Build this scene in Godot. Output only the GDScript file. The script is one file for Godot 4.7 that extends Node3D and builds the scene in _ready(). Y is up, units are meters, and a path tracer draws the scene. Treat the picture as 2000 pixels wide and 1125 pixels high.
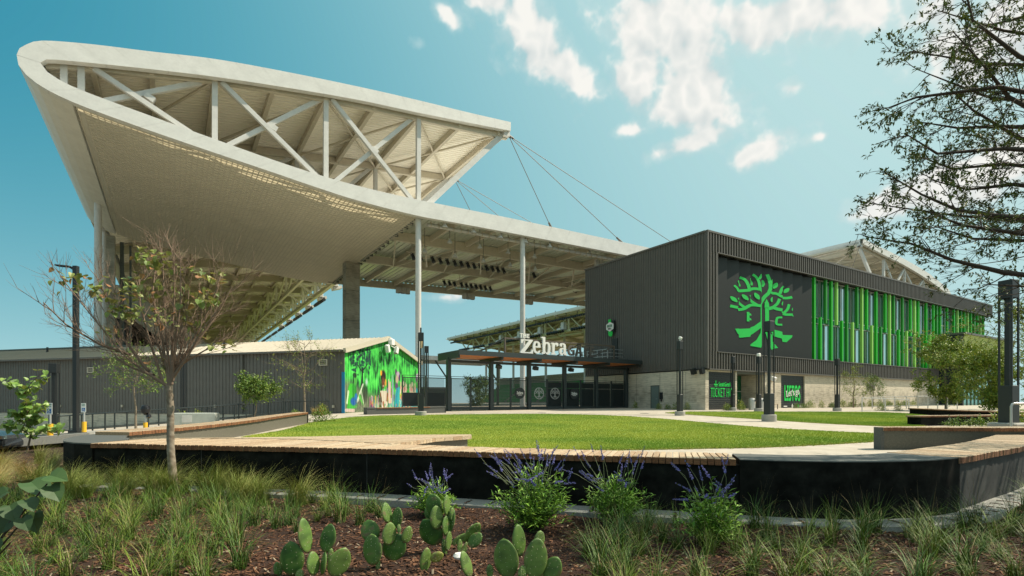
extends Node3D
# Distances: x to the right, h above the viewer's eye level, z in front of the viewer, all in metres.
const EYE := 1.65
const TURN := 0.5636   # the stadium, its gate and the clubhouse share this turn about the vertical
const ORD := ["first", "second", "third", "fourth", "fifth", "sixth", "seventh", "eighth", "ninth", "tenth", "eleventh", "twelfth", "thirteenth", "fourteenth", "fifteenth", "sixteenth"]
const E1 := Vector2(0.8454, 0.5341)
const E2 := Vector2(-0.5341, 0.8454)
var M := {}
var names := {}
var rng := RandomNumberGenerator.new()

class MB:
	var v := PackedVector3Array()
	var n := PackedVector3Array()
	var uv := PackedVector2Array()
	var c := PackedColorArray()
	var ix := PackedInt32Array()
	var col := Color(1, 1, 1)
	var use_col := false
	func put(p: Vector3, nn: Vector3, t := Vector2.ZERO) -> int:
		v.append(p); n.append(nn); uv.append(t); c.append(col)
		return v.size() - 1
	func tri(a: Vector3, b: Vector3, d: Vector3) -> void:
		var nn := (b - a).cross(d - a).normalized()
		var k := put(a, nn); put(b, nn); put(d, nn)
		ix.append_array([k, k + 2, k + 1])
	func quad(a: Vector3, b: Vector3, d: Vector3, e: Vector3, ua := Vector2(0, 1), ub := Vector2(1, 1), ud := Vector2(1, 0), ue := Vector2(0, 0)) -> void:
		var nn := (d - a).cross(e - b).normalized()
		var k := put(a, nn, ua); put(b, nn, ub); put(d, nn, ud); put(e, nn, ue)
		ix.append_array([k, k + 2, k + 1, k, k + 3, k + 2])
	func quad_n(p: Array, nn: Array) -> void:
		var k := v.size()
		for j in 4: put(p[j], nn[j])
		ix.append_array([k, k + 2, k + 1, k, k + 3, k + 2])
	func box(o: Vector3, s: Vector3, b := Basis.IDENTITY) -> void:
		var x := b.x * s.x * 0.5
		var y := b.y * s.y * 0.5
		var z := b.z * s.z * 0.5
		quad(o - x - y + z, o + x - y + z, o + x + y + z, o - x + y + z)
		quad(o + x - y - z, o - x - y - z, o - x + y - z, o + x + y - z)
		quad(o + x - y + z, o + x - y - z, o + x + y - z, o + x + y + z)
		quad(o - x - y - z, o - x - y + z, o - x + y + z, o - x + y - z)
		quad(o - x + y + z, o + x + y + z, o + x + y - z, o - x + y - z)
		quad(o - x - y - z, o + x - y - z, o + x - y + z, o - x - y + z)
	func span(a: Vector3, b: Vector3) -> void:   # box between two corners
		box((a + b) * 0.5, (b - a).abs())
	func chamfer(o: Vector3, s: Vector3, r: float, b := Basis.IDENTITY) -> void:   # box whose upright and top edges are cut
		var hx := s.x * 0.5
		var hz := s.z * 0.5
		var y0 := -s.y * 0.5
		var y1 := s.y * 0.5
		var ring := func(g: float, y: float) -> Array:
			var a := []
			for q in [Vector2(hx - g - r, -hz + g), Vector2(hx - g, -hz + g + r), Vector2(hx - g, hz - g - r), Vector2(hx - g - r, hz - g), Vector2(-hx + g + r, hz - g), Vector2(-hx + g, hz - g - r), Vector2(-hx + g, -hz + g + r), Vector2(-hx + g + r, -hz + g)]:
				a.append(o + b * Vector3(q.x, y, q.y))
			return a
		var lo: Array = ring.call(0.0, y0)
		var mi: Array = ring.call(0.0, y1 - r)
		var hi: Array = ring.call(r, y1)
		for k in 8:
			var j := (k + 1) % 8
			quad(lo[j], lo[k], mi[k], mi[j])
			quad(mi[j], mi[k], hi[k], hi[j])
		for k in range(1, 7): tri(hi[0], hi[k + 1], hi[k])
	func bar(a: Vector3, b: Vector3, w: float, h: float, up := Vector3.UP) -> void:
		var z := (b - a)
		var l := z.length()
		if l < 0.0001: return
		z /= l
		if absf(z.dot(up)) > 0.98: up = Vector3(1, 0, 0)
		var x := up.cross(z).normalized()
		box((a + b) * 0.5, Vector3(w, h, l), Basis(x, z.cross(x), z))
	func tube(a: Vector3, b: Vector3, r0: float, r1: float, seg := 8, cap := false) -> void:
		sweep([a, b], [r0, r1], seg, cap)
	func sweep(p: Array, r: Array, seg := 6, cap := false) -> void:
		var k0 := v.size()
		var side := Vector3.ZERO
		for j in p.size():
			var d: Vector3 = (p[mini(j + 1, p.size() - 1)] - p[maxi(j - 1, 0)]).normalized()
			if side == Vector3.ZERO:
				side = d.cross(Vector3(0.3, 0.1, 0.95) if absf(d.z) < 0.8 else Vector3(1, 0.1, 0)).normalized()
			side = (side - d * side.dot(d)).normalized()
			var up := d.cross(side)
			for q in seg:
				var w := TAU * q / seg
				var nn := side * cos(w) + up * sin(w)
				put(p[j] + nn * r[j], nn, Vector2(float(q) / seg, j))
		for j in p.size() - 1:
			for q in seg:
				var a := k0 + j * seg + q
				var b := k0 + j * seg + (q + 1) % seg
				ix.append_array([a, a + seg, b, b, a + seg, b + seg])
		if cap:
			for e in [0, p.size() - 1]:
				var d: Vector3 = (p[1] - p[0]).normalized() * (-1.0 if e == 0 else 1.0)
				var k := put(p[e], d)
				for q in seg: put(v[k0 + e * seg + q], d)
				for q in seg:
					var a := k + 1 + q
					var b := k + 1 + (q + 1) % seg
					ix.append_array([k, a, b] if e == 0 else [k, b, a])
	func prism(poly: PackedVector2Array, y0: float, y1: float) -> void:   # poly holds (x, depth); upright sides and a flat top
		prism_on(poly, func(_p: Vector2) -> float: return y0, func(_p: Vector2) -> float: return y1)
	func prism_on(poly: PackedVector2Array, low: Callable, high: Callable, bottom := true) -> void:
		var q := poly.duplicate()
		if Geometry2D.is_polygon_clockwise(q): q.reverse()
		var m := q.size()
		for k in m:
			var a := q[k]
			var b := q[(k + 1) % m]
			quad(Vector3(a.x, low.call(a), -a.y), Vector3(b.x, low.call(b), -b.y), Vector3(b.x, high.call(b), -b.y), Vector3(a.x, high.call(a), -a.y))
		var t := Geometry2D.triangulate_polygon(q)
		for k in range(0, t.size(), 3):
			var p := [q[t[k]], q[t[k + 1]], q[t[k + 2]]]
			if (p[1] - p[0]).cross(p[2] - p[0]) < 0: p = [p[0], p[2], p[1]]
			var f := func(u: Vector2, g: Callable) -> Vector3: return Vector3(u.x, g.call(u), -u.y)
			tri(f.call(p[0], high), f.call(p[1], high), f.call(p[2], high))
			if bottom: tri(f.call(p[0], low), f.call(p[2], low), f.call(p[1], low))
	func flat(poly: PackedVector2Array, o: Vector3, x: Vector3, y: Vector3) -> void:   # a flat outline in the plane of x and y
		var q := poly.duplicate()
		if Geometry2D.is_polygon_clockwise(q): q.reverse()
		var t := Geometry2D.triangulate_polygon(q)
		for k in range(0, t.size(), 3):
			var p := [q[t[k]], q[t[k + 1]], q[t[k + 2]]]
			if (p[1] - p[0]).cross(p[2] - p[0]) < 0: p = [p[0], p[2], p[1]]
			tri(o + x * p[0].x + y * p[0].y, o + x * p[1].x + y * p[1].y, o + x * p[2].x + y * p[2].y)
	func plate(poly: PackedVector2Array, o: Vector3, x: Vector3, y: Vector3, thick: float) -> void:   # the same with thickness, from the plane outwards
		var z := x.cross(y).normalized() * thick
		flat(poly, o + z, x, y)
		var q := poly.duplicate()
		if Geometry2D.is_polygon_clockwise(q): q.reverse()
		for k in q.size():
			var a := o + x * q[k].x + y * q[k].y
			var b := o + x * q[(k + 1) % q.size()].x + y * q[(k + 1) % q.size()].y
			quad(a, b, b + z, a + z)
	func ribs(o: Vector3, along: Vector3, up: Vector3, length: float, pitch: float, depth: float, share := 0.45) -> void:   # ribbed sheet metal; faces along x up
		var out := along.cross(up).normalized() * depth
		var m := int(round(length / pitch))
		var st := along.normalized() * (length / m)
		for k in m:
			var a := o + st * k
			var p := [a, a + st * (1.0 - share - 0.06), a + st * (1.0 - share) + out, a + st * 0.94 + out, a + st]
			for j in 4: quad(p[j], p[j + 1], p[j + 1] + up, p[j] + up)
	func lathe(o: Vector3, prof: Array, seg := 16) -> void:   # prof: Vector2(radius, height) from bottom to top
		for j in prof.size() - 1:
			var a: Vector2 = prof[j]
			var b: Vector2 = prof[j + 1]
			var sl := Vector2(b.y - a.y, a.x - b.x).normalized()
			for k in seg:
				var w0 := TAU * k / seg
				var w1 := TAU * (k + 1) / seg
				var c0 := Vector3(cos(w0), 0, sin(w0))
				var c1 := Vector3(cos(w1), 0, sin(w1))
				var n0 := c0 * sl.x + Vector3.UP * sl.y
				var n1 := c1 * sl.x + Vector3.UP * sl.y
				quad_n([o + c1 * a.x + Vector3.UP * a.y, o + c0 * a.x + Vector3.UP * a.y, o + c0 * b.x + Vector3.UP * b.y, o + c1 * b.x + Vector3.UP * b.y], [n1, n0, n0, n1])
	func mesh() -> ArrayMesh:
		var a := []
		a.resize(Mesh.ARRAY_MAX)
		a[Mesh.ARRAY_VERTEX] = v
		a[Mesh.ARRAY_NORMAL] = n
		a[Mesh.ARRAY_TEX_UV] = uv
		if use_col: a[Mesh.ARRAY_COLOR] = c
		a[Mesh.ARRAY_INDEX] = ix
		var m := ArrayMesh.new()
		m.add_surface_from_arrays(Mesh.PRIMITIVE_TRIANGLES, a)
		return m

func W(x: float, h: float, z: float) -> Vector3: return Vector3(x, h + EYE, -z)

func numbered(called: String) -> String:
	var k: int = names.get(called, 0)
	names[called] = k + 1
	return called if k == 0 else "%s_%03d" % [called, k]

func obj(called: String, m, mat: Material, parent: Node = null) -> MeshInstance3D:
	var o := MeshInstance3D.new()
	o.mesh = m.mesh() if m is MB else m
	o.material_override = mat
	if parent == null:
		o.name = numbered(called)
		add_child(o)
	else:
		o.name = called
		parent.add_child(o, true)
	return o

func tag(o: Node, label: String, category: String, group := "") -> Node:
	o.set_meta("label", label)
	o.set_meta("category", category)
	if group: o.set_meta("group", group)
	return o

func thing(called: String, label: String, category: String, at := Vector3.ZERO, turn := 0.0, group := "") -> Node3D:
	var o := Node3D.new()
	o.name = numbered(called)
	add_child(o)
	o.position = at
	o.rotation.y = turn
	tag(o, label, category, group)
	return o

func struct(called: String, m, mat: Material) -> MeshInstance3D:
	var o := obj(called, m, mat)
	o.set_meta("kind", "structure")
	return o

func stuff(o: Node, label := "") -> Node:
	o.set_meta("kind", "stuff")
	if label: o.set_meta("label", label)
	return o

func dup(src: Node3D, at: Vector3, turn: float, label := "", group := "", s := 1.0) -> Node3D:
	var r: Node3D = src.duplicate()
	r.name = numbered(str(src.name).rstrip("0123456789").rstrip("_"))
	add_child(r)
	r.position = at
	r.rotation.y = turn
	r.scale = Vector3.ONE * s
	if label: r.set_meta("label", label)
	if group: r.set_meta("group", group)
	return r

func scatter(called: String, m: Mesh, mat: Material, xf: Array, cols: Array, parent: Node = null) -> MultiMeshInstance3D:
	var mm := MultiMesh.new()
	mm.transform_format = MultiMesh.TRANSFORM_3D
	mm.use_colors = cols.size() > 0
	mm.mesh = m
	mm.instance_count = xf.size()
	for k in xf.size():
		mm.set_instance_transform(k, xf[k])
		if cols.size(): mm.set_instance_color(k, cols[k])
	var o := MultiMeshInstance3D.new()
	o.multimesh = mm
	o.material_override = mat
	if parent == null:
		o.name = numbered(called)
		add_child(o)
	else:
		o.name = called
		parent.add_child(o, true)
	return o

# ---------------------------------------------------------------- materials
func mat(r: float, g: float, b: float, rough := 0.7, metal := 0.0) -> StandardMaterial3D:
	var m := StandardMaterial3D.new()
	m.albedo_color = Color(r, g, b).linear_to_srgb()
	m.roughness = rough
	m.metallic = metal
	return m

func grain(sd: int, freq: float, oct: int, size := Vector2i(512, 512), cell := false) -> PackedByteArray:
	var f := FastNoiseLite.new()
	f.seed = sd
	f.noise_type = FastNoiseLite.TYPE_CELLULAR if cell else FastNoiseLite.TYPE_SIMPLEX_SMOOTH
	f.frequency = freq
	f.fractal_octaves = oct
	f.fractal_gain = 0.6
	return f.get_seamless_image(size.x, size.y).get_data()

func two_tone(a: PackedByteArray, b: PackedByteArray, k: float, lo: Color, hi: Color, size := Vector2i(512, 512), gain := 1.0) -> ImageTexture:
	var out := PackedByteArray()
	out.resize(size.x * size.y * 3)
	for i in size.x * size.y:
		var t := clampf(((a[i] * (1.0 - k) + b[i] * k) / 255.0 - 0.5) * gain + 0.5, 0.0, 1.0)
		var q := lo.lerp(hi, t)
		out[i * 3] = int(q.r * 255.0)
		out[i * 3 + 1] = int(q.g * 255.0)
		out[i * 3 + 2] = int(q.b * 255.0)
	return ImageTexture.create_from_image(Image.create_from_data(size.x, size.y, false, Image.FORMAT_RGB8, out))

func bump_of(a: PackedByteArray, strength: float, size := Vector2i(512, 512)) -> ImageTexture:
	var im := Image.create_from_data(size.x, size.y, false, Image.FORMAT_L8, a)
	im.convert(Image.FORMAT_RGBA8)
	im.bump_map_to_normal_map(strength)
	return ImageTexture.create_from_image(im)

func textured(m: StandardMaterial3D, tex: Texture2D, scale: Vector3, nrm: Texture2D = null, amount := 1.0) -> StandardMaterial3D:
	m.albedo_texture = tex
	m.uv1_triplanar = true
	m.uv1_world_triplanar = true
	m.uv1_scale = scale
	if nrm:
		m.normal_enabled = true
		m.normal_texture = nrm
		m.normal_scale = amount
	return m

func tinted(rough := 0.8, back := 0.0) -> StandardMaterial3D:   # colour from the vertices or the copies
	var m := StandardMaterial3D.new()
	m.vertex_color_use_as_albedo = true
	m.roughness = rough
	if back > 0.0:
		m.backlight_enabled = true
		m.backlight = Color(back, back, back * 0.6)
	return m

# ---------------------------------------------------------------- camera, sky, sun
func make_sky() -> Texture2D:
	var lo := Image.create(360, 180, false, Image.FORMAT_RGBF)
	var hz := Color8(180, 212, 213)
	var ze := Color8(8, 112, 144)
	var sun := Vector3(0.635, 0.766, 0.10)
	for y in 180:
		var el := 90.0 - (y + 0.5)
		for x in 360:
			var az := deg_to_rad(x + 0.5 - 180.0)
			var e := deg_to_rad(maxf(el, 0.0))
			var d := Vector3(sin(az) * cos(e), sin(e), cos(az) * cos(e))
			var g := rad_to_deg(acos(clampf(d.dot(sun), -1, 1)))
			var t := clampf(pow(maxf(el, 0.0) / 30.0, 0.85), 0.0, 1.25) * smoothstep(40.0, 112.0, g)
			var q := hz.lerp(ze, clampf(t, 0.0, 1.0))
			q = q.lerp(Color(1.0, 0.99, 0.95), 0.6 * pow(clampf(1.0 - g / 40.0, 0.0, 1.0), 2.0))
			if el < 0.0: q = q.lerp(Color8(150, 150, 130), clampf(-el / 8.0, 0.0, 1.0))
			lo.set_pixel(x, y, q)
	lo.resize(4096, 2048, Image.INTERPOLATE_CUBIC)
	lo.convert(Image.FORMAT_RGB8)
	# cumulus: soft ellipses of cloud (azimuth, elevation, half width, half height, tilt, body) broken up with noise
	var blobs := [[0.5, 35.3, 4.1, 2.2, 40, 1.00], [4.1, 33.0, 4.1, 2.0, 40, 1.00], [6.8, 30.9, 2.3, 1.0, 30, 1.00], [-3.3, 36.8, 2.2, 0.8, 0, 0.90], [-7.0, 35.8, 1.8, 0.9, 20, 0.90], [14.2, 34.8, 5.4, 2.1, 10, 1.00], [17.4, 32.8, 4.2, 2.6, 0, 1.00], [12.9, 31.4, 2.6, 1.7, 60, 1.00], [12.6, 29.5, 2.1, 1.0, 50, 1.00], [17.9, 29.2, 3.1, 1.7, 0, 1.00], [20.6, 27.5, 3.3, 1.9, 25, 1.00], [17.4, 27.1, 3.0, 1.4, 10, 0.90], [27.2, 33.0, 5.4, 1.6, 5, 1.00], [31.4, 31.5, 3.2, 1.7, 0, 1.00], [24.1, 32.3, 2.5, 1.1, 30, 0.90], [12.5, 26.4, 1.9, 0.7, 0, 0.90], [17.9, 24.5, 3.5, 1.0, -8, 1.00], [25.0, 23.3, 3.2, 1.3, -15, 1.00], [29.7, 23.3, 0.9, 0.4, 0, 0.72], [-9.8, 33.4, 0.8, 0.5, 0, 0.55], [35.2, 17.1, 3.5, 1.6, -8, 1.00], [39.0, 17.0, 3.1, 2.0, 0, 1.00], [37.3, 30.5, 3.1, 1.9, 0, 0.90], [40.6, 25.8, 3.8, 2.7, 0, 1.00], [42.4, 18.2, 3.3, 2.3, 0, 1.00], [-7.2, 11.1, 2.6, 0.6, 0, 0.90], [27.6, 27.5, 1.0, 0.5, 0, 0.72], [43.3, 27.7, 2.6, 2.5, 0, 1.00]]
	for k in 95:   # the same kind of clouds over the rest of the sky
		var az := 60.0 + rng.randf() * 240.0
		var el := 12.0 + rng.randf() * 60.0
		for j in 4:
			blobs.append([az + rng.randf_range(-6, 6) / cos(deg_to_rad(el)), el + rng.randf_range(-3, 3), rng.randf_range(2, 6) / cos(deg_to_rad(el)), rng.randf_range(1.5, 3), rng.randf_range(-30, 30), rng.randf_range(0.6, 1)])
	var fine := FastNoiseLite.new()
	fine.seed = 5
	fine.frequency = 0.017
	fine.fractal_octaves = 6
	fine.fractal_gain = 0.58
	var wide := FastNoiseLite.new()
	wide.seed = 9
	wide.frequency = 0.006
	wide.fractal_octaves = 3
	var field := PackedFloat32Array()
	field.resize(4096 * 1024)
	var ppd := 4096.0 / 360.0
	for b in blobs:
		var ext: float = maxf(b[2], b[3] / cos(deg_to_rad(minf(b[1], 75.0)))) * 1.95 + 1.0
		var x0 := int((b[0] + 180.0 - ext) * ppd)
		var x1 := int((b[0] + 180.0 + ext) * ppd)
		var y0 := clampi(int((90.0 - b[1] - ext) * ppd), 0, 1023)
		var y1 := clampi(int((90.0 - b[1] + ext) * ppd), 0, 1023)
		var cr := cos(deg_to_rad(b[4]))
		var sr := sin(deg_to_rad(b[4]))
		for y in range(y0, y1):
			var dy = y / ppd - (90.0 - b[1])
			for x in range(x0, x1):
				var dx: float = x / ppd - 180.0 - b[0]
				var u: float = (dx * cr + dy * sr) / (b[2] * 1.2)
				var w: float = (-dx * sr + dy * cr) / (b[3] * 1.2)
				var r := u * u + w * w
				if r < 2.5:
					var at := y * 4096 + posmod(x, 4096)
					var add: float = b[5] * exp(-r * 1.3)
					field[at] = field[at] + add * (1.0 - field[at] * 0.6)
	for y in 1024:
		for x in 4096:
			var f := field[y * 4096 + x]
			if f < 0.03: continue
			var nz := fine.get_noise_2d(x, y * 1.15)
			var puff := 0.5 - absf(wide.get_noise_2d(x * 3.1 + 500.0, y * 3.4)) * 2.2
			var body := f * 1.08 + nz * 0.62 + puff * 0.24
			var a := maxf(smoothstep(0.40, 0.98, body), 0.28 * smoothstep(0.15, 0.65, f + nz * 0.55))
			if a <= 0.0: continue
			var up := field[maxi(y - 22, 0) * 4096 + x]
			var sh := clampf(0.62 + (f - up) * 0.3 + wide.get_noise_2d(x * 1.6, y * 1.6) * 0.35 + nz * 0.35 + puff * 0.5, 0.0, 1.0)
			var q := Color8(196, 204, 204).lerp(Color8(238, 235, 229), sh)
			lo.set_pixel(x, y, lo.get_pixel(x, y).lerp(q, a * 0.96))
	return ImageTexture.create_from_image(lo)

func set_stage() -> void:
	rng.seed = 20240
	var cam := Camera3D.new()
	cam.name = "camera"
	cam.projection = Camera3D.PROJECTION_FRUSTUM
	cam.near = 0.1
	cam.far = 2000.0
	cam.size = 0.1 * 1125.0 / 1050.0
	cam.frustum_offset = Vector2(0, 0.1 * 225.5 / 1050.0)
	add_child(cam)
	cam.position = Vector3(0, EYE, 0)
	cam.current = true
	var env := Environment.new()
	env.background_mode = Environment.BG_SKY
	env.sky = Sky.new()
	var pan := PanoramaSkyMaterial.new()
	pan.panorama = make_sky()
	env.sky.sky_material = pan
	env.sky_rotation = Vector3(0, SKY_TURN, 0)
	env.background_energy_multiplier = 0.76
	env.tonemap_mode = Environment.TONE_MAPPER_LINEAR
	env.tonemap_exposure = 1.5
	env.sdfgi_enabled = true
	env.ssao_enabled = true
	env.ssil_enabled = true
	var we := WorldEnvironment.new()
	we.name = "world_environment"
	we.environment = env
	add_child(we)
	var sun := DirectionalLight3D.new()
	sun.name = "sun"
	sun.light_energy = 1.35
	sun.light_color = Color(1.0, 0.955, 0.875)
	sun.light_angular_distance = 0.5
	sun.shadow_enabled = true
	add_child(sun)
	sun.look_at_from_position(Vector3(0.635, 0.766, -0.10) * 100.0, Vector3.ZERO)

const SKY_TURN := PI
# ---------------------------------------------------------------- the ground
func plaza_h(x: float, z: float) -> float:   # the plaza rises gently away from the viewer and falls off to the car park on the left
	var g := -1.25 + 0.02 * (minf(z, 55.0) - 12.0) + 0.008 * clampf(z - 55.0, 0.0, 60.0)
	return g - minf(0.07 * maxf(0.0, -14.0 - x), 1.6)

func bed_h(x: float, z: float) -> float:
	var up := smoothstep(11.5, 17.0, z) * smoothstep(-8.5, -11.0, x) * 0.22
	return -1.69 + up + 0.05 * sin(x * 0.9 + 1.0) * sin(z * 0.8) + 0.03 * sin(x * 2.3 + z * 1.7)

func sheet(poly: PackedVector2Array, h: Callable, lift: float, cell: float, sides := 0.0) -> MB:   # a ground cover that follows the terrain; poly holds (x, z)
	var mb := MB.new()
	var lo := Vector2(INF, INF)
	var hi := -lo
	for p in poly:
		lo = lo.min(p)
		hi = hi.max(p)
	var cx := int(ceil((hi.x - lo.x) / cell))
	var cz := int(ceil((hi.y - lo.y) / cell))
	for i in cx:
		for j in cz:
			var a := lo + Vector2(i, j) * cell
			var sq := PackedVector2Array([a, a + Vector2(cell, 0), a + Vector2(cell, cell), a + Vector2(0, cell)])
			for q in Geometry2D.intersect_polygons(sq, poly):
				var t := Geometry2D.triangulate_polygon(q)
				for k in range(0, t.size(), 3):
					var p := [q[t[k]], q[t[k + 1]], q[t[k + 2]]]
					if (p[1] - p[0]).cross(p[2] - p[0]) < 0: p = [p[0], p[2], p[1]]
					var w := []
					for s in p: w.append(W(s.x, h.call(s.x, s.y) + lift, s.y))
					mb.tri(w[0], w[1], w[2])
	if sides > 0.0:
		var q := poly.duplicate()
		if Geometry2D.is_polygon_clockwise(q): q.reverse()
		for k in q.size():
			var a := q[k]
			var b := q[(k + 1) % q.size()]
			var m := int(ceil(a.distance_to(b) / cell))
			for s in m:
				var c := a.lerp(b, float(s) / m)
				var d := a.lerp(b, float(s + 1) / m)
				var hc: float = h.call(c.x, c.y) + lift
				var hd: float = h.call(d.x, d.y) + lift
				mb.quad(W(c.x, hc - sides, c.y), W(d.x, hd - sides, d.y), W(d.x, hd, d.y), W(c.x, hc, c.y))
	return mb

func P(a: Array) -> PackedVector2Array:   # pairs in a flat list
	var o := PackedVector2Array()
	for k in range(0, a.size(), 2): o.append(Vector2(a[k], a[k + 1]))
	return o

func smooth_path(p: PackedVector2Array, step: float) -> PackedVector2Array:
	var c := Curve2D.new()
	for k in p.size():
		var t := (p[mini(k + 1, p.size() - 1)] - p[maxi(k - 1, 0)]) / 6.0
		c.add_point(p[k], -t, t)
	c.bake_interval = step * 0.2
	var o := PackedVector2Array()
	var m := int(round(c.get_baked_length() / step))
	for k in m + 1: o.append(c.sample_baked(c.get_baked_length() * k / m, true))
	return o

func make_materials() -> void:
	var fine := grain(1, 0.05, 5)
	var wide := grain(2, 0.008, 4)
	var speck := grain(3, 0.22, 2)
	var w := Color(1, 1, 1)
	var soft := two_tone(wide, fine, 0.4, Color(0.86, 0.86, 0.86), w)
	var rough_tex := two_tone(fine, speck, 0.5, Color(0.7, 0.7, 0.7), w, Vector2i(512, 512), 1.4)
	var nf := bump_of(fine, 3.0)
	# board-marked concrete: streaks along the boards
	var st := FastNoiseLite.new()
	st.seed = 8
	st.frequency = 0.02
	st.fractal_octaves = 5
	var im := Image.create(512, 512, false, Image.FORMAT_RGB8)
	var sv := rng.randi()
	for y in 512:
		var board := int(y / 32)
		var tone := 0.93 + 0.07 * sin(board * 12.9898 + 3.0)
		for x in 512:
			var seam := 0.80 if y % 32 < 2 else 1.0
			var tie := 0.8 if (x % 256 < 4 and (board % 16) == 5) else 1.0
			var k := clampf(tone + st.get_noise_2d(x * 0.35, y * 2.2) * 0.22 + st.get_noise_2d(x * 0.5 + 900, y * 0.4) * 0.18, 0.0, 1.0) * seam * tie
			im.set_pixel(x, y, Color(k, k, k))
	var boards := ImageTexture.create_from_image(im)
	var stain := two_tone(grain(14, 0.012, 5), wide, 0.4, Color(0.45, 0.45, 0.45), w, Vector2i(512, 512), 1.6)
	M.white_fascia = textured(mat(0.83, 0.82, 0.78, 0.45), soft, Vector3.ONE * 0.16)
	M.skin = textured(mat(0.84, 0.81, 0.72, 0.4), soft, Vector3.ONE * 0.12)
	M.soffit = textured(mat(0.88, 0.84, 0.74, 0.55), soft, Vector3.ONE * 0.1)
	M.soffit.backlight_enabled = true
	M.soffit.backlight = Color(0.9, 0.87, 0.78)
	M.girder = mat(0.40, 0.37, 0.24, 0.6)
	M.batten = mat(0.60, 0.55, 0.45, 0.6)
	M.roof_deck = mat(0.92, 0.87, 0.76, 0.6)
	M.low_deck = mat(0.56, 0.60, 0.50, 0.35, 0.25)
	M.steel = textured(mat(0.70, 0.63, 0.50, 0.5), soft, Vector3.ONE * 0.5)
	M.steel_white = textured(mat(0.72, 0.71, 0.67, 0.4), soft, Vector3.ONE * 0.4)
	M.steel_green = mat(0.66, 0.65, 0.46, 0.5)
	M.steel_dark = mat(0.10, 0.11, 0.09, 0.5)
	M.black_metal = textured(mat(0.020, 0.023, 0.024, 0.42), soft, Vector3.ONE * 1.3)
	M.cable = mat(0.14, 0.125, 0.11, 0.5, 0.3)
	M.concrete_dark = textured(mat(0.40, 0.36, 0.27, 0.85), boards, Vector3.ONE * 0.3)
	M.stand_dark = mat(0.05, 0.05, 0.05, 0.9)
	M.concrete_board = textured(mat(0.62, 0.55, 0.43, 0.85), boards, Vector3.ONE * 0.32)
	M.concrete = textured(mat(0.50, 0.48, 0.42, 0.85), rough_tex, Vector3.ONE * 0.8, nf, 0.3)
	var pave := two_tone(wide, speck, 0.45, Color(0.82, 0.80, 0.77), w, Vector2i(512, 512), 1.2)
	M.plaza = textured(mat(0.54, 0.49, 0.41, 0.9), pave, Vector3.ONE * 0.23, nf, 0.2)
	M.plaza_band = textured(mat(0.44, 0.40, 0.33, 0.9), pave, Vector3.ONE * 0.23, nf, 0.2)
	M.asphalt = textured(mat(0.20, 0.19, 0.17, 0.95), rough_tex, Vector3.ONE * 0.7, nf, 0.6)
	M.joint = mat(0.20, 0.18, 0.15, 0.95)
	var lawn := two_tone(wide, speck, 0.55, Color(0.62, 0.70, 0.5), w, Vector2i(512, 512), 1.5)
	M.lawn = textured(mat(0.27, 0.36, 0.03, 0.95), lawn, Vector3.ONE * 0.28, bump_of(speck, 6.0), 0.8)
	var mul := two_tone(fine, speck, 0.5, Color(0.30, 0.27, 0.25), Color(1, 0.97, 0.92), Vector2i(512, 512), 2.2)
	M.mulch = textured(mat(0.125, 0.056, 0.028, 0.98), mul, Vector3.ONE * 1.3, bump_of(speck, 9.0), 1.6)
	M.dirt = textured(mat(0.16, 0.14, 0.08, 0.98), rough_tex, Vector3.ONE * 0.1)
	M.cladding = textured(mat(0.140, 0.130, 0.116, 0.45, 0.15), soft, Vector3.ONE * 0.25)
	M.dark_metal = textured(mat(0.030, 0.036, 0.036, 0.4, 0.2), soft, Vector3.ONE * 0.6)
	M.logo_panel = textured(mat(0.010, 0.017, 0.016, 0.6), soft, Vector3.ONE * 0.2)
	M.logo_green = mat(0.014, 0.60, 0.085, 0.5)
	M.gate_grey = mat(0.035, 0.045, 0.045, 0.45, 0.2)
	M.fin_green = mat(0.012, 0.40, 0.012, 0.45)
	M.fin_mid = mat(0.012, 0.24, 0.012, 0.45)
	M.fin_lime = mat(0.26, 0.58, 0.10, 0.45)
	M.glass = mat(0.52, 0.68, 0.68, 0.04, 0.9)
	M.glass_dark = mat(0.015, 0.13, 0.055, 0.06, 0.25)
	M.glass_teal = mat(0.16, 0.36, 0.32, 0.03, 0.6)
	M.mullion = mat(0.42, 0.43, 0.41, 0.4, 0.3)
	M.soffit_lime = mat(0.42, 0.50, 0.16, 0.7)
	M.shed_wall = textured(mat(0.165, 0.155, 0.138, 0.55, 0.1), soft, Vector3.ONE * 0.3)
	M.shed_roof = textured(mat(0.47, 0.43, 0.34, 0.5), soft, Vector3.ONE * 0.2)
	M.trim = mat(0.50, 0.46, 0.36, 0.5)
	M.blue_paint = mat(0.01, 0.22, 0.42, 0.6)
	M.bench_wall = textured(mat(0.021, 0.021, 0.017, 0.8), stain, Vector3(0.55, 0.55, 0.55))
	M.bench_wall.metallic_specular = 0.2
	M.bench_grey = textured(mat(0.045, 0.047, 0.042, 0.7), stain, Vector3.ONE * 0.6)
	M.bench_cap = textured(mat(0.125, 0.130, 0.118, 0.7), rough_tex, Vector3.ONE * 0.7, nf, 0.2)
	M.bench_side = textured(mat(0.17, 0.16, 0.12, 0.7), rough_tex, Vector3.ONE * 0.6)
	M.kerb = textured(mat(0.40, 0.40, 0.36, 0.85), rough_tex, Vector3.ONE * 0.9, nf, 0.4)
	# timber: a few boards that differ in tone, with the grain along them
	var gr := FastNoiseLite.new()
	gr.seed = 21
	gr.frequency = 0.03
	gr.fractal_octaves = 4
	M.wood = []
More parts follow.
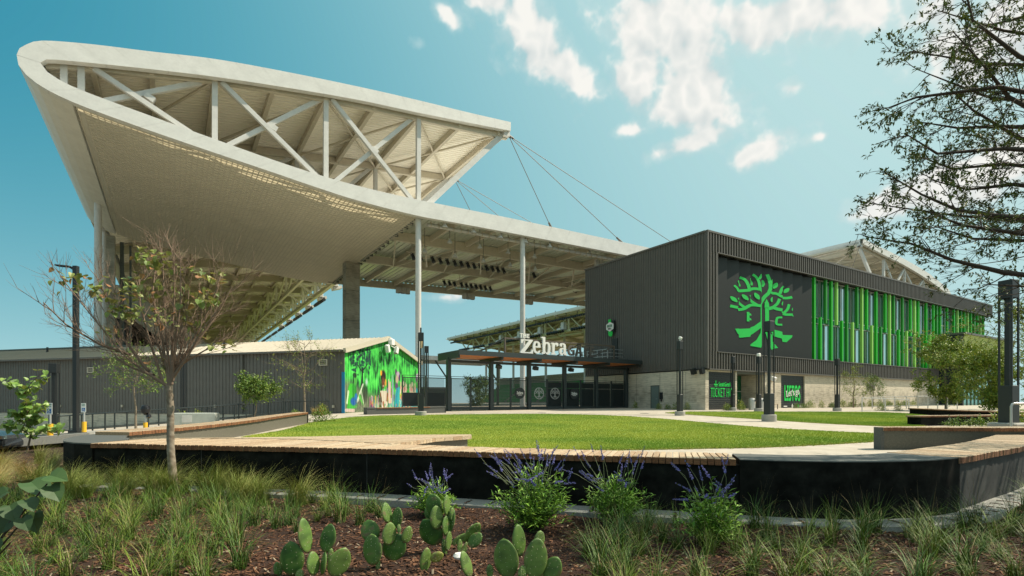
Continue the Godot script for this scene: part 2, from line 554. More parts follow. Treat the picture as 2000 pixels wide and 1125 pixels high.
	var tone := [Vector3(0.62, 0.47, 0.32), Vector3(0.68, 0.54, 0.37), Vector3(0.54, 0.39, 0.25), Vector3(0.73, 0.60, 0.43), Vector3(0.63, 0.51, 0.37)]
	var wim := Image.create(256, 256, false, Image.FORMAT_RGB8)
	for y in 256:
		for x in 256:
			var ring := sin((y * 0.12 + gr.get_noise_2d(x * 0.12, y * 0.5) * 5.0) * TAU)
			var k := clampf(0.84 + 0.10 * ring + gr.get_noise_2d(x * 0.6, y * 3.0) * 0.24, 0.0, 1.0)
			wim.set_pixel(x, y, Color(k, k * 0.98, k * 0.95))
	var wt := ImageTexture.create_from_image(wim)
	for q in tone:
		var m := mat(q.x, q.y, q.z, 0.75)
		m.vertex_color_use_as_albedo = true
		textured(m, wt, Vector3(1.7, 1.7, 1.7))
		m.uv1_offset = Vector3(q.x * 7.0, q.y * 5.0, q.z * 9.0)
		M.wood.append(m)
	M.wood_red = mat(0.66, 0.21, 0.05, 0.6)
	M.white_paint = mat(0.78, 0.77, 0.73, 0.5)
	M.grey_box = textured(mat(0.50, 0.53, 0.48, 0.5), soft, Vector3.ONE * 0.6)
	M.yellow = mat(0.75, 0.42, 0.02, 0.5)
	M.galv = mat(0.52, 0.52, 0.50, 0.35, 0.6)
	M.sign_blue = mat(0.02, 0.12, 0.35, 0.5)
	M.sign_green = mat(0.02, 0.18, 0.09, 0.5)
	M.bag = mat(0.012, 0.012, 0.014, 0.3)
	M.leaf = tinted(0.55, 0.42)
	M.leaf_flat = tinted(0.5, 0.3)
	M.blade = tinted(0.6, 0.4)
	M.bark = textured(tinted(0.9), rough_tex, Vector3.ONE * 5.0, nf, 1.0)
	M.petal = tinted(0.7, 0.2)
	M.cactus = textured(tinted(0.55), soft, Vector3.ONE * 4.0, nf, 0.25)
	M.spine = mat(0.62, 0.58, 0.40, 0.7)
	M.chip = tinted(0.95)
	M.car_paint = mat(0.03, 0.035, 0.04, 0.25, 0.3)
	M.tyre = mat(0.015, 0.015, 0.015, 0.9)
	M.amber = mat(0.85, 0.25, 0.02, 0.3)

# ---------------------------------------------------------------- the stadium: s runs along its end, d away from the viewer, h above eye level
const BASE := 0.7
const SC := 1.25   # one unit of the stadium's own plan in metres
func stadium_at(p: Vector3) -> Vector3: return W(-9.125, -BASE * SC, 53.75) + Basis(Vector3.UP, TURN) * p * SC
func L(s: float, h: float, d: float) -> Vector3: return Vector3(s, h + BASE, -d)

func spline(p: Array, m: int) -> PackedVector2Array:
	var c := Curve2D.new()
	for k in p.size():
		var t: Vector2 = (p[mini(k + 1, p.size() - 1)] - p[maxi(k - 1, 0)]) / 6.0
		c.add_point(p[k], -t, t)
	c.bake_interval = 0.1
	var o := PackedVector2Array()
	for k in m + 1: o.append(c.sample_baked(c.get_baked_length() * k / m, true))
	return o

var up_out: PackedVector2Array
var up_in: PackedVector2Array
var lo_out: PackedVector2Array
var lo_in: PackedVector2Array

func at_s(c: PackedVector2Array, s: float) -> float:   # height of a profile at s
	for k in c.size() - 1:
		if (c[k].x - s) * (c[k + 1].x - s) <= 0.0 and c[k].x != c[k + 1].x:
			return lerpf(c[k].y, c[k + 1].y, (s - c[k].x) / (c[k + 1].x - c[k].x))
	return c[-1].y

func profiles() -> void:
	up_out = spline([Vector2(8.5, 24.86), Vector2(4.3, 24.5), Vector2(-0.5, 24.15), Vector2(-5, 23.75), Vector2(-10, 23.2), Vector2(-14.4, 22.6), Vector2(-18, 21.85), Vector2(-20.5, 21.35), Vector2(-22.3, 20.92), Vector2(-23.3, 20.58), Vector2(-23.85, 20.12), Vector2(-24.1, 19.8), Vector2(-24.16, 19.5)], 80)
	up_in = spline([Vector2(8.5, 24.1), Vector2(4.3, 23.64), Vector2(-0.5, 23.15), Vector2(-5, 22.75), Vector2(-10, 22.1), Vector2(-14.4, 21.43), Vector2(-18, 20.75), Vector2(-20.9, 20.15), Vector2(-22.4, 19.82), Vector2(-22.92, 19.66), Vector2(-23.1, 19.53), Vector2(-23.15, 19.4)], 80)
	lo_out = spline([Vector2(-24.16, 19.5), Vector2(-24.15, 19.2), Vector2(-24.02, 18.85), Vector2(-23.6, 18.38), Vector2(-22.8, 17.93), Vector2(-21.3, 17.5), Vector2(-18.3, 16.99), Vector2(-14.4, 16.43), Vector2(-11.2, 16.0), Vector2(-8, 15.55), Vector2(-5, 15.2), Vector2(-0.5, 14.96), Vector2(3, 15.0), Vector2(9.7, 15.08), Vector2(21.7, 15.15), Vector2(41, 15.2)], 120)
	lo_in = spline([Vector2(-23.15, 19.4), Vector2(-23.12, 19.25), Vector2(-22.95, 19.05), Vector2(-22.2, 18.65), Vector2(-21, 18.35), Vector2(-18.3, 17.92), Vector2(-14.4, 17.33), Vector2(-11.2, 16.87), Vector2(-8, 16.5), Vector2(-5, 16.31), Vector2(-0.5, 16.24), Vector2(9.7, 16.38), Vector2(25, 16.42), Vector2(41, 16.45)], 120)

func mirror(mb: MB, yes: bool) -> MB:
	if yes:
		for k in mb.v.size():
			mb.v[k] = Vector3(79.6 - mb.v[k].x, mb.v[k].y, mb.v[k].z)
			mb.n[k] = Vector3(-mb.n[k].x, mb.n[k].y, mb.n[k].z)
		for k in range(0, mb.ix.size(), 3):
			var t := mb.ix[k + 1]
			mb.ix[k + 1] = mb.ix[k + 2]
			mb.ix[k + 2] = t
	return mb

func canopy(t: Node3D, flip: bool, deep: float) -> void:
	var put := func(called: String, mb: MB, m: Material): return obj(called, mirror(mb, flip), m, t)
	# the white band that edges the end of the roof, in sheets with fine joints
	for pair in [[up_out, up_in, 80], [lo_out, lo_in, 120]]:
		var a: PackedVector2Array = pair[0]
		var b: PackedVector2Array = pair[1]
		for k in range(0, pair[2], 4):
			var mb := MB.new()
			for j in [k, k + 1, k + 2, k + 3]:
				var g := 0.024 if j == k else 0.0
				var a0: Vector2 = a[j].lerp(a[j + 1], g)
				var b0: Vector2 = b[j].lerp(b[j + 1], g)
				var a1: Vector2 = a[j + 1]
				var b1: Vector2 = b[j + 1]
				mb.quad(L(b0.x, b0.y, -0.04), L(a0.x, a0.y, -0.04), L(a1.x, a1.y, -0.04), L(b1.x, b1.y, -0.04))
				mb.quad(L(a0.x, a0.y, -0.04), L(a0.x, a0.y, 0.4), L(a1.x, a1.y, 0.4), L(a1.x, a1.y, -0.04))
				mb.quad(L(b1.x, b1.y, -0.04), L(b1.x, b1.y, 0.4), L(b0.x, b0.y, 0.4), L(b0.x, b0.y, -0.04))
				mb.quad(L(a0.x, a0.y, 0.4), L(b0.x, b0.y, 0.4), L(b1.x, b1.y, 0.4), L(a1.x, a1.y, 0.4))
			put.call("fascia_panel", mb, M.white_fascia)
	# upper roof: smooth sheet above, ribbed sheet below
	var roof := MB.new()
	for k in 80:
		roof.quad(L(up_out[k].x, up_out[k].y - 0.02, 0.35), L(up_out[k + 1].x, up_out[k + 1].y - 0.02, 0.35), L(up_out[k + 1].x, up_out[k + 1].y - 0.02, deep), L(up_out[k].x, up_out[k].y - 0.02, deep))
	roof.quad(L(8.5, 24.2, 0.35), L(8.5, 24.2, deep), L(8.5, 24.84, deep), L(8.5, 24.84, 0.35))
	put.call("upper_roof", roof, M.white_fascia)
	var deck := MB.new()
	var d := 0.4
	while d < deep:
		var p := 0.42 if d < 40.0 else 1.2
		for k in range(0, 76, 4):
			var a := up_out[k] + Vector2(0, -0.55)
			var b := up_out[k + 4] + Vector2(0, -0.55)
			var r := 0.07 if d < 40.0 else 0.15
			deck.quad(L(b.x, b.y, d), L(a.x, a.y, d), L(a.x, a.y, d + p * 0.5), L(b.x, b.y, d + p * 0.5))
			deck.quad(L(b.x, b.y + r, d + p * 0.6), L(a.x, a.y + r, d + p * 0.6), L(a.x, a.y + r, d + p * 0.9), L(b.x, b.y + r, d + p * 0.9))
			deck.quad(L(b.x, b.y, d + p * 0.5), L(a.x, a.y, d + p * 0.5), L(a.x, a.y + r, d + p * 0.6), L(b.x, b.y + r, d + p * 0.6))
			deck.quad(L(b.x, b.y + r, d + p * 0.9), L(a.x, a.y + r, d + p * 0.9), L(a.x, a.y, d + p), L(b.x, b.y, d + p))
		d += p
	put.call("ribbed_roof_deck", deck, M.roof_deck)
	# lower skin: smooth round the nose, then perforated sheets on a close grid of battens
	var skin := MB.new()
	var soft := MB.new()
	var bat := MB.new()
	for k in 120:
		var a := lo_out[k]
		var b := lo_out[k + 1]
		if b.x < -21.6:
			var na := Vector2(-(b - a).y, (b - a).x).normalized() * -1.0
			var p := [L(a.x, a.y, 0.35), L(b.x, b.y, 0.35), L(b.x, b.y, 29.0), L(a.x, a.y, 29.0)]
			skin.quad(p[3], p[2], p[1], p[0])
			var up := Vector2(0.06, 0.09)
			skin.quad(L(a.x + up.x, a.y + up.y, 0.35), L(b.x + up.x, b.y + up.y, 0.35), L(b.x + up.x, b.y + up.y, 29.0), L(a.x + up.x, a.y + up.y, 29.0))
	var s := -21.6
	while s < -0.35:
		var s1 := s + 0.33
		var h0 := at_s(lo_out, s) + 0.03
		var h1 := at_s(lo_out, s1) + 0.03
		var dd := 0.35
		while dd < 29.0:
			var d1 := dd + 0.45
			soft.quad(L(s, h0, d1), L(s1, h1, d1), L(s1, h1, dd), L(s, h0, dd))
			dd = d1
		bat.bar(L(s, h0 - 0.012, 0.4), L(s, h0 - 0.012, 29.0), 0.07, 0.03)
		s = s1
	var dd := 0.8
	while dd < 29.0:
		for k in 120:
			var a := lo_out[k]
			var b := lo_out[k + 1]
			if a.x >= -21.6 and b.x < 0.3 and a.y < 17.6: bat.bar(L(a.x, a.y + 0.012, dd), L(b.x, b.y + 0.012, dd), 0.09 if int(dd / 0.45) % 9 else 0.2, 0.028)
		dd += 0.45
	put.call("nose_skin", skin, M.skin)
	put.call("perforated_soffit", soft, M.soffit)
	stuff(put.call("soffit_battens", bat, M.batten))
	# beams that run the length of the roof and frames that cross it
	for x in [-20.9, -17.9, -14.4, -10.8, -7.2, -3.6, 0.1, 3.8, 7.6]:
		var mb := MB.new()
		var h := at_s(up_out, x) - 0.85
		mb.box(L(x, h, (0.5 + deep) * 0.5), Vector3(0.28, 0.55, deep - 0.5))
		put.call("roof_beam", mb, M.steel)
	var fd := 0.75
	var nf := 0
	while fd < deep:
		var mb := MB.new()
		for k in range(0, 76, 4):
			mb.bar(L(up_out[k].x, up_out[k].y - 0.92, fd), L(up_out[k + 4].x, up_out[k + 4].y - 0.92, fd), 0.3, 0.6)
		put.call("cross_beam", mb, M.steel)
		var xs := [-20.9, -14.4, -7.2, 0.1, 7.6]
		if fd < deep - 11.0 and nf < 8:
			for k in 4:   # braces in the plane of the roof
				var br := MB.new()
				var mid: float = (xs[k] + xs[k + 1]) * 0.5
				br.bar(L(xs[k], at_s(up_out, xs[k]) - 1.0, fd), L(mid, at_s(up_out, mid) - 1.0, fd + 5.4), 0.14, 0.14)
				br.bar(L(xs[k + 1], at_s(up_out, xs[k + 1]) - 1.0, fd), L(mid, at_s(up_out, mid) - 1.0, fd + 5.4), 0.14, 0.14)
				br.bar(L(xs[k], at_s(up_out, xs[k]) - 1.0, fd + 10.9), L(mid, at_s(up_out, mid) - 1.0, fd + 5.4), 0.14, 0.14)
				br.bar(L(xs[k + 1], at_s(up_out, xs[k + 1]) - 1.0, fd + 10.9), L(mid, at_s(up_out, mid) - 1.0, fd + 5.4), 0.14, 0.14)
				put.call("roof_brace", br, M.steel)
		if fd < 24.0:
			for x in [-22.2, -21.4, -14.4, -7.2, 0.1]:
				var po := MB.new()
				po.bar(L(x, at_s(lo_in, x) - 0.3, fd), L(x, at_s(up_in, x) + 0.1, fd), 0.34, 0.34, Vector3(0, 0, 1))
				put.call("truss_post", po, M.steel_white)
			for k in 3:
				var a: float = [-20.8, -14.0, -6.8][k]
				var b: float = [-15.2, -7.6, -0.3][k]
				var d1 := MB.new()
				d1.bar(L(a, at_s(up_in, a), fd - 0.16), L(b, at_s(lo_in, b) - 0.1, fd - 0.16), 0.26, 0.3)
				put.call("truss_diagonal", d1, M.steel_white)
				var d2 := MB.new()
				d2.bar(L(a, at_s(lo_in, a) - 0.1, fd + 0.16), L(b, at_s(up_in, b), fd + 0.16), 0.26, 0.3)
				put.call("truss_diagonal", d2, M.steel_white)
				var gp := MB.new()
				gp.box(L((a + b) * 0.5, (at_s(up_in, a) + at_s(lo_in, b) + at_s(lo_in, a) + at_s(up_in, b)) * 0.25, fd), Vector3(0.55, 0.36, 0.42), Basis(Vector3(0, 0, 1), -0.5))
				put.call("truss_joint", gp, M.steel_white)
			var st := MB.new()
			st.bar(L(0.9, 16.3, fd), L(8.1, 24.0, fd), 0.36, 0.45)
			put.call("end_strut", st, M.steel_white)
			var cp := MB.new()
			cp.box(L(8.25, 23.95, fd - 0.3), Vector3(0.6, 0.5, 0.5))
			put.call("cable_anchor", cp, M.steel_white)
			for e in [13.2, 22.3, 34.0]:
				var cb := MB.new()
				var from := L(8.5, 23.85, fd - 0.4)
				var to := L(e, 16.45, fd - 0.4)
				cb.tube(from, to, 0.03, 0.03, 6)
				cb.tube(to.lerp(from, 0.06), to.lerp(from, 0.0), 0.09, 0.12, 8)
				cb.tube(from, from.lerp(to, 0.02), 0.11, 0.08, 8)
				put.call("stay_cable", cb, M.cable)
		else:
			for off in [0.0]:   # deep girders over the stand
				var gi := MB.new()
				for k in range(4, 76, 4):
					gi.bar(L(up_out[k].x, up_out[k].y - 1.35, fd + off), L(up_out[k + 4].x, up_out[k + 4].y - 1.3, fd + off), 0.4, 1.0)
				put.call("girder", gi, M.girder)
		nf += 1
		fd += 10.9
	# the open truss that hangs from the inner edge of the roof beyond the end
	var pd := 31.0
	while pd < deep - 11.0:
		var mb := MB.new()
		mb.bar(L(5.6, 24.0, pd), L(5.6, 19.8, pd), 0.45, 0.45, Vector3(0, 0, 1))
		mb.bar(L(5.6, 19.8, pd), L(0.6, 23.6, pd), 0.34, 0.34)
		mb.bar(L(0.6, 23.4, pd), L(0.6, 19.6, pd), 0.34, 0.34, Vector3(0, 0, 1))
		mb.bar(L(5.6, 23.9, pd), L(5.6, 19.8, pd + 5.45), 0.3, 0.3)
		mb.bar(L(5.6, 23.9, pd + 10.9), L(5.6, 19.8, pd + 5.45), 0.3, 0.3)
		mb.bar(L(0.6, 23.4, pd), L(0.6, 19.6, pd + 10.9), 0.28, 0.28)
		mb.bar(L(5.6, 19.8, pd), L(5.6, 19.8, pd + 10.95), 0.6, 0.6)
		mb.bar(L(0.6, 19.6, pd), L(0.6, 19.6, pd + 10.95), 0.4, 0.4)
		mb.bar(L(5.6, 19.8, pd), L(0.6, 19.6, pd), 0.3, 0.3)
		put.call("inner_truss", mb, M.steel_green)
		var sp := MB.new()
		sp.chamfer(L(6.6, 21.0, pd + 1.0), Vector3(1.2, 2.0, 1.3), 0.1)
		sp.box(L(7.2, 19.9, pd + 1.6), Vector3(1.5, 0.5, 1.6), Basis(Vector3(0, 0, 1), 0.3))
		if pd < 110.0: put.call("hung_speaker", sp, M.steel_white)
		var fl := MB.new()
		for k in 8: fl.box(L(7.3, 19.5, pd + 0.6 + k * 0.98), Vector3(0.6, 0.5, 0.6), Basis(Vector3(0, 0, 1), 0.5))
		fl.bar(L(7.3, 19.9, pd), L(7.3, 19.9, pd + 8.4), 0.1, 0.1)
		if pd > 62.0: put.call("floodlight_bank", fl, M.black_metal)
		pd += 10.9
	var edge := MB.new()
	edge.box(L(8.3, 24.2, deep * 0.5), Vector3(0.4, 0.5, deep - 1.0))
	put.call("edge_beam", edge, M.steel)

func low_h(s: float, d: float) -> float: return 16.0 + d / 28.0 * (-0.25 + 0.028 * s)

func build_stadium() -> void:
	profiles()
	var o := stadium_at(Vector3.ZERO)
	var t := thing("stadium", "stadium end whose cream roof curls into a rounded nose above the grey shed", "stadium", o, TURN)
	t.scale = Vector3.ONE * SC
	canopy(t, false, 190.0)
	# flat roof between the two curled canopies
	for k in 20:
		var mb := MB.new()
		var a := lo_out[119]
		mb.span(L(41.0 + k * 1.95, 15.2, -0.04), L(42.938 + k * 1.95, 16.45, 0.4))
		obj("fascia_panel", mb, M.white_fascia, t)
	var deck := MB.new()
	var top := MB.new()
	var s := -0.2
	while s < 79.0:
		var q := [s, s + 0.3, s + 0.36, s + 0.54, s + 0.6]
		for k in 4:
			var r0 := 0.07 if k in [2, 3] else 0.0
			var r1 := 0.07 if k in [1, 2] else 0.0
			for dk in 4:
				var da := 0.4 + dk * 6.9
				var db := da + 6.9
				deck.quad(L(q[k], low_h(q[k], db) + r0, db), L(q[k + 1], low_h(q[k + 1], db) + r1, db), L(q[k + 1], low_h(q[k + 1], da) + r1, da), L(q[k], low_h(q[k], da) + r0, da))
		s += 0.6
	top.quad(L(-0.2, 16.42, 0.4), L(79.8, 16.42, 0.4), L(79.8, low_h(79.8, 28) + 0.3, 28.0), L(-0.2, 16.1, 28.0))
	obj("lower_roof_deck", deck, M.low_deck, t)
	obj("lower_roof_top", top, M.white_fascia, t)
	for d in [7.4, 16.3, 27.8]:
		for k in 8:
			var mb := MB.new()
			mb.bar(L(-0.6 + k * 10.1, low_h(-0.6 + k * 10.1, d) - 0.5, d), L(-0.6 + (k + 1) * 10.1, low_h(-0.6 + (k + 1) * 10.1, d) - 0.5, d), 0.35, 0.85)
			obj("main_beam", mb, M.steel, t)
	for k in 21:
		var x := 0.3 + k * 3.75
		var mb := MB.new()
		mb.bar(L(x, low_h(x, 0.5) - 0.28, 0.5), L(x, low_h(x, 27.6) - 0.28, 27.6), 0.22, 0.5)
		obj("cross_beam", mb, M.steel, t)
	for k in 12:
		var x := 0.6 + k * 6.0
		var mb := MB.new()
		mb.bar(L(x, low_h(x, 7.4) - 0.9, 7.4), L(x + 3.0, low_h(x, 16.3) - 0.9, 16.3), 0.13, 0.13)
		mb.bar(L(x + 6.0, low_h(x, 7.4) - 0.9, 7.4), L(x + 3.0, low_h(x, 16.3) - 0.9, 16.3), 0.13, 0.13)
		mb.bar(L(x + 3.0, low_h(x, 7.4) - 1.0, 7.4), L(x + 3.6, low_h(x, 7.4) - 2.6, 8.6), 0.14, 0.14)
		obj("roof_brace", mb, M.steel, t)
	var lad := MB.new()   # the bracketed edge where soffit and flat roof meet
	lad.bar(L(0.0, 15.2, 0.5), L(0.0, 14.85, 28.0), 0.12, 0.12)
	lad.bar(L(0.5, 15.6, 0.5), L(0.5, 15.3, 28.0), 0.12, 0.12)
	for k in 46:
		var d := 0.8 + k * 0.6
		lad.bar(L(0.0, 15.2 - d * 0.0125, d), L(0.5, 15.6 - d * 0.0107, d + 0.3), 0.07, 0.07)
		if k % 2: lad.box(L(0.25, 15.2 - d * 0.012, d), Vector3(0.3, 0.25, 0.18))
	obj("soffit_edge_truss", lad, M.steel_dark, t)
	var pipe := MB.new()
	pipe.tube(L(1.2, 14.95, 1.5), L(25.0, 15.05, 1.5), 0.16, 0.16, 10, true)
	for x in [8.0, 18.5]: pipe.sweep([L(x, 15.0, 1.5), L(x + 0.35, 15.15, 1.5), L(x + 0.5, 15.9, 1.3)], [0.13, 0.13, 0.13], 8)
	obj("rain_pipe", pipe, M.steel_white, t)
	var hang := MB.new()
	for k in 34:
		hang.tube(L(1.5 + k * 0.7, 15.0, 1.5), L(1.5 + k * 0.7, 15.9, 1.5), 0.02, 0.02, 4)
		hang.box(L(1.5 + k * 0.7, 14.99, 1.5), Vector3(0.06, 0.37, 0.37))
	obj("pipe_hangers", hang, M.steel, t)
	# columns
	for x in [0.1, 10.25]:
		var mb := MB.new()
		mb.tube(L(x, -0.62, 0.75), L(x, 15.2, 0.75), 0.235, 0.235, 20)
		mb.tube(L(x, -0.62, 0.75), L(x, -0.55, 0.75), 0.4, 0.4, 20, true)
		obj("white_column", mb, M.steel_white, t)
	for x in [20.7, 21.3]:
		var mb := MB.new()
		mb.bar(L(x + 0.4, 13.4, 3.0), L(x + 0.4, 15.2, 3.0), 0.34, 0.34, Vector3(0, 0, 1))
		obj("white_column", mb, M.steel_white, t)
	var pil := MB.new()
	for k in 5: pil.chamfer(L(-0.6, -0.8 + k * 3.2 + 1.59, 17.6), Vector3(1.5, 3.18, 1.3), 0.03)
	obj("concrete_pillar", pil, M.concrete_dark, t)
	var lc := MB.new()
	lc.tube(L(-22.4, -2.4, 20.1), L(-22.4, 17.9, 20.1), 0.29, 0.29, 20)
	obj("white_column", lc, M.steel_white, t)
	lc = MB.new()
	lc.sweep([L(-22.1, -2.4, 21.5), L(-22.1, 15.6, 21.5), L(-22.2, 16.0, 21.5), L(-22.5, 16.3, 21.0)], [0.16, 0.16, 0.16, 0.16], 10)
	obj("rain_pipe", lc, M.steel_white, t)
	lc = MB.new()
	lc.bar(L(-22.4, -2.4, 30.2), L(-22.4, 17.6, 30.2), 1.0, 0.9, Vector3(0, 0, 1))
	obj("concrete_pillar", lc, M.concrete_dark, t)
	lc = MB.new()
	lc.bar(L(-21.4, -2.4, 31.5), L(-21.4, 17.4, 31.5), 0.35, 0.5, Vector3(0, 0, 1))
	lc.bar(L(-20.7, -2.4, 32.5), L(-20.7, 17.4, 32.5), 0.2, 0.3, Vector3(0, 0, 1))
	obj("steel_column", lc, M.steel_dark, t)
	# the raked stand that runs away behind the shed
	var rk := MB.new()
	var prof := [Vector2(-23, 15.2), Vector2(-22, 15.2), Vector2(-3.6, 1.6), Vector2(-3.6, -0.6), Vector2(-6.4, -0.6), Vector2(-21.2, 11.0), Vector2(-23, 11.0)]
	for e in [45.0, 46.0]:
		var pts := PackedVector2Array()
		for p in prof: pts.append(p)
		if e == 45.0: rk.plate(pts, L(0, 0, 46.0), Vector3.RIGHT, Vector3.UP, 1.0)
	obj("concrete_raker", rk, M.concrete_dark, t)
	var bowl := MB.new()
	for k in 26:
		var a := Vector2(-22.0 + k * 0.7, 14.6 - k * 0.52)
		bowl.span(L(a.x, a.y - 0.9, 47.0), L(a.x + 0.75, a.y, 180.0))
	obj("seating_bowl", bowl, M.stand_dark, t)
	var bk := MB.new()
	bk.span(L(-23.4, -2.4, 46.5), L(-22.0, 14.4, 180.0))
	bk.span(L(-22.0, -2.4, 60.0), L(-8.0, 3.0, 178.0))
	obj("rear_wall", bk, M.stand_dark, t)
	# the opposite canopy, seen over the gate and behind the clubhouse
	var t2 := thing("stadium_canopy", "far cream stadium canopy with white trusses, rising behind the dark clubhouse and the gate", "canopy", o, TURN)
	t2.scale = Vector3.ONE * SC
	canopy(t2, true, 145.0)
	var fr := MB.new()
	for k in 22:
		var d := 40.0 + k * 4.7
		fr.bar(L(79.6 - 7.9, 24.4, d), L(79.6 - 7.9, 25.3, d), 0.14, 0.14, Vector3(0, 0, 1))
		fr.bar(L(79.6 - 7.9, 24.0, d), L(79.6 - 7.9, 22.9, d), 0.1, 0.1, Vector3(0, 0, 1))
		for j in 6: fr.box(L(79.6 - 7.9, 22.7, d + j * 0.78), Vector3(0.5, 0.5, 0.4))
	obj("floodlight_row", fr, M.black_metal, t2)
	fr = MB.new()
	for k in 12:
		var d := 34.0 + k * 10.0
		fr.bar(L(79.6 + 8.0, 23.0, d), L(79.6 + 8.0, -0.5, d), 0.6, 0.6, Vector3(0, 0, 1))
	obj("canopy_columns", fr, M.steel_white, t2)
	# hung things: pendants, stage lamps and speaker boxes
	var pn := 0
	for row in [[-0.1, 15.3, 2.4], [2.4, 14.9, 1.0], [4.6, 14.35, 2.6]]:
		for k in 5:
			var x: float = row[2] + k * (2.7 if row[0] < 0.0 else 3.05)
			var d: float = row[0] + 0.7
			var at := stadium_at(L(x, row[1] - 0.55, d))
			var p := thing("pendant_lamp", "small white pendant lamp, %s from the left in the %s row under the flat roof" % [["first", "second", "third", "fourth", "fifth"][k], "front" if row[0] < 0.0 else "middle" if row[0] < 3.0 else "rear"], "lamp", at, TURN, "pendant lamps under the flat roof")
			p.scale = Vector3.ONE * SC
			var mb := MB.new()
			mb.lathe(Vector3.ZERO, [Vector2(0.24, -0.1), Vector2(0.22, 0.0), Vector2(0.12, 0.14), Vector2(0.07, 0.3)], 10)
			obj("shade", mb, M.steel_white, p)
			mb = MB.new()
			mb.tube(Vector3(0, 0.3, 0), Vector3(0, low_h(x, d) - row[1] + 0.55, 0), 0.025, 0.025, 5)
			obj("rod", mb, M.steel_dark, p)
			pn += 1
	for row in [[8.7, [2.74, 3.5, 4.81, 5.6, 6.4, 7.21, 7.95, 8.7, 9.41, 10.15, 10.9, 11.6, 12.25, 12.95, 15.2, 16.88]], [17.3, [10.09, 10.75, 11.4, 12.34, 13.0, 13.65, 14.31, 14.95, 15.6, 16.31]]]:
		var rl := thing("lighting_rail", "thin steel rail carrying black stage lamps, %s under the flat stadium roof" % ("nearer one" if row[0] < 10 else "farther one"), "rail", stadium_at(L(row[1][0], 14.55, row[0])), TURN)
		rl.scale = Vector3.ONE * SC
		var len: float = row[1][-1] - row[1][0]
		var mb := MB.new()
		mb.tube(Vector3(-0.6, 0, 0), Vector3(len + 0.6, 0, 0), 0.04, 0.04, 6)
		obj("pipe", mb, M.steel, rl)
		for k in 4:
			mb = MB.new()
			mb.tube(Vector3(len * k / 3.0, 0, 0), Vector3(len * k / 3.0, 1.2, 0), 0.03, 0.03, 5)
			obj("hanger", mb, M.steel, rl)
		for x in row[1]:
			var p := thing("stage_lamp", "black stage lamp, %s from the left on the %s rail under the flat roof" % [ORD[row[1].find(x)], "nearer" if row[0] < 10 else "farther"], "stage lamp", stadium_at(L(x, 14.5, row[0])), TURN, "stage lamps on the %s rail" % ("nearer" if row[0] < 10 else "farther"))
			p.scale = Vector3.ONE * SC
			mb = MB.new()
			mb.tube(Vector3(0, -0.1, 0), Vector3(0.14, -0.62, 0.18), 0.13, 0.19, 10, true)
			obj("housing", mb, M.black_metal, p)
			mb = MB.new()
			mb.bar(Vector3(-0.16, 0, 0), Vector3(-0.16, -0.3, 0.05), 0.03, 0.03)
			mb.bar(Vector3(0.2, 0, 0), Vector3(0.2, -0.3, 0.05), 0.03, 0.03)
			mb.bar(Vector3(-0.16, 0.0, 0), Vector3(0.2, 0.0, 0), 0.04, 0.04)
			obj("yoke", mb, M.black_metal, p)
	for q in [[8.9, "leftmost"], [18.6, "middle"], [28.6, "rightmost"]]:
		var p := thing("speaker_cluster", "pale speaker boxes under the back edge of the flat roof, %s of three" % q[1], "speaker", stadium_at(L(q[0], low_h(q[0], 27.2) - 2.1, 27.2)), TURN, "speakers at the back roof edge")
		p.scale = Vector3.ONE * SC
		for k in 3:
			var mb := MB.new()
			mb.chamfer(Vector3(-0.62 + k * 0.62, 0.95, 0), Vector3(0.55, 0.75, 0.7), 0.06, Basis(Vector3.UP, 0.35 - k * 0.3))
			obj("speaker_box", mb, M.steel_white, p)

func front_edge() -> PackedVector2Array:   # the near edge of the long curved bench, from its left end to its right end
	return P([-8.46, 10.84, -7.69, 10.72, -6.46, 10.43, -4.82, 10.08, -3.56, 9.80, -2.16, 9.43, -0.86, 9.02, 0.41, 8.58, 1.57, 8.22, 2.63, 7.90, 3.35, 7.70, 3.96, 7.52, 4.81, 7.43, 5.77, 7.57, 6.67, 8.0, 8.0, 8.94, 9.64, 10.12, 11.5, 11.7, 13.4, 13.4, 15.2, 15.3])

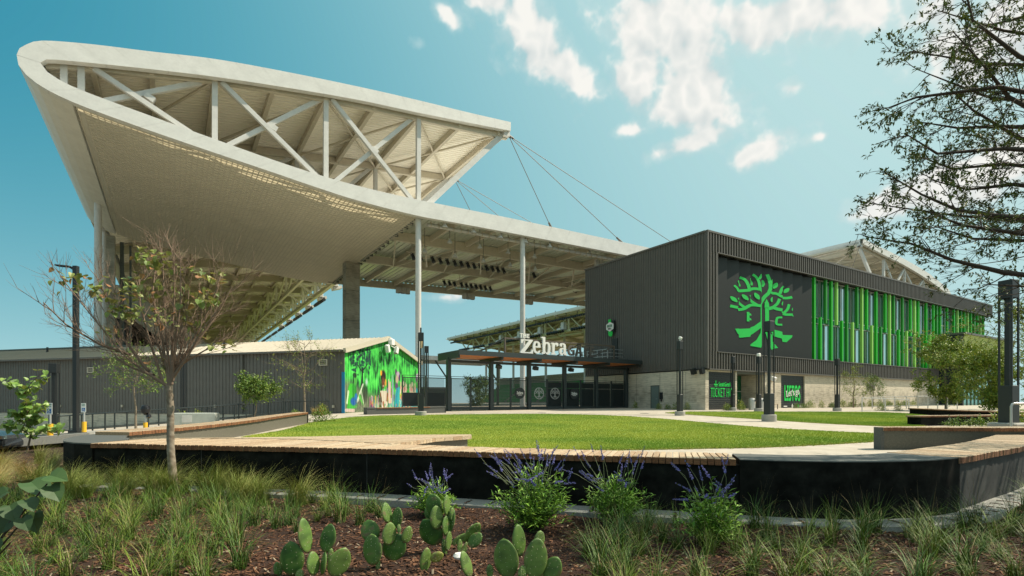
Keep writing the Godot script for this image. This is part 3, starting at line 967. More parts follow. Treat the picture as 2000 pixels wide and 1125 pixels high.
func build_ground() -> void:
	var far := MB.new()
	var low := func(x: float, z: float) -> float: return minf(plaza_h(x, z) - 0.45, -1.45) if z < 120.0 else -1.0
	for i in 40:
		for j in 40:
			var q := []
			for c in [[0, 0], [1, 0], [1, 1], [0, 1]]:
				var x: float = pow(absf((i + c[0] - 20) / 20.0), 2.0) * signf(i + c[0] - 20) * 900.0
				var z: float = -60.0 + pow((j + c[1]) / 40.0, 2.2) * 1500.0
				q.append(W(x, low.call(x, z) - (0.6 if z < 20.0 else 0.0), z))
			far.quad(q[0], q[1], q[2], q[3])
	struct("ground", far, M.dirt)
	struct("football_pitch", sheet(P([-25.0, 106.0, 37.0, 145.0, -35.0, 256.0, -100.0, 219.0]), func(_x: float, _z: float) -> float: return -0.8, 0.0, 20.0), M.lawn)
	# paving: from the bench line back under the stadium
	var edge := front_edge()
	var pz := PackedVector2Array([Vector2(-11.0, 14.0)])
	for p in edge: pz.append(p + Vector2(0, 0.45))
	pz.append_array(P([40, 15, 75, 60, 60, 130, -60, 130, -60, 40, -40, 24, -22, 22.5, -14, 18.0]))
	struct("plaza_pavement", sheet(pz, plaza_h, 0.0, 4.0), M.plaza)
	struct("car_park", sheet(P([-60, 6, -24, 8, -17.5, 15.6, -14.2, 18.4, -22, 22.8, -40, 24.3, -60, 40]), plaza_h, 0.005, 3.0), M.asphalt)
	struct("planting_bed", sheet(P([-26, -6, 26, -6, 26, 16, 16, 16.4, 15.2, 15.7, 13.4, 13.8, 11.5, 12.1, 9.64, 10.5, 8, 9.3, 6.67, 8.4, 4.8, 7.8, 3.35, 8.0, 0.4, 8.9, -2.16, 9.8, -4.82, 10.4, -8.46, 11.2, -10.5, 13.5, -11.5, 15.5, -12.5, 17.2, -14.3, 18.3, -17.6, 15.6, -24, 8.4, -26, 6]), bed_h, 0.0, 0.8), M.mulch)
	var lawn_a := smooth_path(P([-8.9, 17.9, -8.9, 21.1, -9.8, 27.4, -9.0, 33.3, -5.08, 35.6, 1.75, 36.8, 5.96, 34.8, 8.18, 30.7, 10.23, 23.3, 11.76, 20.6, 13.2, 19.0, 12.7, 17.6, 11.4, 16.5, 7.24, 14.7, 4.87, 14.25, 2.64, 13.9, -1.07, 14.1, -4.26, 14.9, -8.9, 17.8]), 0.5)
	var lawn_b := smooth_path(P([11.2, 39.0, 13.2, 41.2, 17.6, 41.4, 22, 41.2, 27.5, 40.1, 27.1, 35.5, 23.3, 29.5, 18.0, 23.8, 15.4, 25.2, 13.75, 30.1, 11.2, 38.9]), 0.5)
	lawn_a.remove_at(lawn_a.size() - 1)
	lawn_b.remove_at(lawn_b.size() - 1)
	for q in [[lawn_a, 70000, 0.0], [lawn_b, 26000, 1.0]]:
		struct("lawn", sheet(q[0], plaza_h, 0.03, 2.0, 0.06), M.lawn)
		# short blades over it
		var mb := MB.new()
		for k in 6:
			var a := k * 2.4
			var o := Vector3(cos(a * 1.7), 0, sin(a * 1.3)) * 0.035
			var u := Vector3(cos(a), 0, sin(a)) * 0.007
			mb.tri(o - u, o + u, o + Vector3(cos(a + 1.0) * 0.014, 0.026 + 0.008 * (k % 3), sin(a + 1.0) * 0.014))
		var xf := []
		var cols := []
		var box := Rect2(q[0][0], Vector2.ZERO)
		for p in q[0]: box = box.expand(p)
		var pat := FastNoiseLite.new()
		pat.seed = 4
		pat.frequency = 0.25
		pat.fractal_octaves = 3
		while xf.size() < q[1]:
			# denser towards the viewer, where blades can be told apart
			var p := Vector2(rng.randf_range(box.position.x, box.end.x), box.position.y + pow(rng.randf(), 1.6) * box.size.y)
			if Geometry2D.is_point_in_polygon(p, q[0]):
				var s := rng.randf_range(0.7, 1.25)
				xf.append(Transform3D(Basis(Vector3.UP, rng.randf() * TAU).scaled(Vector3.ONE * s), W(p.x, plaza_h(p.x, p.y) + 0.03, p.y)))
				var t := clampf(0.45 + pat.get_noise_2d(p.x, p.y) * 0.8 + pat.get_noise_2d(p.x * 0.22 + 50.0, p.y * 0.22) * 1.1 + rng.randf_range(-0.12, 0.12), 0, 1)
				cols.append(Color(0.21, 0.33, 0.025).lerp(Color(0.43, 0.48, 0.06), t))
		for k in 5000:   # a ragged edge
			var i = rng.randi() % q[0].size()
			var e: Vector2 = q[0][i].lerp(q[0][(i + 1) % q[0].size()], rng.randf()) + Vector2(rng.randfn(0.0, 0.05), rng.randfn(0.0, 0.05))
			xf.append(Transform3D(Basis(Vector3.UP, rng.randf() * TAU).scaled(Vector3.ONE * rng.randf_range(0.8, 1.6)), W(e.x, plaza_h(e.x, e.y) + 0.005, e.y)))
			cols.append(Color(0.21, 0.33, 0.025).lerp(Color(0.40, 0.38, 0.10), rng.randf()))
		stuff(scatter("lawn_grass", mb.mesh(), M.blade, xf, cols)).set_meta("label", "short mown grass blades on the %s lawn" % ("big near" if q[2] == 0.0 else "small far"))
	# lighter walk between the lawns, in slightly darker bands, and joints in the paving
	var line := func(a: Vector2, b: Vector2, w: float, m: Material, called: String, lift: float) -> void:
		var n := Vector2(-(b - a).y, (b - a).x).normalized() * w * 0.5
		struct(called, sheet(PackedVector2Array([a - n, b - n, b + n, a + n]), plaza_h, lift, 1.5), m)
	for k in 7:
		line.call(Vector2(-8.0 + k * 4.2, 41.5 - k * 0.9), Vector2(-3.0 + k * 4.2, 38.0 - k * 0.9), 1.3, M.plaza_band, "paving_band", 0.004)
	for k in 9:
		var a := Vector2(14.4 - k * 0.4, 17.5 + k * 2.4)
		line.call(a, a + Vector2(2.6, 1.2), 0.02, M.joint, "paving_joint", 0.004)
	for k in 8:
		var a := Vector2(-1.0 + k * 1.7, 13.2)
		line.call(a, a + Vector2(0.5, -4.0 + k * 0.15), 0.02, M.joint, "paving_joint", 0.004)
	for k in 12:
		var a := Vector2(-7.5 + k * 2.6, 37.2 + absf(k - 4.0) * -0.15 + k * 0.25)
		line.call(a, a + Vector2(-2.4, 3.9), 0.03, M.joint, "paving_joint", 0.009)
	line.call(Vector2(-9.5, 39.4), Vector2(22.0, 44.6), 0.03, M.joint, "paving_joint", 0.009)
	for q in [[2.2, 39.6], [9.6, 38.9], [15.2, 20.8]]:
		var dr := MB.new()
		dr.lathe(W(q[0], plaza_h(q[0], q[1]) + 0.006, q[1]), [Vector2(0.32, -0.01), Vector2(0.32, 0.01), Vector2(0.0, 0.012)], 20)
		struct("drain_cover", dr, M.steel_dark)
	# low concrete kerb at the foot of the long bench
	var kb := MB.new()
	var path := smooth_path(edge, 0.4)
	for k in path.size() - 1:
		var a := path[k]
		var b := path[k + 1]
		var t := (b - a).normalized()
		var n := Vector2(t.y, -t.x)
		var t2 := (path[mini(k + 2, path.size() - 1)] - a).normalized()
		var t1 := (b - path[maxi(k - 1, 0)]).normalized()
		var na := Vector2(t1.y, -t1.x)
		var nb := Vector2(t2.y, -t2.x)
		var f := func(p: Vector2, q: Vector2, o: float, h: float) -> Vector3: return W(p.x + q.x * o, h, p.y + q.y * o)
		kb.quad(f.call(a, na, 0.34, -1.9), f.call(b, nb, 0.34, -1.9), f.call(b, nb, 0.34, -1.63), f.call(a, na, 0.34, -1.63))
		kb.quad(f.call(a, na, 0.34, -1.63), f.call(b, nb, 0.34, -1.63), f.call(b, nb, 0.31, -1.605), f.call(a, na, 0.31, -1.605))
		kb.quad(f.call(a, na, 0.31, -1.605), f.call(b, nb, 0.31, -1.605), f.call(b, nb, -0.05, -1.60), f.call(a, na, -0.05, -1.60))
	struct("kerb", kb, M.kerb)
	# kerbs of the car park
	for q in [[Vector2(-17.6, 15.4), Vector2(-14.3, 18.2)], [Vector2(-19.5, 21.4), Vector2(-15.2, 19.4)], [Vector2(-25.0, 23.6), Vector2(-19.5, 21.4)]]:
		var mb := MB.new()
		var a: Vector2 = q[0]
		var b: Vector2 = q[1]
		mb.bar(W(a.x, plaza_h(a.x, a.y) + 0.03, a.y), W(b.x, plaza_h(b.x, b.y) + 0.03, b.y), 0.22, 0.26)
		struct("kerb", mb, M.kerb)
	struct("sidewalk", sheet(P([-25, 23.7, -19.5, 21.5, -15.2, 19.5, -14.0, 22, -16.0, 27.0, -25, 31]), plaza_h, 0.02, 2.0, 0.1), M.concrete)
	# bark chips on the bed
	var chip := MB.new()
	chip.box(Vector3.ZERO, Vector3(0.055, 0.008, 0.014))
	var xf := []
	var cols := []
	for k in 60000:
		var z := 2.2 + pow(rng.randf(), 1.5) * 13.0
		var x := rng.randf_range(-1.05, 1.05) * z
		var b := Basis.from_euler(Vector3(rng.randf_range(-0.5, 0.5), rng.randf() * TAU, rng.randf_range(-0.5, 0.5))).scaled_local(Vector3(rng.randf_range(0.4, 1.6), 1, rng.randf_range(0.5, 1.5)))
		if not bed_free(x, z): continue
		xf.append(Transform3D(b, W(x, bed_h(x, z) + rng.randf() * 0.015, z)))
		var t := rng.randf()
		cols.append(Color(0.060, 0.024, 0.011).lerp(Color(0.22, 0.105, 0.052), t * t) if rng.randf() < 0.94 else Color(0.32, 0.25, 0.17))
	for k in 1100:   # spilt on the kerb
		var i := rng.randi() % (path.size() - 1)
		var tt := (path[i + 1] - path[i]).normalized()
		var p := path[i] + Vector2(tt.y, -tt.x) * (0.33 - 0.3 * pow(rng.randf(), 2.2))
		xf.append(Transform3D(Basis.from_euler(Vector3(0, rng.randf() * TAU, 0)).scaled_local(Vector3(rng.randf_range(0.3, 1.0), 1, rng.randf_range(0.5, 1.2))), W(p.x, -1.597, p.y)))
		cols.append(Color(0.06, 0.026, 0.013).lerp(Color(0.17, 0.09, 0.05), rng.randf()))
	stuff(scatter("mulch_chips", chip.mesh(), M.chip, xf, cols)).set_meta("label", "dark brown shredded bark chips covering the planting bed")

func bed_free(x: float, z: float) -> bool:   # in front of the long bench
	if x < -8.5: return z < 12.0 + (-8.5 - x) * 0.9 and z < 16.5
	var e := front_edge()
	for k in e.size() - 1:
		if x >= e[k].x and x <= e[k + 1].x:
			return z < lerpf(e[k].y, e[k + 1].y, (x - e[k].x) / (e[k + 1].x - e[k].x)) - 0.4
	return z < 14.0

# ---------------------------------------------------------------- lettering
func letters(parent: Node, called: String, words: String, font: String, weight: int, size: Vector2, at: Vector3, m: Material, depth := 0.03, basis := Basis.IDENTITY) -> MeshInstance3D:
	var f := SystemFont.new()
	f.font_names = PackedStringArray([font])
	f.font_weight = weight
	var t := TextMesh.new()
	t.font = f
	t.text = words
	t.font_size = 64
	t.pixel_size = 0.01
	t.depth = 0.1
	t.curve_step = 2.0
	t.horizontal_alignment = HORIZONTAL_ALIGNMENT_CENTER
	t.vertical_alignment = VERTICAL_ALIGNMENT_CENTER
	var bb := t.get_aabb()
	var o := obj(called, t, m, parent)
	var s := Vector3(size.x / bb.size.x, size.y / bb.size.y, depth / 0.1)
	var c := bb.get_center()
	o.transform = Transform3D(basis * Basis.from_scale(s), at - basis * Vector3(c.x * s.x, c.y * s.y, c.z * s.z))
	return o

func stroke(p: PackedVector2Array, w: float) -> Array:
	return Geometry2D.offset_polyline(p, w * 0.41, Geometry2D.JOIN_MITER, Geometry2D.END_BUTT)

func lens(c: Vector2, l: float, deg: float) -> PackedVector2Array:
	var o := PackedVector2Array()
	for k in 12:
		var a := TAU * k / 12.0
		var p := Vector2(cos(a) * l * 0.5, sin(a) * l * 0.26)
		p.y *= 1.0 - absf(cos(a)) * 0.25
		o.append(c + p.rotated(deg_to_rad(deg)))
	return o

func tree_emblem() -> Array:   # outlines in metres, squeezed to 0.58 along x
	var strokes := [[P([4.83, 6.15, 4.83, 9.05, 4.89, 9.41, 5.14, 10.05, 5.55, 10.63, 5.63, 11.18, 5.58, 11.69, 5.39, 12.30]), 0.323], [P([5.39, 6.64, 5.38, 8.63, 5.36, 9.31, 5.34, 9.66]), 0.340], [P([2.68, 10.22, 3.70, 10.46, 4.14, 10.71, 4.72, 10.70, 4.90, 10.43]), 0.306], [P([3.03, 11.52, 3.38, 11.38, 3.60, 10.94, 3.69, 10.54]), 0.289], [P([2.45, 10.66, 2.64, 10.46, 2.74, 10.19]), 0.204], [P([4.14, 12.04, 4.39, 11.82, 4.57, 11.39, 4.66, 10.73]), 0.255], [P([4.80, 12.14, 4.59, 11.69]), 0.221], [P([2.19, 8.78, 2.70, 8.69]), 0.306], [P([2.70, 8.52, 3.27, 8.67, 3.70, 9.03, 4.14, 9.19, 4.76, 9.17]), 0.306], [P([2.78, 9.58, 2.99, 9.16, 3.34, 8.85]), 0.255], [P([3.81, 10.02, 3.98, 9.59, 4.43, 9.24]), 0.272], [P([5.95, 12.01, 5.73, 11.55, 5.65, 11.10]), 0.238], [P([5.65, 10.58, 6.26, 10.65, 6.70, 10.42, 7.24, 10.38, 7.72, 10.54]), 0.289], [P([7.06, 11.54, 6.74, 11.23, 6.54, 10.66]), 0.272], [P([5.48, 9.03, 5.99, 9.25, 6.34, 9.17, 6.74, 9.10]), 0.357], [P([6.52, 10.17, 6.34, 9.66, 5.95, 9.20]), 0.272], [P([6.72, 8.94, 7.15, 8.77, 7.74, 8.80, 8.02, 8.77]), 0.272], [P([7.48, 9.80, 7.35, 9.29, 7.04, 8.84]), 0.255], [P([7.86, 9.00, 8.01, 8.69]), 0.204], [P([3.60, 8.43, 3.60, 7.56]), 0.221], [P([3.60, 8.21, 4.04, 8.27]), 0.204], [P([3.60, 7.76, 4.04, 7.83]), 0.204], [P([6.72, 8.38, 6.41, 8.33, 6.31, 8.16, 6.31, 7.70, 6.72, 7.67]), 0.221]]
	var solids := [P([2.51, 6.75, 3.70, 6.92, 4.23, 7.22, 4.68, 7.71, 4.97, 7.75, 4.93, 7.36, 4.68, 7.07, 4.14, 6.49, 3.70, 6.15, 3.03, 6.01, 2.68, 6.32]), P([3.86, 5.37, 4.39, 5.93, 4.68, 6.64, 4.72, 7.25, 4.95, 7.28, 4.89, 5.90, 4.72, 5.24]), P([5.52, 7.57, 5.69, 7.42, 6.17, 7.13, 6.72, 6.98, 6.74, 6.72, 7.74, 6.76, 7.70, 6.56, 7.28, 6.04, 6.72, 6.05, 6.70, 6.32, 6.17, 6.47, 5.56, 6.88]), P([5.27, 7.06, 5.54, 7.09, 5.65, 6.68, 5.99, 6.02, 6.41, 5.40, 5.69, 5.14, 5.58, 5.45, 5.44, 5.87, 5.31, 6.55]), P([5.21, 9.59, 5.34, 9.96, 5.51, 9.51, 5.53, 9.17, 5.19, 9.11])]
	var leaves := [[2.89, 10.92, 0.56, 50], [3.94, 11.30, 0.68, 62], [5.05, 11.38, 0.68, 90], [6.21, 11.40, 0.68, -65], [7.28, 11.13, 0.65, -52], [2.43, 9.41, 0.65, 45], [3.40, 9.76, 0.65, 48], [4.43, 10.05, 0.68, 62], [5.76, 9.97, 0.54, -75], [6.85, 9.81, 0.58, -58], [7.84, 9.40, 0.49, -52]]
	var all := []
	for q in strokes:
		var p: PackedVector2Array = q[0]
		var pts := []
		for v in p: pts.append(v)
		for r in stroke(spline(pts, 14) if p.size() > 2 else p, q[1]): all.append(r)
	all.append_array(solids)
	for q in leaves: all.append(lens(Vector2(q[0], q[1]), q[2], -q[3]))
	return all

func build_clubhouse() -> void:
	var b := 0.57
	var t := thing("clubhouse", "dark ribbed clubhouse on pale concrete, with green fins and a green tree emblem", "building", W(16.65, -b, 46.0), TURN)
	var U := Vector3.UP
	var R := Vector3.RIGHT
	var len := 66.0
	var deep := 16.0
	# cladding: left face, bands above and below the long recess, the strip at the corner
	var mb := MB.new()
	mb.ribs(Vector3(0, 3.0 + b, -deep), Vector3(0, 0, deep), U * 11.7, deep, 0.3, 0.06, 0.35)
	obj("ribbed_side_cladding", mb, M.cladding, t)
	mb = MB.new()
	mb.ribs(Vector3(0.1, 13.1 + b, 0), R, U * 1.6, len, 0.37, 0.14, 0.36)
	obj("ribbed_parapet_cladding", mb, M.cladding, t)
	mb = MB.new()
	mb.ribs(Vector3(0.1, 3.0 + b, 0), R, U * 1.5, len, 0.37, 0.14, 0.36)
	obj("ribbed_lower_cladding", mb, M.cladding, t)
	mb = MB.new()
	mb.ribs(Vector3(0.1, 4.5 + b, 0), R, U * 8.6, 1.15, 0.37, 0.14, 0.36)
	obj("ribbed_corner_cladding", mb, M.cladding, t)
	mb = MB.new()
	mb.box(Vector3(0.03, 8.85 + b, 0.08), Vector3(0.16, 11.7, 0.16))
	mb.box(Vector3(len * 0.5, 14.76 + b, 0.05), Vector3(len + 0.1, 0.16, 0.24))
	mb.box(Vector3(-0.02, 14.76 + b, -deep * 0.5 - 0.05), Vector3(0.2, 0.16, deep - 0.1))
	mb.box(Vector3(len * 0.5 + 0.1, 2.95 + b, 0.07), Vector3(len - 0.2, 0.1, 0.22))
	mb.box(Vector3(len * 0.5 + 0.66, 4.47 + b, 0.06), Vector3(len - 1.3, 0.07, 0.26))
	mb.box(Vector3(len * 0.5 + 0.66, 13.07 + b, 0.06), Vector3(len - 1.3, 0.07, 0.2))
	mb.box(Vector3(1.3, 8.78 + b, 0.04), Vector3(0.08, 8.54, 0.2))
	obj("metal_trim", mb, M.cladding, t)
	mb = MB.new()
	mb.span(Vector3(0.1, 13.12 + b, -deep), Vector3(len, 14.66 + b, -0.05))
	mb.span(Vector3(0.1, 3.02 + b, -deep), Vector3(len, 4.42 + b, -0.05))
	mb.span(Vector3(0.1, 4.42 + b, -deep), Vector3(len, 13.12 + b, -0.95))
	mb.span(Vector3(0.1, 4.42 + b, -0.95), Vector3(1.26, 13.12 + b, -0.05))
	obj("core", mb, M.dark_metal, t)
	# panels of the emblem wall: each turned a little, so that edges step
	var emblem := tree_emblem()
	for k in 9:
		var u0 := 1.36 + k * 1.72
		var u1 := u0 + 1.72
		var a := Vector3(u0, 4.5 + b, -0.55)
		var c := Vector3(u1 - 0.02, 4.5 + b, -0.22)
		mb = MB.new()
		var p := [a, c, c + Vector3(0, 0, -0.1), a + Vector3(0, 0, -0.1)]
		for j in 4: mb.quad(p[j], p[(j + 1) % 4], p[(j + 1) % 4] + U * 8.42, p[j] + U * 8.42)
		mb.quad(p[0] + U * 8.42, p[1] + U * 8.42, p[2] + U * 8.42, p[3] + U * 8.42)
		var pn := obj("emblem_panel", mb, M.logo_panel, t)
		var ink := MB.new()
		var x := (c - a) / (1.70 * 0.58)
		var rect := PackedVector2Array([Vector2(u0 * 0.58, 4.5), Vector2((u1 - 0.02) * 0.58, 4.5), Vector2((u1 - 0.02) * 0.58, 13), Vector2(u0 * 0.58, 13)])
		var nn := Vector3(-(c.z - a.z), 0, c.x - a.x).normalized() * 0.012
		var lift := 0.0
		for q in emblem:
			for r in Geometry2D.intersect_polygons(q, rect):
				var loc := PackedVector2Array()
				for v in r: loc.append(v - Vector2(u0 * 0.58, 4.5))
				ink.flat(loc, a + nn * (1.0 + lift), x, U)
				lift += 0.12
		if ink.v.size(): obj("tree_emblem_print", ink, M.logo_green, pn)
	# windows behind the fins
	mb = MB.new()
	mb.span(Vector3(16.86, 8.42 + b, -0.9), Vector3(len, 8.98 + b, -0.72))
	obj("spandrel", mb, M.glass_dark, t)
	mb = MB.new()
	for h in [4.52, 8.4, 9.0, 13.0]: mb.box(Vector3((16.86 + len) * 0.5, h + b, -0.72), Vector3(len - 16.9, 0.06, 0.1))
	obj("window_rails", mb, M.mullion, t)
	var kk := 0
	for tier in [[4.55, 8.37], [9.03, 12.97]]:
		for k in 44:
			var u0 := 16.95 + k * 1.1
			if u0 > 64.0: break
			var m: Material = M.glass if (k + kk) % 3 != 1 else M.glass_dark
			for half in 2:
				var w := 0.62 if half == 0 else 0.4
				var x0: float = u0 + (0.04 if half == 0 else 0.7)
				mb = MB.new()
				mb.quad(Vector3(x0, tier[0] + b, -0.78), Vector3(x0 + w, tier[0] + b, -0.78), Vector3(x0 + w, tier[1] + b, -0.78), Vector3(x0, tier[1] + b, -0.78))
				obj("window_pane", mb, m if half == 0 else M.glass_dark, t)
			mb = MB.new()
			mb.span(Vector3(u0 - 0.025, tier[0] + b, -0.8), Vector3(u0 + 0.03, tier[1] + b, -0.70))
			if k % 2 == 0: mb.span(Vector3(u0 + 0.34, tier[0] + b, -0.8), Vector3(u0 + 0.37, tier[1] + b, -0.74))
			obj("mullion", mb, M.mullion, t)
		kk += 2
	# fins: F full height, U upper, D lower
	var fins := [[17.24, "F", 0], [18.44, "D", 0], [19.47, "U", 1], [20.58, "F", 0], [21.66, "U", 2], [22.77, "D", 0], [23.8, "F", 1], [25.05, "D", 2], [26.04, "U", 1], [27.13, "F", 2], [28.22, "U", 0], [29.42, "D", 2], [30.45, "F", 0], [31.57, "D", 1], [32.68, "U", 0], [33.77, "F", 2], [34.8, "U", 1], [36.07, "D", 0], [37.12, "F", 1], [38.27, "D", 2], [39.33, "U", 0], [40.48, "F", 2], [41.51, "U", 0], [42.74, "D", 1], [43.82, "F", 0], [45.04, "D", 2], [46.02, "U", 0], [47.01, "U", 1], [48.15, "U", 0], [49.4, "D", 2], [50.39, "U", 0], [51.5, "D", 1], [52.66, "U", 0], [53.9, "U", 2], [55.1, "U", 1], [56.3, "U", 0], [57.5, "U", 2], [58.7, "U", 0], [59.9, "U", 1], [61.1, "U", 0], [62.3, "U", 2], [63.5, "U", 0]]
	for f in fins:
		mb = MB.new()
		var h0 := 9.0 if f[1] == "U" else 4.52
		var h1 := 8.98 if f[1] == "D" else 12.98
		if f[1] == "U": h0 = 8.42
		mb.box(Vector3(f[0], (h0 + h1) * 0.5 + b, -0.22), Vector3(0.27, h1 - h0, 0.24))
		obj("green_fin", mb, [M.fin_green, M.fin_mid, M.fin_lime][f[2]], t)
	# concrete base
	var cb := MB.new()
	for s in [[0.0, 0.45], [4.02, 4.36], [8.6, 11.24], [15.36, 47.0]]:
		var x: float = s[0]
		while x < s[1] - 0.01:
			var e: float = minf(x + 3.1, s[1])
			cb.span(Vector3(x, -0.3, -deep if x == 0.0 else -3.4), Vector3(e - 0.015, 2.9 + b, -0.12))
			x = e
	cb.span(Vector3(0.44, 2.76 + b, -3.4), Vector3(4.04, 2.895 + b, -0.13))
	cb.span(Vector3(11.2, 2.76 + b, -3.4), Vector3(15.4, 2.895 + b, -0.13))
	cb.span(Vector3(0.45, -0.3, -deep), Vector3(16.0, 2.88 + b, -3.45))
	obj("concrete_base", cb, M.concrete_board, t)
	for k in 5:
		mb = MB.new()
		mb.box(Vector3(-0.004, 1.7, -2.2 - k * 3.0), Vector3(0.012, 3.4, 0.03))
		obj("concrete_joint", mb, M.joint, t)
	# shutters with print
	for s in [[0.47, 4.0], [11.26, 15.34]]:
		var sh := Node3D.new()
		sh.name = "shutter"
		t.add_child(sh, true)
		for k in 18:
			mb = MB.new()
			mb.chamfer(Vector3((s[0] + s[1]) * 0.5, 0.09 + k * 0.184, -0.26), Vector3(s[1] - s[0], 0.176, 0.06), 0.012)
			obj("slat", mb, M.dark_metal, sh)
	letters(t, "shutter_lettering", "SeatGeek", "Droid Sans", 700, Vector2(1.75, 0.42), Vector3(2.75, 1.70 + b, -0.2), M.logo_green, 0.02)
	letters(t, "shutter_lettering", "TICKET HQ", "Droid Sans", 400, Vector2(3.0, 1.0), Vector3(2.3, 0.86 + b, -0.2), M.logo_green, 0.02)
	mb = MB.new()
	mb.flat(lens(Vector2(0, 0.2), 0.34, 90), Vector3(1.5, 1.68 + b, -0.2), R, U)
	mb.box(Vector3(1.5, 1.66 + b, -0.2), Vector3(0.55, 0.09, 0.02))
	mb.box(Vector3(1.5, 1.53 + b, -0.2), Vector3(0.36, 0.06, 0.02))
	obj("shutter_mark", mb, M.logo_green, t)
	letters(t, "shutter_lettering", "LISTOS", "Droid Sans", 700, Vector2(2.75, 1.58), Vector3(13.3, 1.02 + b, -0.2), M.logo_green, 0.02)
	letters(t, "shutter_lettering", "Let's go", "Droid Serif", 700, Vector2(2.3, 0.75), Vector3(13.3, 0.98 + b, -0.16), M.white_paint, 0.02, Basis(Vector3(0, 0, 1), 0.12))
	for q in [[12.1, 0.5, 0.08], [13.3, 0.22, 0.24], [14.35, 0.16, 0.2], [14.85, 0.5, 0.08]]:
		mb = MB.new()
		mb.flat(lens(Vector2.ZERO, q[2] * 2.2, 90) if q[1] < 0.3 else PackedVector2Array([Vector2(-0.3, -0.05), Vector2(0.3, -0.05), Vector2(0.3, 0.05), Vector2(-0.3, 0.05)]), Vector3(q[0], -0.28 + b, -0.2), R, U)
		obj("shutter_mark", mb, M.white_paint if q[0] != 14.35 else M.logo_green, t)
	# glazed entrance set back under the upper floors
	mb = MB.new()
	mb.span(Vector3(4.36, 2.7 + b, -3.4), Vector3(8.6, 2.9 + b, -0.14))
	obj("entrance_soffit", mb, M.steel_dark, t)
	for k in 4:
		mb = MB.new()
		mb.quad(Vector3(4.4 + k * 1.05, 0.0, -2.6), Vector3(5.4 + k * 1.05, 0.0, -2.6), Vector3(5.4 + k * 1.05, 1.7, -2.6), Vector3(4.4 + k * 1.05, 1.7, -2.6))
		mb.quad(Vector3(4.4 + k * 1.05, 1.8, -2.6), Vector3(5.4 + k * 1.05, 1.8, -2.6), Vector3(5.4 + k * 1.05, 2.7 + b, -2.6), Vector3(4.4 + k * 1.05, 2.7 + b, -2.6))
		obj("entrance_pane", mb, M.glass_dark, t)
		mb = MB.new()
		mb.span(Vector3(4.33 + k * 1.05, 0, -2.66), Vector3(4.41 + k * 1.05, 3.27, -2.52))
		mb.span(Vector3(4.42 + k * 1.05, 1.7, -2.64), Vector3(5.38 + k * 1.05, 1.79, -2.53))
		obj("entrance_frame", mb, M.mullion, t)
	# side wall: door, call box, cameras, upper door with balcony rail
	var door := Node3D.new()
	door.name = "door"
	t.add_child(door, true)
	mb = MB.new()
	mb.span(Vector3(-0.03, 0.02, -6.25), Vector3(0.05, 2.2, -5.35))
	obj("leaf", mb, mat(0.13, 0.17, 0.155, 0.5), door)
	mb = MB.new()
	mb.span(Vector3(-0.05, 0.0, -6.33), Vector3(0.05, 2.28, -6.26))
	mb.span(Vector3(-0.05, 0.0, -5.34), Vector3(0.05, 2.28, -5.27))
	mb.span(Vector3(-0.05, 2.21, -6.26), Vector3(0.05, 2.28, -5.34))
	obj("frame", mb, M.steel_dark, door)
	mb = MB.new()
	mb.bar(Vector3(-0.09, 1.0, -5.5), Vector3(-0.09, 1.0, -5.64), 0.03, 0.03)
	obj("handle", mb, M.galv, door)
	mb = MB.new()
	mb.span(Vector3(-0.12, 0.95, -5.15), Vector3(0.0, 1.6, -4.85))
	mb.span(Vector3(-0.1, 0.75, -5.05), Vector3(0.0, 0.95, -4.95))
	obj("call_box", mb, M.black_metal, t)
	mb = MB.new()
	mb.box(Vector3(-0.35, 2.78 + b, -1.1), Vector3(0.35, 0.5, 0.35), Basis(Vector3(0, 0, 1), 0.3))
	mb.box(Vector3(-0.35, 2.78 + b, -0.2), Vector3(0.35, 0.5, 0.35), Basis(Vector3(0, 0, 1), 0.3))
	mb.bar(Vector3(-0.2, 2.95 + b, -1.1), Vector3(-0.2, 2.95 + b, -0.2), 0.08, 0.1)
	obj("wall_floodlights", mb, M.black_metal, t)
	mb = MB.new()
	mb.box(Vector3(9.6, 2.35 + b, 0.1), Vector3(0.5, 0.35, 0.4), Basis(Vector3.RIGHT, 0.5))
	obj("wall_light", mb, M.white_paint, t)
	mb = MB.new()
	mb.span(Vector3(-0.1, 4.35 + b, -11.6), Vector3(0.0, 6.7 + b, -10.8))
	obj("upper_door", mb, M.dark_metal, t)
	mb = MB.new()
	mb.span(Vector3(-2.2, 4.2 + b, -15.4), Vector3(-0.1, 4.35 + b, -10.0))
	for k in 8: mb.bar(Vector3(-2.15, 4.35 + b, -15.4 + k * 0.77), Vector3(-2.15, 5.4 + b, -15.4 + k * 0.77), 0.05, 0.05)
	for h in [4.7, 5.05, 5.4]: mb.bar(Vector3(-2.15, h + b, -15.4), Vector3(-2.15, h + b, -10.0), 0.05, 0.05)
	for h in [4.7, 5.05, 5.4]: mb.bar(Vector3(-2.15, h + b, -10.0), Vector3(-0.1, h + b, -10.0), 0.05, 0.05)
	obj("balcony", mb, M.galv, t)
	mb = MB.new()
	for k in 7: mb.box(Vector3(29.0, 1.6 + b + k * 0.09, -0.1), Vector3(1.9, 0.05, 0.1), Basis(Vector3.RIGHT, 0.6))
	obj("wall_vent", mb, M.steel_dark, t)
	# glazed wing at the far right
	var g := thing("glass_wing", "low glazed wing with a black side wall and a lime band under its roof", "building", W(16.65, -b, 46.0) + Basis(Vector3.UP, TURN) * Vector3(47.0, 0, 0), TURN)
	mb = MB.new()
	mb.span(Vector3(0, -0.3, 0.02), Vector3(0.3, 8.9 + b, 2.6))
	obj("black_side_wall", mb, M.logo_panel, g)
	mb = MB.new()
	mb.span(Vector3(0.0, 8.9 + b, 0.02), Vector3(19.0, 9.15 + b, 2.9))
	obj("flat_roof", mb, M.cladding, g)
	mb = MB.new()
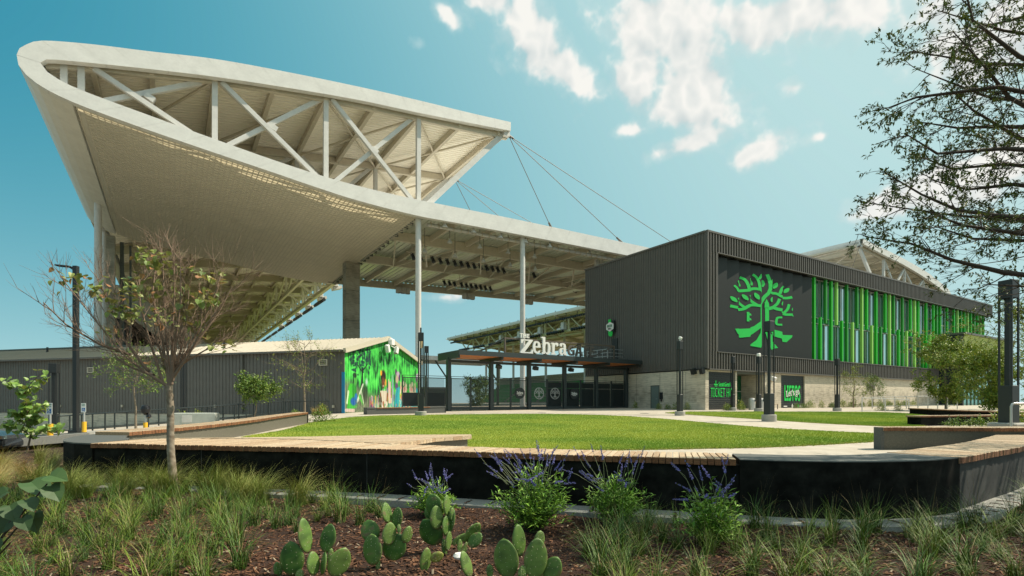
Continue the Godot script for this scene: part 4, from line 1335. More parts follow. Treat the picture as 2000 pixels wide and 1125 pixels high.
	mb.quad(Vector3(0.32, 7.0 + b, 2.2), Vector3(19, 7.0 + b, 2.2), Vector3(19, 8.89 + b, 2.75), Vector3(0.32, 8.89 + b, 2.75))
	obj("lime_band", mb, M.soffit_lime, g)
	for k in 14:
		for r in 4:
			var h0: float = [0.1, 2.6, 4.4, 5.6][r]
			var h1: float = [2.55, 4.35, 5.55, 7.4][r]
			mb = MB.new()
			mb.quad(Vector3(0.35 + k * 1.3, h0, 2.1), Vector3(1.6 + k * 1.3, h0, 2.1), Vector3(1.6 + k * 1.3, h1, 2.1), Vector3(0.35 + k * 1.3, h1, 2.1))
			obj("window_pane", mb, M.glass_teal, g)
		mb = MB.new()
		mb.span(Vector3(0.28 + k * 1.3, 0, 2.0), Vector3(0.35 + k * 1.3, 7.5, 2.2))
		for h in [2.57, 4.37, 5.57]: mb.span(Vector3(0.36 + k * 1.3, h, 2.0), Vector3(1.58 + k * 1.3, h + 0.06, 2.16))
		obj("mullion", mb, M.steel_dark, g)
	mb = MB.new()
	mb.span(Vector3(0.3, 0, 0.1), Vector3(19, 8.8 + b, 1.9))
	obj("dim_interior", mb, M.glass_dark, g)
	# the sign on the side wall
	var sg := thing("beer_hall_sign", "black wall sign with a green boot shape and a white hexagon, above the gate", "sign", W(16.65, 0, 46.0) + Basis(Vector3.UP, TURN) * Vector3(-0.08, 7.85, -11.6), TURN - PI * 0.5)
	mb = MB.new()
	mb.box(Vector3(0.05, 0.1, 0.12), Vector3(0.95, 1.15, 0.24))
	obj("box", mb, M.black_metal, sg)
	mb = MB.new()
	mb.plate(P([-0.28, -0.55, -0.28, 0.85, 0.12, 0.85, 0.12, -0.42, 0.3, -0.42, 0.36, -0.62, 0.3, -0.85, 0.12, -0.95, -0.12, -0.88, -0.26, -0.72]), Vector3(0, 0, 0.25), R, U, 0.05)
	obj("green_boot", mb, M.logo_green, sg)
	mb = MB.new()
	var hex := PackedVector2Array()
	for k in 6: hex.append(Vector2(cos(PI / 6 + k * PI / 3) * 0.62, 0.08 + sin(PI / 6 + k * PI / 3) * 0.5))
	mb.plate(hex, Vector3(0, 0, 0.30), R, U, 0.04)
	obj("white_hexagon", mb, M.white_paint, sg)
	letters(sg, "lettering", "BEER", "Droid Sans", 700, Vector2(0.72, 0.26), Vector3(0, 0.16, 0.35), M.sign_green)
	letters(sg, "lettering", "HALL", "Droid Sans", 700, Vector2(0.5, 0.15), Vector3(0, -0.12, 0.35), M.black_metal)

# ---------------------------------------------------------------- the painted gable
func dab(im: Image, c: Vector2, r: Vector2, q: Color, a := 1.0, hard := 0.6) -> void:
	var w := im.get_width()
	var h := im.get_height()
	for y in range(maxi(0, int(c.y - r.y)), mini(h, int(c.y + r.y) + 1)):
		for x in range(maxi(0, int(c.x - r.x)), mini(w, int(c.x + r.x) + 1)):
			var d := ((Vector2(x, y) - c) / r).length()
			if d < 1.0:
				var k := a * clampf((1.0 - d) / maxf(1.0 - hard, 0.01), 0.0, 1.0)
				im.set_pixel(x, y, im.get_pixel(x, y).lerp(q, k))

func brush(im: Image, a: Vector2, b: Vector2, w0: float, w1: float, q: Color, al := 1.0) -> void:
	var m := int(a.distance_to(b) / 2.0) + 1
	for k in m + 1:
		var t := float(k) / m
		dab(im, a.lerp(b, t), Vector2.ONE * lerpf(w0, w1, t), q, al, 0.5)

func mural() -> ImageTexture:
	var w := 768
	var h := 400
	var im := Image.create(w, h, false, Image.FORMAT_RGB8)
	var f := FastNoiseLite.new()
	f.seed = 31
	f.frequency = 0.02
	f.fractal_octaves = 4
	var r := RandomNumberGenerator.new()
	r.seed = 77
	for x in w:
		for y in h:
			var k := f.get_noise_2d(x * 2.2, y * 0.4) * 0.7 + f.get_noise_2d(x * 0.5 + 300, y * 0.5) * 0.8
			var q := Color8(34, 158, 54).lerp(Color8(96, 240, 96), clampf(0.5 + k, 0, 1)).lerp(Color8(6, 52, 34), clampf(-k * 1.5 - 0.05, 0, 0.9))
			q = q.lerp(Color8(8, 60, 40), 0.5 * smoothstep(0.18, 0.0, Vector2((x - 400.0) / 420.0, (y - 70.0) / 260.0).length()))
			var g := smoothstep(-30.0, 30.0, y - (250.0 + 60.0 * smoothstep(0.0, 300.0, x) - 100.0 * smoothstep(60.0, 0.0, absf(x - 260.0)) * 0.0)) * smoothstep(430.0, 330.0, x)
			q = q.lerp(Color8(74, 78, 62).lerp(Color8(140, 140, 118), clampf(0.5 + f.get_noise_2d(x * 3.0, y * 0.4), 0, 1)), g * 0.9)
			im.set_pixel(x, y, q)
	var dark := Color8(8, 44, 48)
	# tree on the left
	for k in 150:
		var p := Vector2(165, 150) + Vector2(r.randf_range(-115, 115), r.randf_range(-90, 70))
		var e := ((p - Vector2(165, 140)) / Vector2(118, 92)).length()
		if e < 1.0 and not (Vector2(p.x - 150, p.y - 195).length() < 26.0 or Vector2(p.x - 215, p.y - 190).length() < 28.0):
			dab(im, p, Vector2(r.randf_range(5, 17), r.randf_range(5, 13)), dark.lerp(Color8(14, 96, 74), r.randf() * 0.7), 0.85)
	brush(im, Vector2(172, 275), Vector2(180, 190), 14, 7, Color8(12, 40, 30))
	brush(im, Vector2(180, 205), Vector2(120, 165), 6, 3, Color8(12, 40, 30))
	brush(im, Vector2(180, 200), Vector2(238, 160), 6, 3, Color8(12, 40, 30))
	dab(im, Vector2(205, 300), Vector2(45, 60), Color8(44, 54, 40), 0.8, 0.3)
	# seated green figure with a blue instrument
	var gr := Color8(64, 196, 50)
	brush(im, Vector2(62, 290), Vector2(48, 350), 34, 26, gr)
	brush(im, Vector2(92, 280), Vector2(96, 330), 26, 20, Color8(40, 150, 44))
	dab(im, Vector2(106, 246), Vector2(19, 30), Color8(80, 176, 70))
	dab(im, Vector2(98, 222), Vector2(24, 15), Color8(20, 60, 34))
	brush(im, Vector2(34, 300), Vector2(20, 352), 9, 9, Color8(206, 232, 190))
	brush(im, Vector2(30, 372), Vector2(122, 366), 13, 11, Color8(60, 180, 60))
	brush(im, Vector2(126, 345), Vector2(186, 262), 9, 6, Color8(214, 224, 200))
	brush(im, Vector2(150, 320), Vector2(196, 372), 12, 7, Color8(92, 190, 74))
	brush(im, Vector2(172, 300), Vector2(200, 380), 4, 4, Color8(206, 232, 190))
	dab(im, Vector2(88, 345), Vector2(42, 24), Color8(24, 96, 170))
	dab(im, Vector2(112, 322), Vector2(18, 20), Color8(36, 120, 190))
	dab(im, Vector2(226, 250), Vector2(20, 26), Color8(206, 222, 232), 0.9, 0.2)
	brush(im, Vector2(6, 386), Vector2(92, 388), 9, 9, Color8(206, 186, 176))
	for k in 60: brush(im, Vector2(100 + r.randf() * 150, 340 + r.randf() * 30), Vector2(100 + r.randf() * 150, 398), 2, 2, Color8(70, 84, 64).lerp(Color8(150, 160, 130), r.randf()), 0.6)
	# colour streaks along the foot of the wall
	var paint := [Color8(226, 120, 190), Color8(236, 208, 66), Color8(140, 84, 170), Color8(30, 176, 186), Color8(244, 236, 214), Color8(220, 90, 84), Color8(150, 190, 40), Color8(40, 60, 120)]
	for k in 210:
		var x := 262.0 + r.randf() * 500.0
		var top := 388.0 - r.randf() * (70.0 + 60.0 * smoothstep(280, 520, x))
		brush(im, Vector2(x, top), Vector2(x + r.randf_range(-6, 6), minf(398, top + r.randf_range(25, 80))), r.randf_range(2, 6), r.randf_range(2, 5), paint[r.randi() % 8], 0.75)
	# child in a white dress with flowers in the hair
	dab(im, Vector2(424, 222), Vector2(50, 52), Color8(206, 216, 66), 0.5, 0.1)
	dab(im, Vector2(424, 214), Vector2(38, 38), Color8(34, 22, 16))
	dab(im, Vector2(398, 198), Vector2(13, 18), Color8(250, 176, 40))
	dab(im, Vector2(456, 246), Vector2(11, 24), Color8(250, 170, 60))
	dab(im, Vector2(424, 246), Vector2(24, 38), Color8(112, 58, 36))
	dab(im, Vector2(432, 250), Vector2(15, 30), Color8(176, 106, 72), 0.8, 0.2)
	for e in [414, 434]: dab(im, Vector2(e, 238), Vector2(4, 3), Color8(24, 14, 10))
	dab(im, Vector2(426, 250), Vector2(4, 6), Color8(84, 40, 26))
	dab(im, Vector2(426, 264), Vector2(10, 3), Color8(236, 214, 200))
	for k in 30: brush(im, Vector2(390 + k * 2.6, 292), Vector2(384 + k * 3.1, 352 + 4 * sin(k * 1.3)), 4, 5, Color8(238, 228, 206).lerp(Color8(192, 178, 160), float(k % 4) / 5.0))
	brush(im, Vector2(388, 304), Vector2(402, 354), 9, 8, Color8(120, 66, 42))
	brush(im, Vector2(476, 304), Vector2(470, 352), 9, 8, Color8(140, 78, 50))
	brush(im, Vector2(424, 352), Vector2(436, 390), 12, 9, Color8(176, 120, 90))
	brush(im, Vector2(400, 356), Vector2(428, 392), 11, 9, Color8(240, 232, 216))
	brush(im, Vector2(468, 352), Vector2(446, 392), 11, 9, Color8(232, 224, 206))
	# tall pale blossoms, then a standing woman in a purple hat, teal shawl and flowered dress
	for k in 14: brush(im, Vector2(492 + r.randf() * 26, 220 + r.randf() * 50), Vector2(496 + r.randf() * 26, 350), 5, 6, Color8(240, 224, 178).lerp(Color8(226, 150, 190), r.randf() * 0.6), 0.8)
	for k in 16: brush(im, Vector2(536 + r.randf() * 22, 190 + r.randf() * 90), Vector2(540 + r.randf() * 20, 370), 3, 4, Color8(186, 150, 206).lerp(Color8(120, 200, 180), r.randf()), 0.6)
	dab(im, Vector2(590, 184), Vector2(15, 22), Color8(84, 46, 96))
	dab(im, Vector2(620, 196), Vector2(30, 22), Color8(196, 178, 200))
	dab(im, Vector2(640, 214), Vector2(16, 22), Color8(92, 56, 110))
	dab(im, Vector2(606, 224), Vector2(24, 30), Color8(206, 178, 156))
	dab(im, Vector2(600, 262), Vector2(26, 24), Color8(96, 70, 120))
	for k in 18: brush(im, Vector2(600 + k * 2.6, 262 + r.randf() * 20), Vector2(570 + k * 3.6, 350 + r.randf() * 30), 5, 5, Color8(16, 140, 166).lerp(Color8(60, 196, 196), r.randf()), 0.9)
	for k in 60: dab(im, Vector2(690, 300) + Vector2(r.randf_range(-40, 60), r.randf_range(-60, 80)), Vector2(r.randf_range(6, 15), r.randf_range(8, 20)), Color8(238, 222, 196).lerp([Color8(226, 120, 130), Color8(120, 130, 110), Color8(250, 240, 226)][r.randi() % 3], r.randf()), 0.85)
	for k in 24: brush(im, Vector2(640 + r.randf() * 80, 320 + r.randf() * 40), Vector2(640 + r.randf() * 90, 392), 4, 6, Color8(20, 166, 180).lerp(Color8(240, 236, 220), r.randf()), 0.8)
	for x in range(0, w, 10):   # the ribs of the metal show through as thin lines
		for y in h:
			im.set_pixel(x, y, im.get_pixel(x, y).darkened(0.2))
	im.generate_mipmaps()
	return ImageTexture.create_from_image(im)

func build_shed() -> void:
	var turn := -0.2734
	var t := thing("shed", "long grey metal shed with a cream roof and a bright green mural on its gable", "shed", W(-12.16, -0.71, 39.1), turn)
	var eave := 4.6
	var ridge := 6.17
	var dep := 12.1
	var len := 60.0
	var U := Vector3.UP
	var mb := MB.new()
	mb.ribs(Vector3(-len, -0.12, 0), Vector3(1, 0, 0), U * (eave + 0.12), len, 0.32, 0.045, 0.25)
	mb.quad(Vector3(0, -0.12, -dep), Vector3(-len, -0.12, -dep), Vector3(-len, eave, -dep), Vector3(0, eave, -dep))
	obj("ribbed_wall", mb, M.shed_wall, t)
	mb = MB.new()
	mb.span(Vector3(-len, -3.0, -dep + 0.05), Vector3(-0.05, -0.12, -0.03))
	obj("concrete_base", mb, M.concrete_board, t)
	# gable with its mural
	mb = MB.new()
	var m := 76
	for k in m:
		var z0 := dep * k / m
		var z1 := dep * (k + 1) / m
		var f := func(z: float) -> float: return eave + (ridge - eave) * (1.0 - absf(z - dep * 0.5) / (dep * 0.5)) - 0.05
		var x0 := 0.014 if k % 2 else 0.0
		var top := ridge + 0.2
		var ua := pingpong(z0 / dep * 1.2, 1.0)
		var ub := pingpong(z1 / dep * 1.2, 1.0)
		var hz: Array = [f.call(z0), f.call(z1)]
		mb.quad(Vector3(x0, 0, -z0), Vector3(x0, 0, -z1), Vector3(x0, hz[1], -z1), Vector3(x0, hz[0], -z0), Vector2(ua, 1), Vector2(ub, 1), Vector2(ub, 1.0 - hz[1] / top), Vector2(ua, 1.0 - hz[0] / top))
		mb.quad(Vector3(0.0 if x0 > 0 else 0.014, 0, -z1), Vector3(x0, 0, -z1), Vector3(x0, hz[1], -z1), Vector3(0.0 if x0 > 0 else 0.014, hz[1], -z1), Vector2(ub, 1), Vector2(ub, 1), Vector2(ub, 1.0 - hz[1] / top), Vector2(ub, 1.0 - hz[1] / top))
	var mm := mat(0.8, 0.8, 0.8, 0.6)
	mm.albedo_texture = mural()
	mm.albedo_color = Color(0.93, 0.93, 0.93)
	var g := obj("painted_gable", mb, mm, t)
	g.set_meta("label", "gable painted with green foliage, a seated green figure and a child in white")
	mb = MB.new()
	mb.span(Vector3(-0.22, 0.0, 0.047), Vector3(0.04, 3.0, 0.075))
	obj("blue_corner_paint", mb, M.blue_paint, t)
	# roof: standing seams from eave to ridge, barge boards and gutter
	mb = MB.new()
	var sl := Vector3(0, ridge - eave + 0.07, -dep * 0.5 - 0.3)
	mb.ribs(Vector3(-len, eave - 0.02, 0.3), Vector3(1, 0, 0), sl, len + 0.25, 0.42, 0.05, 0.12)
	mb.ribs(Vector3(0.25, eave - 0.02, -dep - 0.3), Vector3(-1, 0, 0), Vector3(0, ridge - eave + 0.07, dep * 0.5 + 0.3), len + 0.25, 0.42, 0.05, 0.12)
	mb.quad(Vector3(-len, eave - 0.1, 0.28), Vector3(0.25, eave - 0.1, 0.28), Vector3(0.25, ridge - 0.06, -dep * 0.5), Vector3(-len, ridge - 0.06, -dep * 0.5))
	obj("seamed_roof", mb, M.shed_roof, t)
	mb = MB.new()
	for s in [0, 1]:
		var a := Vector3(0.2, eave - 0.02, 0.34 if s == 0 else -dep - 0.34)
		var b := Vector3(0.2, ridge + 0.02, -dep * 0.5)
		mb.bar(a, b, 0.22, 0.26)
		mb.bar(a + Vector3(0.08, -0.17, 0), b + Vector3(0.08, -0.17, 0), 0.10, 0.1)
	obj("barge_board", mb, M.trim, t)
	mb = MB.new()
	mb.box(Vector3(-len * 0.5, eave - 0.06, 0.36), Vector3(len, 0.14, 0.14))
	obj("gutter", mb, M.shed_wall, t)
	mb = MB.new()
	mb.bar(Vector3(-8.9, 0.1, 0.12), Vector3(-8.9, eave, 0.12), 0.12, 0.1, Vector3(1, 0, 0))
	obj("downpipe", mb, M.shed_wall, t)
	for q in [[-1.75, 3.72], [-24.5, 3.55]]:
		var v := Node3D.new()
		v.name = "wall_vent"
		t.add_child(v, true)
		mb = MB.new()
		for s in [-1, 1]:
			mb.box(Vector3(q[0] + s * 0.32, q[1], 0.09), Vector3(0.08, 0.46, 0.08))
			mb.box(Vector3(q[0], q[1] + s * 0.19, 0.09), Vector3(0.56, 0.08, 0.08))
		obj("frame", mb, M.trim, v)
		mb = MB.new()
		mb.box(Vector3(q[0], q[1], 0.055), Vector3(0.56, 0.3, 0.01))
		obj("dark_slot", mb, M.black_metal, v)
		for k in 2:
			mb = MB.new()
			mb.box(Vector3(q[0], q[1] - 0.05 + k * 0.11, 0.09), Vector3(0.56, 0.03, 0.06), Basis(Vector3.RIGHT, 0.5))
			obj("slat", mb, M.trim, v)
	for x in [-0.9, -11.5, -21.0, -28.0]:
		mb = MB.new()
		mb.box(Vector3(x, 0.5, 0.1), Vector3(0.14, 0.2, 0.12))
		obj("wall_outlet", mb, M.trim, t)
	for q in [[-13.2, -2.6], [-25.2, -4.0], [-36.0, -4.2]]:
		mb = MB.new()
		var y: float = eave + (ridge - eave) * -q[1] / (dep * 0.5)
		mb.tube(Vector3(q[0], y, q[1]), Vector3(q[0], y + 0.55, q[1]), 0.09, 0.09, 10, true)
		mb.tube(Vector3(q[0], y, q[1]), Vector3(q[0], y + 0.1, q[1]), 0.16, 0.12, 10, true)
		obj("roof_pipe", mb, M.black_metal, t)
	mb = MB.new()
	mb.chamfer(Vector3(0.5, ridge - 0.35, -dep * 0.5), Vector3(0.4, 0.5, 0.5), 0.05)
	mb.bar(Vector3(0.1, ridge - 0.1, -dep * 0.5), Vector3(0.5, ridge - 0.1, -dep * 0.5), 0.3, 0.2)
	obj("gable_camera", mb, M.white_paint, t)
	for s in [-1, 1]:
		mb = MB.new()
		mb.chamfer(Vector3(0.55, ridge - 0.95, -dep * 0.5 + s * 0.75), Vector3(0.34, 0.6, 0.36), 0.05, Basis(Vector3(1, 0, 0), s * 0.35))
		mb.bar(Vector3(0.3, ridge - 0.6, -dep * 0.5 + s * 0.2), Vector3(0.5, ridge - 0.8, -dep * 0.5 + s * 0.7), 0.06, 0.06)
		obj("gable_speaker", mb, M.white_paint, t)
	# dark raised roof farther back
	var r := thing("rear_shed", "low dark parapet of a building behind the left end of the grey shed roof", "shed", W(-50.0, -2.0, 60.0), turn)
	mb = MB.new()
	mb.span(Vector3(-14, 0, -9), Vector3(9.5, 8.1, 0))
	obj("wall", mb, M.dark_metal, r)
	mb = MB.new()
	mb.span(Vector3(-14.1, 8.1, -9.1), Vector3(9.6, 8.25, 0.1))
	obj("coping", mb, M.steel_dark, r)

# ---------------------------------------------------------------- the gate
func build_gate() -> void:
	var b := 0.63
	var o := W(-4.08, -b, 41.6)
	var turn := Basis(Vector3.UP, TURN)
	var t := thing("entrance_gate", "dark steel entrance gate with a flat canopy, orange timber ceiling and picket panels", "gate", o, TURN)
	var U := Vector3.UP
	var R := Vector3.RIGHT
	var len := 20.2
	var mb := MB.new()
	mb.span(Vector3(0, 3.78 + b, -0.12), Vector3(len, 4.16 + b, 0))
	mb.span(Vector3(0, 3.78 + b, -4.0), Vector3(0.12, 4.16 + b, -0.12))
	mb.span(Vector3(0.12, 3.78 + b, -4.0), Vector3(len, 4.16 + b, -3.88))
	mb.span(Vector3(0.13, 4.06 + b, -3.87), Vector3(len, 4.14 + b, -0.13))
	obj("canopy_roof", mb, M.gate_grey, t)
	for k in 26:
		mb = MB.new()
		mb.span(Vector3(0.14, 3.82 + b, -0.14 - k * 0.144 - 0.136), Vector3(len, 3.85 + b, -0.14 - k * 0.144))
		obj("ceiling_plank", mb, M.wood_red, t)
	var posts := [0.05, 4.0, 7.85, 11.8, 15.65, 19.55]
	for s in posts:
		mb = MB.new()
		mb.chamfer(Vector3(s, (3.72 + b) * 0.5, -2.0), Vector3(0.32, 3.72 + b, 0.36), 0.03)
		mb.box(Vector3(s, 0.02, -2.0), Vector3(0.5, 0.04, 0.54))
		obj("post", mb, M.gate_grey, t)
		mb = MB.new()
		mb.span(Vector3(s - 0.09, 3.55 + b, -3.88), Vector3(s + 0.09, 3.81 + b, -0.13))
		obj("cross_beam", mb, M.gate_grey, t)
	mb = MB.new()
	mb.span(Vector3(0.0, 3.33 + b, -2.12), Vector3(len, 3.54 + b, -1.88))
	obj("long_beam", mb, M.gate_grey, t)
	for s in [4.7, 8.5, 12.5]:
		mb = MB.new()
		mb.box(Vector3(s, 3.12 + b, -1.9), Vector3(0.45, 0.3, 0.35), Basis(R, 0.3))
		mb.bar(Vector3(s, 3.35 + b, -1.9), Vector3(s, 3.2 + b, -1.9), 0.06, 0.06)
		obj("gate_light", mb, M.black_metal, t)
	# picket panels: two leaves in each bay, then the fixed ends
	var spans := []
	for k in 5:
		var a: float = posts[k] + 0.18
		var c: float = posts[k + 1] - 0.18
		spans.append([a, (a + c) * 0.5 - 0.02])
		spans.append([(a + c) * 0.5 + 0.02, c])
	spans.append_array([[19.75, 21.1], [21.14, 22.45], [-1.9, -0.15], [-3.9, -1.94]])
	for q in spans:
		var p := Node3D.new()
		p.name = "gate_leaf"
		t.add_child(p, true)
		mb = MB.new()
		for s in [q[0] + 0.03, q[1] - 0.03]: mb.box(Vector3(s, 1.45, -2.0), Vector3(0.07, 2.76, 0.07))
		mb.span(Vector3(q[0] + 0.07, 2.62, -2.03), Vector3(q[1] - 0.07, 2.68, -1.97))
		mb.span(Vector3(q[0] + 0.07, 2.79, -2.03), Vector3(q[1] - 0.07, 2.83, -1.97))
		mb.span(Vector3(q[0] + 0.07, 0.1, -2.02), Vector3(q[1] - 0.07, 0.36, -1.98))
		obj("frame", mb, M.gate_grey, p)
		mb = MB.new()
		var n := int((q[1] - q[0] - 0.14) / 0.085)
		for k in n:
			mb.box(Vector3(q[0] + 0.1 + k * 0.085, 1.49, -2.0), Vector3(0.026, 2.26, 0.026))
		obj("pickets", mb, M.gate_grey, p)
		if q[0] > 9.0 or q[0] < 0.0:
			mb = MB.new()
			mb.box(Vector3((q[0] + q[1]) * 0.5, 0.95, -2.04), Vector3(q[1] - q[0] - 0.2, 1.05 if q[0] < 0 else 2.1, 0.012))
			if q[0] > 9.0: mb.box(Vector3((q[0] + q[1]) * 0.5, 2.3, -2.04), Vector3(q[1] - q[0] - 0.2, 0.5, 0.012))
			obj("backing_mesh", mb, M.dark_metal, p)
	# round plates
	for q in [[6.83, 0.9, "left"], [12.88, 0.9, "right"]]:
		var d := thing("round_sign", "dark round plate with white lettering hung on the %s half of the picket gate" % q[2], "sign", o + turn * Vector3(q[0], q[1] + b, -1.93), TURN, "round plates on the gate")
		mb = MB.new()
		mb.tube(Vector3(0, 0, 0), Vector3(0, 0, 0.05), 0.5, 0.5, 32, true)
		obj("plate", mb, M.dark_metal, d)
		mb = MB.new()
		for k in 32: mb.bar(Vector3(cos(k * TAU / 32), sin(k * TAU / 32), 0) * 0.48 + Vector3(0, 0, 0.06), Vector3(cos((k + 1) * TAU / 32), sin((k + 1) * TAU / 32), 0) * 0.48 + Vector3(0, 0, 0.06), 0.03, 0.03)
		obj("rim", mb, M.gate_grey, d)
		letters(d, "lettering", "Zebra", "Droid Serif", 700, Vector2(0.66, 0.26), Vector3(0, 0.03, 0.06), M.white_paint, 0.02)
		mb = MB.new()
		mb.box(Vector3(0, -0.17, 0.06), Vector3(0.4, 0.04, 0.02))
		obj("underline", mb, M.white_paint, d)
	for q in [[8.91, "left"], [10.68, "right"]]:
		var d := thing("tree_emblem_disc", "openwork ring with a spreading tree outline, %s leaf of the middle gate" % q[1], "emblem", o + turn * Vector3(q[0], 0.9 + b, -1.94), TURN, "tree emblems on the gate")
		mb = MB.new()
		for k in 36: mb.bar(Vector3(cos(k * TAU / 36), sin(k * TAU / 36), 0) * 0.5, Vector3(cos((k + 1) * TAU / 36), sin((k + 1) * TAU / 36), 0) * 0.5, 0.035, 0.035)
		obj("ring", mb, M.galv, d)
		mb = MB.new()
		for s in [-1, 1]:
			var pts := [[Vector2(0.03, -0.2), Vector2(0.04, 0.05), Vector2(0.2, 0.22), Vector2(0.3, 0.38)], [Vector2(0.04, 0.0), Vector2(0.25, 0.06), Vector2(0.45, 0.18)], [Vector2(0.05, 0.1), Vector2(0.08, 0.3), Vector2(0.06, 0.47)], [Vector2(0.03, -0.2), Vector2(0.18, -0.34), Vector2(0.38, -0.3)], [Vector2(0.02, -0.2), Vector2(0.08, -0.38), Vector2(0.14, -0.46)], [Vector2(0.25, 0.06), Vector2(0.36, 0.0), Vector2(0.48, 0.02)], [Vector2(0.12, 0.15), Vector2(0.26, 0.14), Vector2(0.36, 0.26)]]
			for c in pts:
				for k in c.size() - 1: mb.bar(Vector3(c[k].x * s, c[k].y, 0), Vector3(c[k + 1].x * s, c[k + 1].y, 0), 0.03, 0.03)
		obj("tree_lines", mb, M.galv, d)
	# the name above the canopy
	var s := thing("gate_name_sign", "rooftop sign frame with big white lettering and dark lettering above the gate canopy", "sign", o + turn * Vector3(0, 4.14 + b, -1.0), TURN)
	mb = MB.new()
	for h in [0.1, 1.36]: mb.bar(Vector3(4.85, h, -0.15), Vector3(17.15, h, -0.15), 0.12, 0.12)
	for x in [4.85, 17.15, 8.9, 13.0]: mb.bar(Vector3(x, 0.0, -0.15), Vector3(x, 1.42, -0.15), 0.13, 0.13, Vector3(0, 0, 1))
	for x in [4.85, 8.9, 13.0]: mb.bar(Vector3(x, 1.36, -0.2), Vector3(x - 1.9, 0.0, -2.2), 0.1, 0.1)
	mb.bar(Vector3(17.15, 1.36, -0.2), Vector3(15.2, 0.0, -2.2), 0.1, 0.1)
	obj("frame", mb, mat(0.10, 0.08, 0.06, 0.6), s)
	letters(s, "white_lettering", "THE", "Droid Sans", 700, Vector2(0.98, 0.36), Vector3(6.72, 1.66, 0.0), M.white_paint, 0.12)
	letters(s, "white_lettering", "Z", "Droid Serif", 700, Vector2(1.3, 1.18), Vector3(6.88, 0.75, 0.05), M.white_paint, 0.16)
	letters(s, "white_lettering", "ebra", "Droid Serif", 700, Vector2(3.7, 1.52), Vector3(9.38, 0.92, 0.05), M.white_paint, 0.16)
	letters(s, "dark_lettering", "GATE", "Droid Sans", 700, Vector2(3.1, 0.98), Vector3(12.95, 0.68, 0.0), mat(0.10, 0.085, 0.07, 0.6), 0.12)
	# what shows through the gate: far seats, a service roof, a parked trailer, a leafy bush
	var st := thing("far_stand", "far raked stand with rows of green seats seen between the gate posts", "stand", stadium_at(Vector3.ZERO), TURN)
	st.scale = Vector3.ONE * SC
	mb = MB.new()
	var sm := MB.new()
	for k in 12:
		var x := 80.5 + k * 0.8
		var h := 0.6 + k * 0.55
		mb.span(L(x, -0.6, 60.0), L(x + 0.8, h, 138.0))
		for j in 4: sm.span(L(x + 0.3, h, 61.0 + j * 19.5), L(x + 0.5, h + 0.42, 78.5 + j * 19.5))
	mb.span(L(90.1, -0.6, 60.0), L(91.0, 9.6, 138.0))
	obj("terrace", mb, M.concrete_dark, st)
	stuff(obj("seat_rows", sm, M.fin_mid, st))
	var sv := thing("service_roof", "flat white service roof on thin posts behind the left end of the gate", "roof", W(-13.0, -0.4, 62.0), TURN)
	mb = MB.new()
	mb.span(Vector3(0, 5.6, -6), Vector3(14, 6.1, 0))
	obj("slab", mb, M.white_fascia, sv)
	for x in [0.4, 6.5, 13.5]:
		mb = MB.new()
		mb.bar(Vector3(x, 0, -0.5), Vector3(x, 5.6, -0.5), 0.25, 0.25, Vector3(0, 0, 1))
		mb.bar(Vector3(x, 3.2, -0.5), Vector3(x - 1.8, 5.6, -0.5), 0.14, 0.14)
		obj("post", mb, M.steel_dark, sv)
	var tr := thing("dark_trailer", "dark covered trailer parked behind the left gate panels", "trailer", W(-9.6, -0.5, 60.0), 0.2)
	mb = MB.new()
	mb.chamfer(Vector3(0, 1.35, 0), Vector3(5.0, 1.9, 2.2), 0.2)
	obj("body", mb, M.dark_metal, tr)
	for x in [-0.8, 0.8]:
		mb = MB.new()
		mb.tube(Vector3(x, 0.36, 1.0), Vector3(x, 0.36, 1.2), 0.36, 0.36, 16, true)
		obj("wheel", mb, M.tyre, tr)

# ---------------------------------------------------------------- benches: dark walls with timber decks of separate blocks
func inward(p: PackedVector2Array, k: int) -> Vector2:   # unit vector across a path, away from the viewer side
	var t := (p[mini(k + 1, p.size() - 1)] - p[maxi(k - 1, 0)]).normalized()
	return Vector2(-t.y, t.x)

func timber(t: Node3D, called: String, a: Vector2, b: Vector2, w0: float, w1: float, h0: float, h1: float, thick: float) -> void:
	# one block of timber from a to b (x, z), its top at h0 .. h1
	var d := (b - a).normalized()
	var s := Vector2(-d.y, d.x)
	var mb := MB.new()
	var c := [a - s * w0 * 0.5, a + s * w0 * 0.5, b + s * w1 * 0.5, b - s * w1 * 0.5]
	var j := rng.randf_range(-0.004, 0.004)
	var e := 0.006
	mb.use_col = true
	var lo := []
	var mi := []
	var hi := []
	var ctr: Vector2 = (c[0] + c[1] + c[2] + c[3]) * 0.25
	for k in 4:
		var h: float = (h0 if k < 2 else h1) + j
		lo.append(W(c[k].x, h - thick, c[k].y))
		mi.append(W(c[k].x, h - e, c[k].y))
		var q: Vector2 = c[k] + ((s if k in [0, 3] else -s) * e + (d if k < 2 else -d) * e)
		hi.append(W(q.x, h, q.y))
	for k in 4:
		var n := (k + 1) % 4
		mb.col = Color(0.40, 0.22, 0.13) if k in [0, 2] else Color(0.75, 0.66, 0.56)   # end grain is darker
		mb.quad(lo[n], lo[k], mi[k], mi[n])
		mb.col = Color(0.9, 0.85, 0.8)
		mb.quad(mi[n], mi[k], hi[k], hi[n])
	mb.col = Color(1, 1, 1)
	mb.quad(hi[3], hi[2], hi[1], hi[0])
	var o := obj(called, mb, M.wood[rng.randi() % 5], t)

